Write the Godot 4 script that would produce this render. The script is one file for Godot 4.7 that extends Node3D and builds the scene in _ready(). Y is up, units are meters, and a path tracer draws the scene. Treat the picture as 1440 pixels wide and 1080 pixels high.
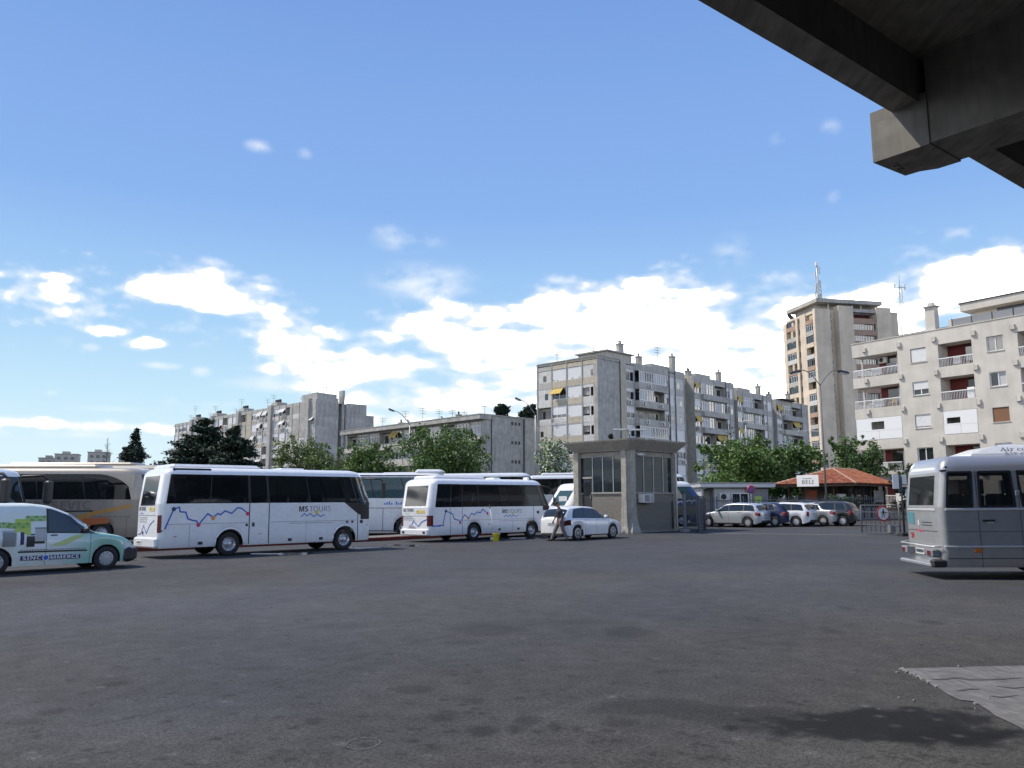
extends Node3D
# A bus station yard: parked coaches, a guard booth and a gate, apartment blocks behind.
# x is to the right, y up, -z away from the camera. "d" is the distance away along -z.

const FOCAL := 1150.0          # of the photograph, in its own pixels (1440 x 1080)
const EYE := 1.6
const HORIZON := 711.0
const THIN := Vector3(0.585, 0.61, 0.64)
const CLOUD := Vector3(2.9, 2.85, 2.78)
var PITCH := atan((HORIZON - 540.0) / FOCAL)
var M := {}
var T := {}
var unit := BoxMesh.new()
var taken := {}
var rng := RandomNumberGenerator.new()
var cache := {}

func _ready():
	rng.seed = 4711
	var cam := Camera3D.new()
	cam.name = "camera"
	cam.position = Vector3(0, EYE, 0)
	cam.rotation.x = PITCH
	cam.fov = rad_to_deg(2.0 * atan(540.0 / FOCAL))
	cam.near = 0.1
	cam.far = 3000.0
	add_child(cam)
	cam.current = true
	var sun := DirectionalLight3D.new()
	sun.name = "sun"
	var az := Vector2(-0.96, 0.22).normalized()   # from the left and a little ahead (x, away)
	var el := deg_to_rad(54.0)
	var to_sun := Vector3(az.x * cos(el), sin(el), -az.y * cos(el))
	sun.basis = Basis.looking_at(-to_sun)
	sun.light_color = Color(1.0, 0.955, 0.88)
	sun.light_energy = 0.93
	sun.light_angular_distance = 0.6
	sun.shadow_enabled = true
	add_child(sun)
	var env := Environment.new()
	env.background_mode = Environment.BG_SKY
	env.tonemap_mode = Environment.TONE_MAPPER_LINEAR
	env.tonemap_exposure = 1.7
	env.sdfgi_enabled = true
	env.ssao_enabled = true
	env.ssil_enabled = true
	var sky := Sky.new()
	var pano := PanoramaSkyMaterial.new()
	pano.panorama = ImageTexture.create_from_image(sky_image(3072, 1536))
	sky.sky_material = pano
	env.sky = sky
	var we := WorldEnvironment.new()
	we.name = "air"
	we.environment = env
	add_child(we)
	print("sky ", Time.get_ticks_msec())
	unit.size = Vector3.ONE
	make_textures()
	make_materials()
	print("materials ", Time.get_ticks_msec())
	make_ground()
	make_canopy()
	print("ground ", Time.get_ticks_msec())
	make_right_building()
	make_centre_building()
	make_low_building()
	make_left_building()
	make_tower()
	make_far_buildings()
	print("buildings ", Time.get_ticks_msec())
	make_booth()
	make_gate_and_fence()
	make_cabin()
	make_cafe()
	make_lamps()
	print("street ", Time.get_ticks_msec())
	make_trees()
	print("trees ", Time.get_ticks_msec())
	make_buses()
	print("buses ", Time.get_ticks_msec())
	make_cars()
	make_person()
	make_small_things()
	print("done ", Time.get_ticks_msec())

# ---------------------------------------------------------------- pixels of the photograph to directions and ground points
func ray(px, py) -> Vector3:
	var u = (px - 720.0) / FOCAL
	var v = (540.0 - py) / FOCAL
	return Vector3(u, v * cos(PITCH) + sin(PITCH), -(cos(PITCH) - v * sin(PITCH)))
func gy(x, d) -> float:
	return 0.012 * clampf(x, -14.0, 25.0) + 0.013 * clampf(d - 40.0, 0.0, 20.0)
func ground_hit(px, py) -> Vector2:
	var r := ray(px, py)
	var lo := 1.0
	var hi := 300.0
	for i in 50:
		var t := (lo + hi) / 2
		if EYE + r.y * t > gy(r.x * t, -r.z * t): lo = t
		else: hi = t
	return Vector2(r.x * lo, -r.z * lo)
func azel(px, py) -> Vector2:
	var r := ray(px, py).normalized()
	return Vector2(rad_to_deg(atan2(r.x, -r.z)), rad_to_deg(asin(r.y)))

# ---------------------------------------------------------------- sky: blue air and clouds by direction
func poly(pts, x):
	if x <= pts[0].x: return pts[0].y
	for i in range(1, pts.size()):
		if x <= pts[i].x:
			return lerpf(pts[i - 1].y, pts[i].y, (x - pts[i - 1].x) / (pts[i].x - pts[i - 1].x))
	return pts[-1].y

func sky_image(w, h) -> Image:
	var top := []
	var bot := []
	for p in [[-180, 14], [-150, 17], [-120, 12], [-95, 16], [-70, 11], [-52, 6], [-44, 3]]: top.append(Vector2(p[0], p[1]))
	for p in [[-60, 600], [60, 590], [150, 470], [180, 418], [200, 402], [250, 398], [330, 412], [420, 438], [470, 458], [520, 462], [565, 436], [620, 422], [700, 414], [760, 404], [850, 410], [900, 398], [980, 384], [1060, 388], [1120, 392], [1165, 405], [1205, 388], [1240, 384], [1290, 374], [1340, 356], [1400, 344], [1500, 338]]:
		top.append(azel(p[0], p[1]))
	for p in [[45, 18], [70, 13], [100, 17], [140, 12], [180, 11]]: top.append(Vector2(p[0], p[1]))
	for p in [[-180, 3], [-100, 3], [-60, 4], [-44, 7]]: bot.append(Vector2(p[0], p[1]))
	for p in [[-60, 540], [60, 530], [150, 425], [180, 408], [200, 410], [230, 432], [290, 468], [350, 498], [400, 520], [450, 552], [520, 590], [640, 640], [900, 680], [1500, 690]]:
		bot.append(azel(p[0], p[1]))
	for p in [[60, 3], [120, 5], [180, 3]]: bot.append(Vector2(p[0], p[1]))
	var blobs := []
	for p in [[28, 412, 78, 30, 1.0], [12, 388, 60, 14, 0.9], [66, 436, 34, 9, 0.9], [138, 464, 24, 5, 0.85], [14, 485, 22, 6, 0.9], [200, 483, 20, 6, 1.0], [90, 480, 9, 8, 0.35], [225, 514, 22, 4, 0.7], [285, 523, 12, 6, 0.5], [128, 488, 10, 4, 0.4],
			[600, 398, 64, 24, 0.7], [575, 338, 42, 14, 0.5], [545, 325, 18, 8, 0.45], [598, 306, 9, 5, 0.3], [1028, 356, 22, 22, 0.42], [365, 206, 17, 7, 0.62], [428, 216, 10, 6, 0.5], [1168, 182, 12, 12, 0.3], [1094, 197, 10, 8, 0.22], [1172, 276, 8, 8, 0.25], [1405, 340, 14, 6, 0.6], [1110, 405, 60, 14, 0.6],
			[300, 563, 60, 10, 0.55], [60, 596, 230, 6, 0.9], [30, 608, 120, 4, 0.6], [330, 585, 90, 8, 0.4], [150, 575, 40, 3, 0.25], [380, 540, 60, 10, 0.5]]:
		var c := azel(p[0], p[1])
		blobs.append([c.x, c.y, p[2] / FOCAL * 57.3, p[3] / FOCAL * 57.3, p[4]])
	var n1 := FastNoiseLite.new()
	n1.seed = 5; n1.frequency = 5.2; n1.fractal_octaves = 6; n1.fractal_gain = 0.55
	var n2 := FastNoiseLite.new()
	n2.seed = 9; n2.frequency = 4.0; n2.fractal_octaves = 4
	var n3 := FastNoiseLite.new()
	n3.seed = 23; n3.frequency = 17.0; n3.fractal_octaves = 5; n3.fractal_gain = 0.6
	var n4 := FastNoiseLite.new()
	n4.seed = 77; n4.frequency = 9.0; n4.fractal_octaves = 5
	var blue := [[-5.0, Vector3(0.435, 0.512, 0.559)], [0.0, Vector3(0.471, 0.547, 0.582)], [3.5, Vector3(0.424, 0.535, 0.585)], [7.0, Vector3(0.344, 0.488, 0.579)], [12.0, Vector3(0.241, 0.391, 0.562)], [20.0, Vector3(0.154, 0.274, 0.509)], [34.0, Vector3(0.112, 0.209, 0.447)], [60.0, Vector3(0.071, 0.150, 0.371)], [90.0, Vector3(0.053, 0.124, 0.335)]]
	var cols := []
	for x in w:
		var az = (float(x) + 0.5) / w * 360.0
		if az > 180.0: az -= 360.0   # forward (-z) is the first column
		var near := []
		for b in blobs:
			if absf(az - b[0]) < b[2] * 1.9 + 1.0: near.append(b)
		cols.append([deg_to_rad(az), poly(top, az), poly(bot, az), near, az])
	var out := PackedFloat32Array()
	out.resize(w * h * 3)
	for y in h:
		var el = 90.0 - (float(y) + 0.5) / h * 180.0
		var base := Vector3(0.74, 0.87, 0.95)
		for i in range(1, blue.size()):
			if el <= blue[i][0] and el >= blue[i - 1][0]:
				base = blue[i - 1][1].lerp(blue[i][1], (el - blue[i - 1][0]) / (blue[i][0] - blue[i - 1][0]))
		if el < -1.0: base = Vector3(0.3, 0.3, 0.3)
		var at: int = y * w * 3
		var ce := cos(deg_to_rad(el))
		var se := sin(deg_to_rad(el))
		for x in w:
			var c := base
			if el > -1.0 and el < 32.0:
				var col = cols[x]
				var m: float = minf(col[1] - el, (el - col[2]) * 0.8)
				if m > -3.5 or col[3].size() > 0:
					var a: float = col[0]
					var px := sin(a) * ce
					var pz := -cos(a) * ce
					var n := n1.get_noise_3d(px, se * 2.0, pz)
					var f := n3.get_noise_3d(px, se * 1.8, pz)
					var big := n2.get_noise_3d(px, se * 2.6, pz)
					var g := n4.get_noise_3d(px, se * 5.0, pz)
					var dens := smoothstep(-0.9, 1.7, m + n * 3.0 + f * 1.8 + g * 1.5)
					dens *= smoothstep(-0.42, 0.1, big + n * 0.5 + g * 0.4 + f * 0.25 + clampf(m * 0.06, 0.0, 0.25))
					for b in col[3]:
						var q := Vector2((col[4] - b[0]) / b[2], (el - b[1]) / b[3])
						if b[4] > 0.8:
							dens = maxf(dens, smoothstep(-0.3, 0.9, 1.0 - q.length() + n * 1.6 + f * 1.3 + g * 0.9) * b[4])
						else:
							var r := smoothstep(1.6, 0.2, q.length()) * (0.5 + n * 1.3 + f * 1.1 + g * 0.6)
							dens = maxf(dens, clampf(r, 0.0, 1.0) * b[4])
					if dens > 0.0:
						var low := smoothstep(10.0, 3.0, el)
						var lit := clampf(0.86 + big * 1.1 + n * 0.7 + g * 0.5 - low * 0.42, 0.0, 1.0)
						var tone := Vector3(0.415, 0.48, 0.58).lerp(CLOUD, lit * lit)
						# thin cloud veils the blue, thick cloud shines
						c = base.lerp(THIN, dens).lerp(tone, smoothstep(0.7, 1.0, dens))
			out[at] = c.x
			out[at + 1] = c.y
			out[at + 2] = c.z
			at += 3
	return Image.create_from_data(w, h, false, Image.FORMAT_RGBF, out.to_byte_array())

# ---------------------------------------------------------------- naming and things
func numbered(n) -> String:
	if not taken.has(n):
		taken[n] = 0
		return n
	taken[n] += 1
	return "%s_%03d" % [n, taken[n]]
func thing(called, label, category, at = Vector3.ZERO, turn = 0.0, group = ""):
	var o := Node3D.new()
	o.name = numbered(called)
	add_child(o)
	o.position = at
	o.rotation.y = turn
	tag(o, label, category, group)
	return o
func tag(o, label, category, group = ""):
	o.set_meta("label", label)
	o.set_meta("category", category)
	if group != "": o.set_meta("group", group)
func structure(called, mesh, m, label):
	var o := MeshInstance3D.new()
	o.name = numbered(called)
	o.mesh = mesh
	o.material_override = m
	add_child(o)
	o.set_meta("kind", "structure")
	o.set_meta("label", label)
	return o
func node(par, called):
	var o := Node3D.new()
	o.name = called
	par.add_child(o, true)
	return o
func put(par, called, mesh, m, at = Vector3.ZERO):
	var o := MeshInstance3D.new()
	o.name = called
	o.mesh = mesh
	o.material_override = m
	par.add_child(o, true)
	o.position = at
	return o
func box(par, called, x0, x1, y0, y1, z0, z1, m):
	var o = put(par, called, unit, m, Vector3((x0 + x1) / 2.0, (y0 + y1) / 2.0, (z0 + z1) / 2.0))
	o.scale = Vector3(maxf(absf(x1 - x0), 0.002), maxf(absf(y1 - y0), 0.002), maxf(absf(z1 - z0), 0.002))
	return o
# stands a vehicle on the sloping yard: x,d is where its own origin meets the ground, heading turns from +x to away
func stand(o, x, d, heading):
	var up := Vector3(-0.012 if x > -14 and x < 25 else 0.0, 1, 0.013 if d > 40 and d < 60 else 0.0).normalized()
	var fwd := Vector3(cos(heading), 0, -sin(heading))
	var right := fwd.cross(up).normalized()
	fwd = up.cross(right).normalized()
	o.transform = Transform3D(Basis(fwd, up, right), Vector3(x, gy(x, d), -d))

# ---------------------------------------------------------------- mesh making
func tool() -> SurfaceTool:
	var st := SurfaceTool.new()
	st.begin(Mesh.PRIMITIVE_TRIANGLES)
	return st
func tri(st, a, b, c):
	st.add_vertex(a)
	st.add_vertex(b)
	st.add_vertex(c)
func quad(st, a, b, c, d):
	tri(st, a, b, c)
	tri(st, a, c, d)
func done(st, smooth = true) -> ArrayMesh:
	st.generate_normals()
	st.index()
	return st.commit()
func grid(st, rows, close = false):
	for i in rows.size() - 1:
		var n: int = rows[i].size()
		for j in (n if close else n - 1):
			quad(st, rows[i][j], rows[i][(j + 1) % n], rows[i + 1][(j + 1) % n], rows[i + 1][j])
func stbox(st, a: Vector3, b: Vector3, flat = true):
	if flat: st.set_smooth_group(-1)
	var p := []
	for k in 8: p.append(Vector3(b.x if k & 1 else a.x, b.y if k & 2 else a.y, b.z if k & 4 else a.z))
	for f in [[0, 1, 3, 2], [5, 4, 6, 7], [4, 0, 2, 6], [1, 5, 7, 3], [2, 3, 7, 6], [4, 5, 1, 0]]:
		quad(st, p[f[3]], p[f[2]], p[f[1]], p[f[0]])
# box with chamfered edges
func bevel(sx, sy, sz, c) -> ArrayMesh:
	var key := "bv%.3f_%.3f_%.3f_%.3f" % [sx, sy, sz, c]
	if cache.has(key): return cache[key]
	var st := tool()
	st.set_smooth_group(-1)
	var h := Vector3(sx, sy, sz) / 2.0
	var ring := func(y, ix, iz):
		var x: float = h.x - ix
		var z: float = h.z - iz
		return [Vector3(-x + c, y, z), Vector3(x - c, y, z), Vector3(x, y, z - c), Vector3(x, y, -z + c), Vector3(x - c, y, -z), Vector3(-x + c, y, -z), Vector3(-x, y, -z + c), Vector3(-x, y, z - c)]
	var rows := [ring.call(h.y, c, c), ring.call(h.y - c, 0.0, 0.0), ring.call(-h.y + c, 0.0, 0.0), ring.call(-h.y, c, c)]
	grid(st, rows, true)
	for k in range(1, 7):
		tri(st, rows[0][0], rows[0][k + 1], rows[0][k])
		tri(st, rows[3][0], rows[3][k], rows[3][k + 1])
	cache[key] = done(st)
	return cache[key]
func rbox(par, called, x0, x1, y0, y1, z0, z1, c, m):
	return put(par, called, bevel(absf(x1 - x0), absf(y1 - y0), absf(z1 - z0), c), m, Vector3((x0 + x1) / 2.0, (y0 + y1) / 2.0, (z0 + z1) / 2.0))
func tube_st(st, pts, r0, r1 = -1.0, seg = 8):
	if r1 < 0: r1 = r0
	var rows := []
	for i in pts.size():
		var t: Vector3 = (pts[mini(i + 1, pts.size() - 1)] - pts[maxi(i - 1, 0)]).normalized()
		var s := t.cross(Vector3.UP if absf(t.y) < 0.9 else Vector3.RIGHT).normalized()
		var u := s.cross(t)
		var r := lerpf(r0, r1, float(i) / maxf(pts.size() - 1, 1))
		var row := []
		for k in seg:
			var a = TAU * k / seg
			row.append(pts[i] + (s * cos(a) + u * sin(a)) * r)
		rows.append(row)
	grid(st, rows, true)
	for k in range(1, seg - 1):
		tri(st, rows[0][0], rows[0][k + 1], rows[0][k])
		tri(st, rows[-1][0], rows[-1][k], rows[-1][k + 1])
func tube(par, called, pts, r, m, r1 = -1.0, seg = 8):
	var st := tool()
	tube_st(st, pts, r, r1, seg)
	return put(par, called, done(st), m)
# turned shape round y
func lathe(prof, seg = 24) -> ArrayMesh:
	var st := tool()
	var rows := []
	for p in prof:
		var row := []
		for k in seg:
			var a = TAU * k / seg
			row.append(Vector3(cos(a) * p[0], p[1], sin(a) * p[0]))
		rows.append(row)
	grid(st, rows, true)
	return done(st)
# flat ribbon on a side that faces +z (points are x, y)
func ribbon(par, called, pts, width, z, m):
	var st := tool()
	st.set_smooth_group(-1)
	for i in pts.size() - 1:
		var a := Vector2(pts[i][0], pts[i][1])
		var b := Vector2(pts[i + 1][0], pts[i + 1][1])
		var t = (b - a).normalized() * width * 0.35
		var n = Vector2(-t.y, t.x).normalized() * width * 0.5
		a -= t
		b += t
		quad(st, Vector3(a.x + n.x, a.y + n.y, z), Vector3(b.x + n.x, b.y + n.y, z), Vector3(b.x - n.x, b.y - n.y, z), Vector3(a.x - n.x, a.y - n.y, z))
	return put(par, called, done(st), m)
func flat_poly(par, called, pts, z, m):
	var v := PackedVector2Array()
	for p in pts: v.append(Vector2(p[0], p[1]))
	var st := tool()
	st.set_smooth_group(-1)
	var id := Geometry2D.triangulate_polygon(v)
	for k in range(0, id.size(), 3):
		tri(st, Vector3(v[id[k]].x, v[id[k]].y, z), Vector3(v[id[k + 2]].x, v[id[k + 2]].y, z), Vector3(v[id[k + 1]].x, v[id[k + 1]].y, z))
	return put(par, called, done(st), m)
func dot(par, called, x, y, r, z, m, n = 16):
	var pts := []
	for k in n: pts.append([x + cos(TAU * k / n) * r, y + sin(TAU * k / n) * r])
	return flat_poly(par, called, pts, z, m)
func text(par, words, x, y, z, height, m, bold = false, italic = false, width = 0.0, serif = false):
	var tm := TextMesh.new()
	var f := SystemFont.new()
	f.font_names = PackedStringArray(["Droid Serif" if serif else "Droid Sans"])
	f.font_weight = 700 if bold else 400
	f.font_italic = italic
	tm.font = f
	tm.text = words
	tm.font_size = 64
	tm.pixel_size = height / 46.0
	tm.depth = 0.004
	tm.horizontal_alignment = HORIZONTAL_ALIGNMENT_LEFT
	var o = put(par, "lettering", tm, m, Vector3(x, y, z))
	var ab := tm.get_aabb()
	if width > 0.0 and ab.size.x > 0.001: o.scale.x = width / ab.size.x
	o.position.x = x - ab.position.x * o.scale.x
	o.position.y = y - ab.position.y
	return o

# ---------------------------------------------------------------- textures and materials
func noise_bytes(n, freq, oct, sd, kind = FastNoiseLite.TYPE_SIMPLEX_SMOOTH, sx = 1) -> PackedByteArray:
	var f := FastNoiseLite.new()
	f.noise_type = kind
	f.seed = sd
	f.frequency = freq
	f.fractal_octaves = oct
	var im := f.get_seamless_image(n, n, false, false, 0.15)
	im.convert(Image.FORMAT_L8)
	if sx > 1:
		im.resize(n, n * sx, Image.INTERPOLATE_BILINEAR)
		im = im.get_region(Rect2i(0, 0, n, n))
	return im.get_data()
func gray_tex(n, layers, lo, hi) -> ImageTexture:
	var out := PackedByteArray()
	out.resize(n * n)
	for i in n * n:
		var v := 0.0
		for l in layers: v += l[0][i] * l[1]
		out[i] = clampi(int(lerpf(lo, hi, clampf(v / 255.0, 0.0, 1.0)) * 255.0), 0, 255)
	var im := Image.create_from_data(n, n, false, Image.FORMAT_L8, out)
	im.generate_mipmaps()
	return ImageTexture.create_from_image(im)
func make_textures():
	var n := 512
	var fine := noise_bytes(n, 0.09, 3, 3)
	var mid := noise_bytes(n, 0.02, 4, 8)
	var big := noise_bytes(n, 0.006, 4, 12)
	var streak := noise_bytes(n, 0.05, 3, 31, FastNoiseLite.TYPE_SIMPLEX_SMOOTH, 8)
	T.concrete = gray_tex(n, [[streak, 0.4], [mid, 0.3], [big, 0.3]], 0.58, 1.12)
	T.plaster = gray_tex(n, [[streak, 0.3], [mid, 0.3], [big, 0.4]], 0.78, 1.08)
	T.rough = gray_tex(n, [[fine, 0.65], [mid, 0.35]], 0.3, 1.2)
	T.panel = gray_tex(n, [[streak, 0.5], [fine, 0.2], [mid, 0.3]], 0.7, 1.1)
	T.soft = gray_tex(n, [[mid, 0.6], [big, 0.4]], 0.92, 1.03)
func lin(r, g, b) -> Color:
	return Color(r, g, b).linear_to_srgb()
func mat(called, c, rough = 0.8, metal = 0.0, tex = "", scale = 0.1):
	var m := StandardMaterial3D.new()
	m.resource_name = called
	m.albedo_color = lin(c[0], c[1], c[2])
	m.roughness = rough
	m.metallic = metal
	if tex != "":
		m.albedo_texture = T[tex]
		m.uv1_triplanar = true
		m.uv1_world_triplanar = true
		m.uv1_scale = Vector3.ONE * scale
	M[called] = m
	return m
func paint(called, c, rough = 0.25):
	var m = mat(called, c, rough)
	m.clearcoat_enabled = true
	m.clearcoat = 0.6
	m.clearcoat_roughness = 0.06
	return m
func make_materials():
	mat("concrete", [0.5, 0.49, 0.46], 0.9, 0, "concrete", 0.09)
	mat("concrete_pale", [0.56, 0.54, 0.49], 0.9, 0, "concrete", 0.11)
	mat("concrete_grey", [0.5, 0.495, 0.48], 0.9, 0, "concrete", 0.07)
	mat("concrete_dark", [0.48, 0.47, 0.44], 0.9, 0, "concrete", 0.13)
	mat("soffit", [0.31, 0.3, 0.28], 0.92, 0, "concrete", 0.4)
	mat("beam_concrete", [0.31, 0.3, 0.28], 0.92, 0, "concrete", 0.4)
	mat("booth_concrete", [0.34, 0.32, 0.285], 0.9, 0, "concrete", 0.35)
	mat("booth_rough", [0.33, 0.31, 0.27], 0.95, 0, "rough", 0.9)
	mat("booth_pillar", [0.44, 0.42, 0.37], 0.9, 0, "concrete", 0.4)
	mat("panel_white", [0.66, 0.66, 0.64], 0.7, 0, "panel", 0.14)
	mat("panel_beige", [0.54, 0.49, 0.39], 0.85, 0, "panel", 0.13)
	mat("panel_grey", [0.5, 0.49, 0.46], 0.85, 0, "panel", 0.12)
	mat("plaster", [0.62, 0.585, 0.53], 0.9, 0, "plaster", 0.06)
	mat("plaster_trim", [0.6, 0.57, 0.5], 0.9, 0, "plaster", 0.12)
	mat("tower_beige", [0.7, 0.6, 0.475], 0.9, 0, "plaster", 0.03)
	mat("tower_pink", [0.42, 0.29, 0.22], 0.9, 0, "plaster", 0.05)
	mat("white_frame", [0.72, 0.73, 0.74], 0.5)
	mat("shutter", [0.66, 0.67, 0.68], 0.55, 0, "soft", 0.3)
	mat("brown_shutter", [0.2, 0.095, 0.045], 0.6, 0, "soft", 0.4)
	mat("awning", [0.5, 0.36, 0.1], 0.9, 0, "soft", 0.5)
	mat("awning_grey", [0.52, 0.53, 0.54], 0.9, 0, "soft", 0.5)
	mat("dark_room", [0.5, 0.49, 0.46], 0.9)
	mat("loggia_wall", [0.5, 0.49, 0.46], 0.9, 0, "concrete", 0.2)
	mat("red_wall", [0.13, 0.02, 0.02], 0.8, 0, "soft", 0.4)
	mat("curtain", [0.45, 0.46, 0.47], 0.9)
	mat("teal_cloth", [0.05, 0.2, 0.22], 0.8)
	mat("roof_felt", [0.12, 0.12, 0.12], 0.95, 0, "rough", 0.3)
	mat("metal_grey", [0.3, 0.31, 0.32], 0.45, 0.6)
	mat("metal_dark", [0.05, 0.052, 0.058], 0.5, 0.3)
	mat("fence_metal", [0.085, 0.095, 0.11], 0.55, 0.2)
	mat("galvanised", [0.36, 0.38, 0.4], 0.45, 0.7)
	mat("ac_white", [0.6, 0.6, 0.58], 0.5, 0, "soft", 0.8)
	mat("black", [0.012, 0.012, 0.013], 0.6)
	mat("rubber", [0.022, 0.022, 0.023], 0.85)
	mat("plastic_dark", [0.025, 0.026, 0.028], 0.55)
	mat("seam", [0.03, 0.03, 0.032], 0.7)
	mat("steel_rim", [0.5, 0.51, 0.53], 0.35, 0.55)
	mat("hubcap", [0.42, 0.43, 0.45], 0.4, 0.3)
	mat("window_glass", [0.022, 0.027, 0.032], 0.05)
	M.window_glass.metallic_specular = 0.7
	mat("car_glass", [0.016, 0.02, 0.022], 0.03)
	M.car_glass.metallic_specular = 0.7
	for g in [["tinted", Color(0.008, 0.01, 0.012, 0.8)], ["tinted_blue", Color(0.05, 0.1, 0.115, 0.78)], ["clear_glass", Color(0.015, 0.02, 0.02, 0.66)], ["booth_glass", Color(0.02, 0.03, 0.036, 0.84)]]:
		var m = mat(g[0], [0, 0, 0], 0.03)
		m.albedo_color = Color(g[1].r, g[1].g, g[1].b).linear_to_srgb()
		m.albedo_color.a = g[1].a
		m.transparency = BaseMaterial3D.TRANSPARENCY_ALPHA
		m.metallic_specular = 0.45
	paint("bus_white", [0.8, 0.81, 0.82])
	paint("coach_white", [0.68, 0.7, 0.72], 0.3)
	paint("coach_beige", [0.38, 0.335, 0.275], 0.35)
	paint("coach_beige_low", [0.27, 0.235, 0.19], 0.4)
	paint("car_white", [0.76, 0.77, 0.78])
	paint("car_silver", [0.42, 0.435, 0.45], 0.3)
	M.car_silver.metallic = 0.5
	paint("car_pale_silver", [0.5, 0.53, 0.55], 0.3)
	M.car_pale_silver.metallic = 0.35
	paint("car_navy", [0.012, 0.018, 0.06], 0.25)
	paint("car_graphite", [0.025, 0.028, 0.032], 0.25)
	paint("minibus_silver", [0.36, 0.37, 0.375], 0.36)
	M.minibus_silver.metallic = 0.25
	paint("minibus_roof", [0.33, 0.34, 0.36], 0.34)
	M.minibus_roof.metallic = 0.4
	paint("chrome_strip", [0.55, 0.56, 0.58], 0.25)
	mat("tail_red", [0.25, 0.012, 0.012], 0.15)
	mat("dull_red", [0.12, 0.012, 0.014], 0.2)
	mat("amber", [0.6, 0.16, 0.02], 0.3)
	mat("lamp_clear", [0.6, 0.62, 0.64], 0.12)
	mat("print_blue", [0.03, 0.13, 0.5], 0.4)
	mat("print_navy", [0.03, 0.03, 0.12], 0.4)
	mat("print_pink", [0.6, 0.04, 0.12], 0.4)
	mat("print_orange", [0.75, 0.27, 0.06], 0.4)
	mat("print_yellow", [0.75, 0.55, 0.02], 0.4)
	mat("print_black", [0.02, 0.02, 0.022], 0.4)
	mat("print_grey", [0.22, 0.22, 0.23], 0.4)
	mat("print_lime", [0.42, 0.55, 0.1], 0.4)
	mat("print_green", [0.16, 0.33, 0.08], 0.4)
	mat("print_teal", [0.25, 0.5, 0.4], 0.4)
	mat("print_white", [0.75, 0.75, 0.75], 0.4)
	mat("print_steel", [0.22, 0.23, 0.23], 0.4)
	mat("print_ochre", [0.42, 0.22, 0.05], 0.4)
	mat("print_rust", [0.4, 0.11, 0.03], 0.4)
	mat("plate_white", [0.6, 0.6, 0.6], 0.5)
	mat("sign_white", [0.72, 0.72, 0.71], 0.5)
	mat("sign_red", [0.5, 0.03, 0.03], 0.5)
	mat("sign_blue", [0.03, 0.08, 0.3], 0.5)
	mat("bucket_yellow", [0.7, 0.6, 0.02], 0.45)
	mat("kerb_red", [0.2, 0.035, 0.028], 0.9, 0, "rough", 0.8)
	mat("platform_top", [0.3, 0.285, 0.26], 0.9, 0, "rough", 0.5)
	mat("tile", [0.6, 0.19, 0.08], 0.85, 0, "rough", 0.7)
	mat("tile_dark", [0.48, 0.13, 0.06], 0.85, 0, "rough", 0.6)
	mat("tile_pale", [0.62, 0.25, 0.13], 0.85, 0, "rough", 0.6)
	mat("tile_ridge", [0.66, 0.42, 0.31], 0.85, 0, "rough", 0.6)
	mat("wood_dark", [0.06, 0.03, 0.018], 0.7, 0, "soft", 0.6)
	mat("cafe_wall", [0.14, 0.12, 0.1], 0.8, 0, "soft", 0.4)
	mat("cabin_wall", [0.42, 0.44, 0.46], 0.6, 0, "soft", 0.3)
	mat("cabin_grey", [0.22, 0.23, 0.25], 0.6, 0, "soft", 0.3)
	mat("seat_cloth", [0.06, 0.065, 0.085], 0.95)
	mat("skin", [0.4, 0.22, 0.15], 0.7)
	mat("bark", [0.09, 0.07, 0.05], 0.95, 0, "rough", 1.2)
	for c in [["leaf", 0.0], ["needle", 0.0], ["cloth_person", 0.0]]:
		var m = mat(c[0], [1, 1, 1], 0.75)
		m.vertex_color_use_as_albedo = true
	M.leaf.backlight_enabled = true
	M.leaf.backlight = Color(0.45, 0.5, 0.2)
	M.leaf.roughness = 0.6
	M.leaf.cull_mode = BaseMaterial3D.CULL_DISABLED
	M.needle.cull_mode = BaseMaterial3D.CULL_DISABLED
	M.needle.roughness = 0.8
	# a little road dust on the painted bodies
	for nm in ["bus_white", "coach_white", "car_white", "minibus_silver", "coach_beige", "coach_beige_low"]:
		M[nm].albedo_texture = T.soft
		M[nm].uv1_triplanar = true
		M[nm].uv1_world_triplanar = true
		M[nm].uv1_scale = Vector3.ONE * 0.45

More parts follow.
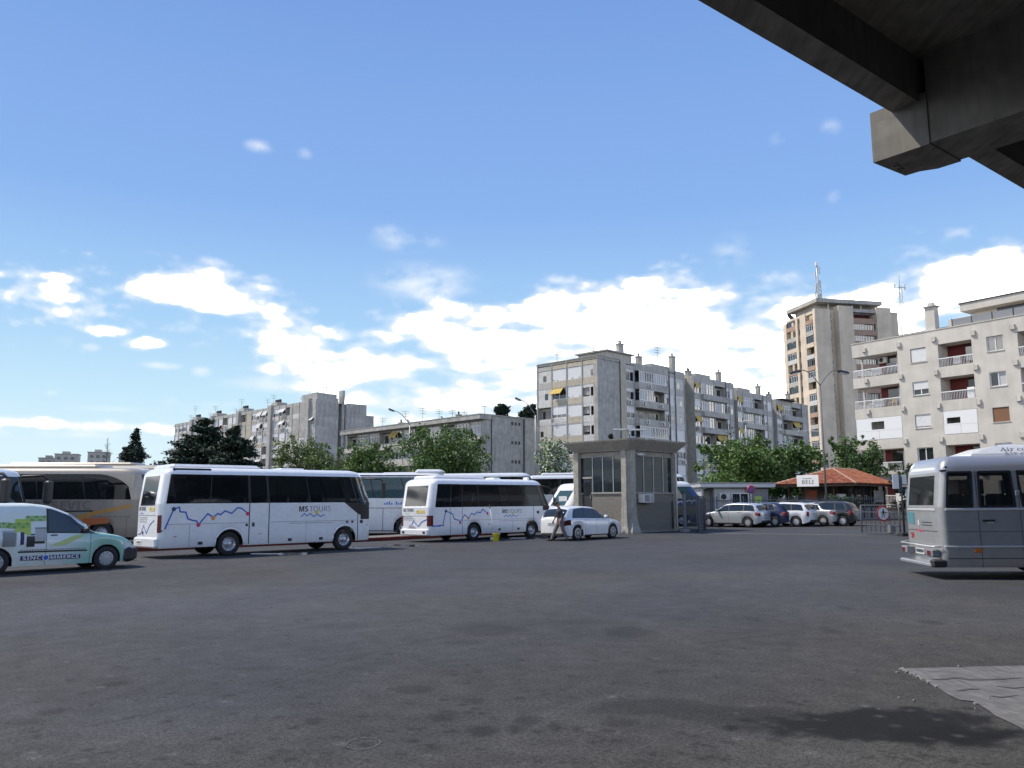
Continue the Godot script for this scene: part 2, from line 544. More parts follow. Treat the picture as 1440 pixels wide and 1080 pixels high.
# ---------------------------------------------------------------- ground
func asphalt_texture() -> ImageTexture:
	var n := 1536
	var big := noise_bytes(n, 0.0035, 4, 41)
	var mid := noise_bytes(n, 0.02, 4, 42)
	var fine := noise_bytes(n, 0.11, 3, 43)
	var hue := noise_bytes(n, 0.0045, 3, 44)
	var streak := noise_bytes(n, 0.012, 4, 45)
	var dark := PackedFloat32Array()
	dark.resize(n * n)
	# oil and damp marks, at the places the photograph shows them: pixel, half size in pixels, depth of tone
	var marks := [[162, 962, 30, 7, 0.5], [78, 1000, 20, 6, 0.4], [40, 1015, 30, 5, 0.25], [442, 1015, 20, 8, 0.5], [382, 1065, 13, 7, 0.55], [620, 1010, 40, 9, 0.5], [675, 1027, 26, 9, 0.6], [590, 1025, 20, 6, 0.4], [665, 985, 24, 5, 0.35], [585, 970, 28, 6, 0.4], [320, 978, 14, 3, 0.45], [690, 882, 60, 10, 0.35], [650, 903, 30, 4, 0.25], [870, 890, 36, 9, 0.4], [800, 875, 60, 6, 0.25], [1062, 872, 20, 8, 0.35], [1167, 887, 16, 7, 0.3], [927, 945, 13, 4, 0.4], [880, 1017, 30, 8, 0.4], [920, 995, 80, 12, 0.4], [782, 1024, 11, 7, 0.5], [812, 1026, 11, 5, 0.4], [870, 1042, 10, 6, 0.5], [740, 1014, 14, 6, 0.5], [725, 1025, 12, 6, 0.5], [835, 1044, 8, 4, 0.5], [1250, 1014, 190, 20, 1.15], [1390, 1034, 130, 22, 1.3], [1040, 1003, 130, 14, 0.45], [1150, 1020, 120, 12, 0.4], [1260, 792, 60, 5, 0.2], [545, 920, 9, 2, 0.4], [290, 970, 8, 2, 0.4], [440, 990, 16, 3, 0.3], [500, 940, 30, 3, 0.2], [360, 940, 40, 4, 0.2], [1105, 905, 20, 4, 0.2], [1310, 875, 14, 3, 0.3], [1190, 855, 10, 3, 0.35], [960, 870, 24, 3, 0.25], [300, 868, 60, 4, 0.15], [480, 880, 40, 4, 0.18]]
	for m in marks:
		var c := ground_hit(m[0], m[1])
		var e := ground_hit(m[0] + m[2], m[1])
		var u := ground_hit(m[0], m[1] - m[3])
		var b := ground_hit(m[0], m[1] + m[3])
		var rx := absf(e.x - c.x)
		var rd := absf(u.y - b.y) / 2.0
		var x0 := int((c.x + 24.0 - rx * 1.7) / 60.0 * n)
		var x1 := int((c.x + 24.0 + rx * 1.7) / 60.0 * n)
		var y0 := int((c.y - 2.0 - rd * 1.7) / 60.0 * n)
		var y1 := int((c.y - 2.0 + rd * 1.7) / 60.0 * n)
		for y in range(maxi(y0, 0), mini(y1, n - 1) + 1):
			for x in range(maxi(x0, 0), mini(x1, n - 1) + 1):
				var q := Vector2(((x + 0.5) * 60.0 / n - 24.0 - c.x) / rx, ((y + 0.5) * 60.0 / n + 2.0 - c.y) / rd)
				var i := y * n + x
				var v := smoothstep(-0.05, 0.5, 1.0 - q.length() + (mid[i] - 128) / 150.0 + (fine[i] - 128) / 260.0) * float(m[4])
				dark[i] = maxf(dark[i], v)
	# a tar seam across the yard, a few cracks and small spots
	for line in [[[120, 1022], [250, 996], [380, 964], [470, 934], [560, 908], [640, 893], [760, 878]], [[980, 905], [1080, 893], [1190, 890], [1330, 897]], [[20, 930], [160, 917], [300, 905]]]:
		for k in line.size() - 1:
			for q in 60:
				var t := q / 60.0
				var h := ground_hit(lerpf(line[k][0], line[k + 1][0], t), lerpf(line[k][1], line[k + 1][1], t) + sin(q * 0.37 + k) * 0.7)
				var xi := int((h.x + 24.0) / 60.0 * n)
				var yi := int((h.y - 2.0) / 60.0 * n)
				if xi > 0 and yi > 0 and xi < n and yi < n: dark[yi * n + xi] = maxf(dark[yi * n + xi], rng.randf_range(0.05, 0.4))
	for k in 900:
		var h := ground_hit(rng.randf_range(-40, 1480), 775 + 300 * pow(rng.randf(), 1.6))
		var xi := int((h.x + 24.0) / 60.0 * n)
		var yi := int((h.y - 2.0) / 60.0 * n)
		for e in rng.randi_range(1, 4):
			var at := clampi((yi + e / 2) * n + xi + e % 2, 0, n * n - 1)
			dark[at] = rng.randf_range(0.2, 0.6) if k % 6 else -0.5
	var out := PackedByteArray()
	out.resize(n * n * 3)
	for i in n * n:
		var v := 0.80 + (big[i] - 128) * 0.0005 + (mid[i] - 128) * 0.0005 + (fine[i] - 128) * 0.0007
		var s: float = streak[i] / 255.0
		if s < 0.26: v *= 1.0 - (0.26 - s) * 0.5
		var h: float = (hue[i] - 128) / 255.0
		v *= 1.0 - dark[i] * 0.52
		out[i * 3] = clampi(int(v * (1.0 + h * 0.07) * 255.0), 0, 255)
		out[i * 3 + 1] = clampi(int(v * (1.0 + h * 0.02) * 255.0), 0, 255)
		out[i * 3 + 2] = clampi(int(v * (1.0 - h * 0.08) * 255.0), 0, 255)
	var im := Image.create_from_data(n, n, false, Image.FORMAT_RGB8, out)
	return ImageTexture.create_from_image(im)
func sheet(xs, ds, lift, f_uv = true) -> ArrayMesh:
	var st := tool()
	for i in ds.size() - 1:
		for j in xs.size() - 1:
			for k in [[0, 0], [0, 1], [1, 1], [0, 0], [1, 1], [1, 0]]:
				var x: float = xs[j + k[1]]
				var d: float = ds[i + k[0]]
				st.set_uv(Vector2((x + 24.0) / 60.0, (d - 2.0) / 60.0))
				st.set_uv2(Vector2(x, d) / 1.9)
				st.add_vertex(Vector3(x, gy(x, d) + lift, -d))
	return done(st)
func sheet_poly(pts, lift) -> ArrayMesh:
	var v := PackedVector2Array()
	for p in pts: v.append(Vector2(p[0], p[1]))
	var id := Geometry2D.triangulate_polygon(v)
	var st := tool()
	for k in range(0, id.size(), 3):
		for q in [0, 1, 2]:
			var p := v[id[k + q]]
			st.add_vertex(Vector3(p.x, gy(p.x, p.y) + lift, -p.y))
	return done(st)
func make_ground():
	var m = mat("asphalt", [0.136, 0.139, 0.147], 0.85)
	m.albedo_texture = asphalt_texture()
	var n := 512
	var g1 := noise_bytes(n, 0.22, 2, 61)
	var g2 := noise_bytes(n, 0.07, 3, 62)
	var gt := gray_tex(n, [[g1, 0.65], [g2, 0.35]], 0.25, 1.35)
	m.detail_enabled = true
	m.detail_albedo = gt
	m.detail_blend_mode = BaseMaterial3D.BLEND_MODE_MUL
	m.detail_uv_layer = BaseMaterial3D.DETAIL_UV_2
	m.metallic_specular = 0.35
	structure("ground", sheet([-700.0, -60.0, -24.0, -14.0, 25.0, 36.0, 80.0, 700.0], [-90.0, 2.0, 40.0, 60.0, 62.0, 150.0, 900.0], 0.0), m, "wide grey asphalt yard with oil marks")
	# pale concrete slab let into the yard
	mat("slab", [0.185, 0.185, 0.195], 0.85, 0, "concrete", 0.6)
	var edge := []
	for q in [[1268, 941], [1276, 945], [1284, 950], [1292, 953], [1300, 957], [1311, 960], [1320, 968], [1334, 978], [1350, 985], [1368, 987], [1380, 993], [1391, 1000], [1400, 1008], [1414, 1014], [1432, 1022], [1462, 1040], [1520, 1075], [1800, 1200]]:
		var h := ground_hit(q[0] + rng.randf_range(-1, 1), q[1])
		edge.append([h.x, h.y])
	for k in 12: edge.append([12.0 - k * 0.68, 8.6 - 0.034 * k + rng.randf_range(-0.012, 0.012)])
	structure("pavement_slab", sheet_poly(edge, 0.006), M.slab, "pale concrete slab let into the asphalt")
	# cracks worn into the slab and crumbs of mortar along its edge
	mat("crack", [0.075, 0.075, 0.08], 0.95)
	mat("mortar", [0.42, 0.42, 0.43], 0.9, 0, "rough", 3.0)
	for line in [[[1310, 957], [1330, 956], [1345, 954], [1362, 957], [1385, 957], [1410, 956], [1442, 954]], [[1345, 973], [1358, 971], [1366, 970], [1378, 971]], [[1305, 946], [1322, 945.5]], [[1390, 980], [1410, 982], [1432, 979]], [[1400, 966], [1425, 969], [1450, 967]]]:
		var q := []
		for side in [1, -1]:
			var many: int = line.size()
			for k in many:
				var e = line[k if side > 0 else many - 1 - k]
				var h := ground_hit(e[0], e[1] + side * (0.55 + rng.randf() * 0.5) * (0.25 if k == 0 or k == many - 1 else 1.0))
				q.append([h.x, h.y])
		structure("pavement_crack", sheet_poly(q, 0.010), M.crack, "dark crack worn into the concrete slab")
	var crumbs := tool()
	crumbs.set_smooth_group(-1)
	for k in 70:
		var t := rng.randf()
		var h := ground_hit(lerpf(1267, 1321, t) + rng.randfn() * 2.0, lerpf(941, 967, t) + rng.randfn() * 0.7) if k < 62 else ground_hit(rng.randf_range(1255, 1400), rng.randf_range(935, 1000))
		var r := rng.randf_range(0.004, 0.011)
		stbox(crumbs, Vector3(h.x - r, gy(h.x, h.y), -h.y - r * 1.6), Vector3(h.x + r * 1.5, gy(h.x, h.y) + 0.0085 + r * 0.2, -h.y + r))
	var cr = put(self, "mortar_gravel", done(crumbs), M.mortar)
	cr.set_meta("kind", "stuff")
	cr.set_meta("label", "crumbs of pale mortar along the slab edge")
	cr.set_meta("category", "gravel")
	# chalk ring on the asphalt
	var c := ground_hit(511, 1046)
	var st := tool()
	for k in 40:
		if k % 9 == 4: continue
		var a := TAU * k / 40
		var b := TAU * (k + 1) / 40
		var p := []
		for q in [[a, 0.108], [b, 0.109 + 0.002 * sin(k * 1.7)], [b, 0.116], [a, 0.115 + 0.002 * cos(k * 2.3)]]:
			var x = c.x + cos(q[0]) * q[1]
			var d = c.y + sin(q[0]) * q[1] * 1.25
			p.append(Vector3(x, gy(x, d) + 0.005, -d))
		quad(st, p[0], p[1], p[2], p[3])
	mat("chalk", [0.21, 0.21, 0.215], 0.9, 0, "rough", 6.0)
	structure("road_marking", done(st), M.chalk, "thin chalk ring drawn on the asphalt")
	# damp patches by the washed buses
	mat("puddle", [0.03, 0.03, 0.033], 0.08)
	for b in [[400, 779, 40, 1.6], [505, 770.5, 22, 1.5], [575, 767, 30, 1.4], [735, 757, 26, 1.0], [178, 788, 12, 0.9]]:
		var q := []
		for k in 22:
			var a = TAU * k / 22
			var r = 1.0 + 0.35 * sin(a * 3 + b[0]) + rng.randf_range(-0.22, 0.22)
			var h := ground_hit(b[0] + cos(a) * b[2] * r, b[1] + sin(a) * b[3] * r)
			q.append([h.x, h.y])
		structure("puddle_water", sheet_poly(q, 0.004), M.puddle, "dark film of wash water on the asphalt")
	# threshold strip across the gateway
	mat("strip", [0.33, 0.33, 0.32], 0.85, 0, "rough", 0.8)
	structure("pavement_strip", sheet_poly([[10.2, 43.35], [16.9, 39.7], [17.05, 39.95], [10.35, 43.62]], 0.005), M.strip, "pale worn strip across the gateway")
	# raised island with red kerb stones, along which the buses stand
	var isle = node(self, "platform")
	isle.set_meta("kind", "structure")
	isle.set_meta("label", "narrow raised island with a red painted kerb")
	var u := Vector2(0.743, 0.669)
	var w := Vector2(-0.669, 0.743)
	var k0 := Vector2(-14.71, 32.23)
	st = tool()
	st.set_smooth_group(-1)
	for k in 42:
		var p := []
		for e in [[0.2, 0], [2.0, 0], [2.0, 1], [0.2, 1]]:
			var q = k0 + u * (k - 18 + e[1]) + w * e[0]
			p.append(q)
		var t := []
		for q in p: t.append(Vector3(q.x, gy(q.x, q.y) + 0.16, -q.y))
		quad(st, t[0], t[1], t[2], t[3])
		quad(st, t[1], t[1] + Vector3(0, -0.2, 0), t[2] + Vector3(0, -0.2, 0), t[2])
	put(isle, "platform_paving", done(st), M.platform_top)
	for k in 42:
		var q = k0 + u * (k - 18 + 0.5) + w * 0.1
		var s = put(isle, "kerb_stone", bevel(0.985, 0.34, 0.2, 0.018), M.kerb_red, Vector3(q.x, gy(q.x, q.y) + rng.randf_range(-0.004, 0.006), -q.y))
		s.rotation = Vector3(0, atan2(u.y, u.x), 0.008)

# ---------------------------------------------------------------- station canopy overhead
func make_canopy():
	var c = thing("station_canopy", "dark concrete canopy roof with a beam stub jutting past its edge", "canopy", Vector3(3.51, 0.04, -6.92), deg_to_rad(38.0))
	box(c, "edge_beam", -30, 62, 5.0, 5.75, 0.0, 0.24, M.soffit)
	box(c, "roof_slab", -30, 62, 5.42, 5.7, 0.238, 14, M.soffit)
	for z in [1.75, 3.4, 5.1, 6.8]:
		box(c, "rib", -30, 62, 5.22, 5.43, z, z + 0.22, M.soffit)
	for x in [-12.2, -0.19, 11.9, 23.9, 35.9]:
		# beam with a chipped lower corner at its outer end
		var st := tool()
		st.set_smooth_group(-1)
		var y0 := 4.6
		var y1 := 5.07
		var pr := [Vector2(-0.2, y1), Vector2(-0.2, y0)]
		var rows := []
		for z in [-0.2, -0.06, 0.1, 0.22, 0.3]:
			rows.append([Vector3(x, y1, z), Vector3(x + 0.59, y1, z), Vector3(x + 0.59, y0, z), Vector3(x, y0, z)])
		# chipped edge
		rows[0][2].y += 0.03
		rows[1][2] += Vector3(-0.02, 0.02, 0)
		grid(st, rows, true)
		quad(st, rows[0][0], rows[0][3], rows[0][2], rows[0][1])
		quad(st, rows[4][0], rows[4][1], rows[4][2], rows[4][3])
		put(c, "beam_stub", done(st), M.beam_concrete)
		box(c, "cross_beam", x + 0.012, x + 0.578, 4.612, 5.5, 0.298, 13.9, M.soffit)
		st = tool()
		st.set_smooth_group(-1)
		for k in 9:
			var at := Vector3(x + 0.17 + k * 0.022 + rng.randf_range(-0.01, 0.01), y0 - 0.006, -0.17 + rng.randf_range(-0.01, 0.05))
			stbox(st, at, at + Vector3(rng.randf_range(0.02, 0.05), 0.02, rng.randf_range(0.02, 0.06)) + Vector3(0, 0.01, 0))
		put(c, "broken_edge", done(st), M.concrete_dark)
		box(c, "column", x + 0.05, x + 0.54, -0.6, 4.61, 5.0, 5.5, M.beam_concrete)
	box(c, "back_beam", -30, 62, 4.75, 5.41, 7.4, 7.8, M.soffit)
	# unseen hall added behind the viewer, sized so bus windows mirror it dark
	var s = thing("added_mirror_hall", "unseen added hall with a dark glazed front for the bus windows to mirror", "building", Vector3(3.51, 0.04, -6.92), deg_to_rad(38.0))
	box(s, "wall", -30, 76, -0.6, 9.5, 14.02, 22, mat("hall_wall", [0.24, 0.23, 0.215], 0.85, 0, "concrete", 0.2))
	for k in 26:
		var x := -29.0 + k * 4.05
		box(s, "window", x, x + 3.2, 0.5, 3.4, 13.96, 14.01, M.window_glass)

# ---------------------------------------------------------------- buildings
# A building stands at its near corner. Its face 0 runs along its own +x (faces +z), its face 1 runs along -z (faces -x); s is the
# distance from the corner along a face, n the distance out from it.
func building(called, label, x, d, deg, base = 0.0):
	return thing(called, label, "building", Vector3(x, base, -d), deg_to_rad(deg))
func fb(par, f, called, s0, s1, y0, y1, n0, n1, m):
	if f == 0: return box(par, called, s0, s1, y0, y1, n0, n1, m)
	return box(par, called, -n1, -n0, y0, y1, -s1, -s0, m)
func on_face(par, f, called, s0, s1, y, n):
	var o = node(par, called)
	if f == 0: o.position = Vector3(s0, y, n)
	else:
		o.position = Vector3(-n, y, -s1)
		o.rotation.y = -PI / 2
	return o
func frame_mesh(w, h, leaves, t = 0.07, rail = -1.0) -> ArrayMesh:
	var key := "fr%.2f_%.2f_%d_%.2f_%.2f" % [w, h, leaves, t, rail]
	if cache.has(key): return cache[key]
	var st := tool()
	for k in leaves + 1:
		var x: float = (w - t) * k / leaves
		stbox(st, Vector3(x, 0, -0.1), Vector3(x + t, h, 0))
	for k in leaves:
		var x0: float = (w - t) * k / leaves + t
		var x1: float = (w - t) * (k + 1) / leaves
		stbox(st, Vector3(x0, 0, -0.095), Vector3(x1, t, -0.005))
		stbox(st, Vector3(x0, h - t, -0.095), Vector3(x1, h, -0.005))
		if rail > 0: stbox(st, Vector3(x0, rail, -0.095), Vector3(x1, rail + t, -0.005))
	cache[key] = done(st)
	return cache[key]
func ac_unit(par, x, y, z):
	var a = rbox(par, "air_conditioner", x, x + 0.78, y, y + 0.55, z, z + 0.3, 0.02, M.ac_white)
	if not cache.has("fan"): cache["fan"] = lathe([[0.0, 0.0], [0.21, 0.0], [0.21, 0.012], [0.0, 0.012]], 16)
	var f = put(a, "fan_grille", cache["fan"], M.plastic_dark, Vector3(-0.12, 0, 0.15))
	f.rotation.x = PI / 2
	return a
# One storey of one bay: spandrel below, opening above. y is the floor.
func cell(b, f, s0, s1, y, kind, sp, hh = 2.93):
	var w: float = s1 - s0 - 0.14
	if kind != "_":
		fb(b, f, "spandrel_panel", s0 + 0.07, s1 - 0.07, y - 0.12, y + 0.92, -0.16, rng.randf_range(-0.02, 0.02), sp)
	var h = hh - 1.06
	var o = on_face(b, f, "loggia" if kind in ["l", "H", "g"] else "window", s0 + 0.07, s1 - 0.07, y + 0.93, 0.0)
	match kind:
		"w", "W", "c":
			put(o, "frame", frame_mesh(snappedf(w, 0.1), snappedf(h, 0.1), 3 if w > 2.2 else 2, 0.09), M.white_frame, Vector3(0, 0, -0.06))
			box(o, "pane", 0.05, w - 0.05, 0.05, h - 0.05, -0.14, -0.13, M.curtain if kind == "c" else M.window_glass)
			if kind == "w":
				var r := rng.randf_range(0.2, 0.75)
				box(o, "shutter", 0.08, w - 0.08, h * (1 - r), h - 0.02, -0.1, -0.075, M.shutter)
		"s":
			box(o, "shutter", 0.0, w, 0.1, h, -0.12, -0.06, M.shutter)
			box(o, "sill", 0.0, w, 0.0, 0.07, -0.12, 0.0, M.white_frame)
			for k in 4:
				if rng.randf() < 0.45: box(o, "gap", w * (0.06 + k * 0.24), w * (0.06 + k * 0.24) + 0.4, 0.12, 0.22, -0.07, -0.055, M.window_glass)
		"h":
			box(o, "infill_panel", 0.0, w, 0.0, h, -0.12, -0.04, M.panel_white)
			var x := rng.randf_range(0.1, 0.6) * w
			var ww := rng.randf_range(0.5, 0.9)
			box(o, "pane", x, minf(x + ww, w - 0.1), 0.15, rng.randf_range(0.9, 1.2), -0.05, -0.035, M.window_glass)
		"H":
			box(o, "infill_panel", 0.0, w, h * 0.72, h, -0.12, -0.03, M.panel_white)
			box(o, "mullion", w * 0.46, w * 0.54, 0.0, h * 0.72, -0.12, -0.03, M.panel_white)
			box(o, "side_wall", w - 0.02, w + 0.02, -0.9, h, -3.0, -0.2, M.loggia_wall)
			box(o, "blind", w * 0.02, w * rng.randf_range(0.15, 0.4), h * rng.randf_range(0.1, 0.4), h * 0.72, -0.3, -0.27, M.loggia_wall)
		"g":
			put(o, "frame", frame_mesh(snappedf(w, 0.1), snappedf(h, 0.1), maxi(3, int(w / 0.75)), 0.09, h * 0.68), M.white_frame, Vector3(0, 0, 0.0))
			box(o, "pane", 0.05, w - 0.05, 0.05, h - 0.05, -0.08, -0.07, M.window_glass)
			if rng.randf() < 0.6: box(o, "curtain", w * 0.1, w * rng.randf_range(0.3, 0.8), 0.1, h - 0.1, -0.065, -0.055, M.curtain)
		"l":
			box(o, "back_wall", 0.0, w, -0.9, h, -0.94, -0.9, M.loggia_wall)
			box(o, "door", w * 0.12, w * 0.42, -0.9, h * 0.75, -0.9, -0.87, M.window_glass)
			box(o, "side_window", w * 0.52, w * 0.9, 0.0, h * 0.75, -0.9, -0.87, M.window_glass)
		"y", "Y":
			put(o, "frame", frame_mesh(snappedf(w, 0.1), snappedf(h, 0.1), 2, 0.09), M.white_frame, Vector3(0, 0, -0.06))
			box(o, "pane", 0.05, w - 0.05, 0.05, h - 0.05, -0.14, -0.13, M.window_glass)
			var wide := rng.randf_range(0.55, 0.95) * w
			var a = box(o, "awning", 0.05, 0.05 + wide, 0.0, 1.25, 0.0, 0.03, M.awning if kind == "y" else M.awning_grey)
			a.rotation.x = -rng.randf_range(0.35, 0.75)
			a.position = Vector3(0.05 + wide / 2, h - 0.55, 0.32)
		"x":
			box(o, "infill_panel", 0.0, w, 0.0, h + 0.05, -0.14, -0.03, sp)
	if kind in ["w", "l", "c", "y"] and rng.randf() < 0.2 and w > 1.6:
		var line = node(o, "washing_line")
		var cloth := [M.curtain, M.teal_cloth, M.print_navy, M.sign_white, M.print_pink, M.print_steel, M.awning]
		for q in rng.randi_range(2, 5):
			var x0 := 0.15 + q * 0.34
			if x0 + 0.3 < w: box(line, "cloth", x0, x0 + rng.randf_range(0.18, 0.3), -rng.randf_range(0.4, 0.8), -0.05, 0.3, 0.32, cloth[rng.randi() % cloth.size()])
		box(line, "rope_bar", 0.1, w - 0.1, -0.06, -0.04, 0.3, 0.32, M.metal_grey)
	if kind in ["w", "g", "y", "l", "c"] and rng.randf() < 0.3:
		ac_unit(o, rng.randf_range(0.1, maxf(w - 0.9, 0.12)), -0.75, 0.03)
# frame of a face: set-back core is separate; slabs and piers carry the cells
func panel_face(b, f, bays, floors, rows, spans, top, pier = 0.06, hh = 2.93, pm = null):
	if pm == null: pm = M.concrete
	for i in bays.size():
		fb(b, f, "pier", bays[i] - 0.075, bays[i] + 0.075, floors[-1] - 0.2, top, -3.2, pier, pm)
	for k in floors.size():
		fb(b, f, "floor_slab", bays[0] + 0.08, bays[-1] - 0.08, floors[k] - 0.14, floors[k] + 0.04, -3.2, -0.17, M.concrete)
		for i in bays.size() - 1:
			var kind = rows[k % rows.size()][i]
			cell(b, f, bays[i], bays[i + 1], floors[k], kind, spans[rng.randi() % spans.size()], hh)
	for i in bays.size() - 1:
		fb(b, f, "parapet_panel", bays[i] + 0.078, bays[i + 1] - 0.078, floors[0] + hh - 0.12, top - 0.02, -0.2, rng.randf_range(-0.015, 0.02), M.panel_grey)
func antenna(par, x, y, z, h, dish = false):
	var st := tool()
	tube_st(st, [Vector3(x, y, z), Vector3(x, y + h, z)], 0.035, 0.025, 5)
	for k in 3:
		var yy: float = y + h * (0.96 - k * 0.13)
		var l := 0.8 - k * 0.12
		tube_st(st, [Vector3(x - l, yy, z), Vector3(x + l, yy, z)], 0.02, 0.02, 4)
		for q in 5:
			var xx: float = x - l + 2 * l * q / 4.0
			tube_st(st, [Vector3(xx, yy, z - 0.25), Vector3(xx, yy, z + 0.25)], 0.014, 0.014, 4)
	put(par, "antenna", done(st), M.metal_dark)
	if dish: dish_at(par, x + 0.4, y + h * 0.4, z + 0.2, 0.45)
func dish_at(par, x, y, z, r):
	var prof := []
	for k in 7: prof.append([r * k / 6.0, 0.25 * r * pow(k / 6.0, 2)])
	var d = put(par, "satellite_dish", lathe(prof, 18), M.ac_white, Vector3(x, y, z))
	d.rotation = Vector3(1.0, 0.4, 0)
	return d
func chimney(par, x, y, z, w, h, pots = 2):
	var c = rbox(par, "chimney", x - w / 2, x + w / 2, y, y + h, z - 0.35, z + 0.35, 0.03, M.concrete_pale)
	rbox(c, "chimney_cap", -w / 2 - 0.1, w / 2 + 0.1, h / 2, h / 2 + 0.14, -0.45, 0.45, 0.02, M.concrete_dark)
	if not cache.has("pot"): cache["pot"] = lathe([[0.0, 0.5], [0.13, 0.5], [0.17, 0.42], [0.13, 0.3], [0.13, 0.0]], 10)
	for k in pots:
		put(c, "chimney_pot", cache["pot"], M.plastic_dark, Vector3((k - (pots - 1) / 2.0) * 0.45, h / 2 + 0.14, 0))
	return c
func downpipe(par, f, s, y0, y1):
	fb(par, f, "downpipe", s - 0.05, s + 0.05, y0, y1, 0.065, 0.16, M.metal_dark)

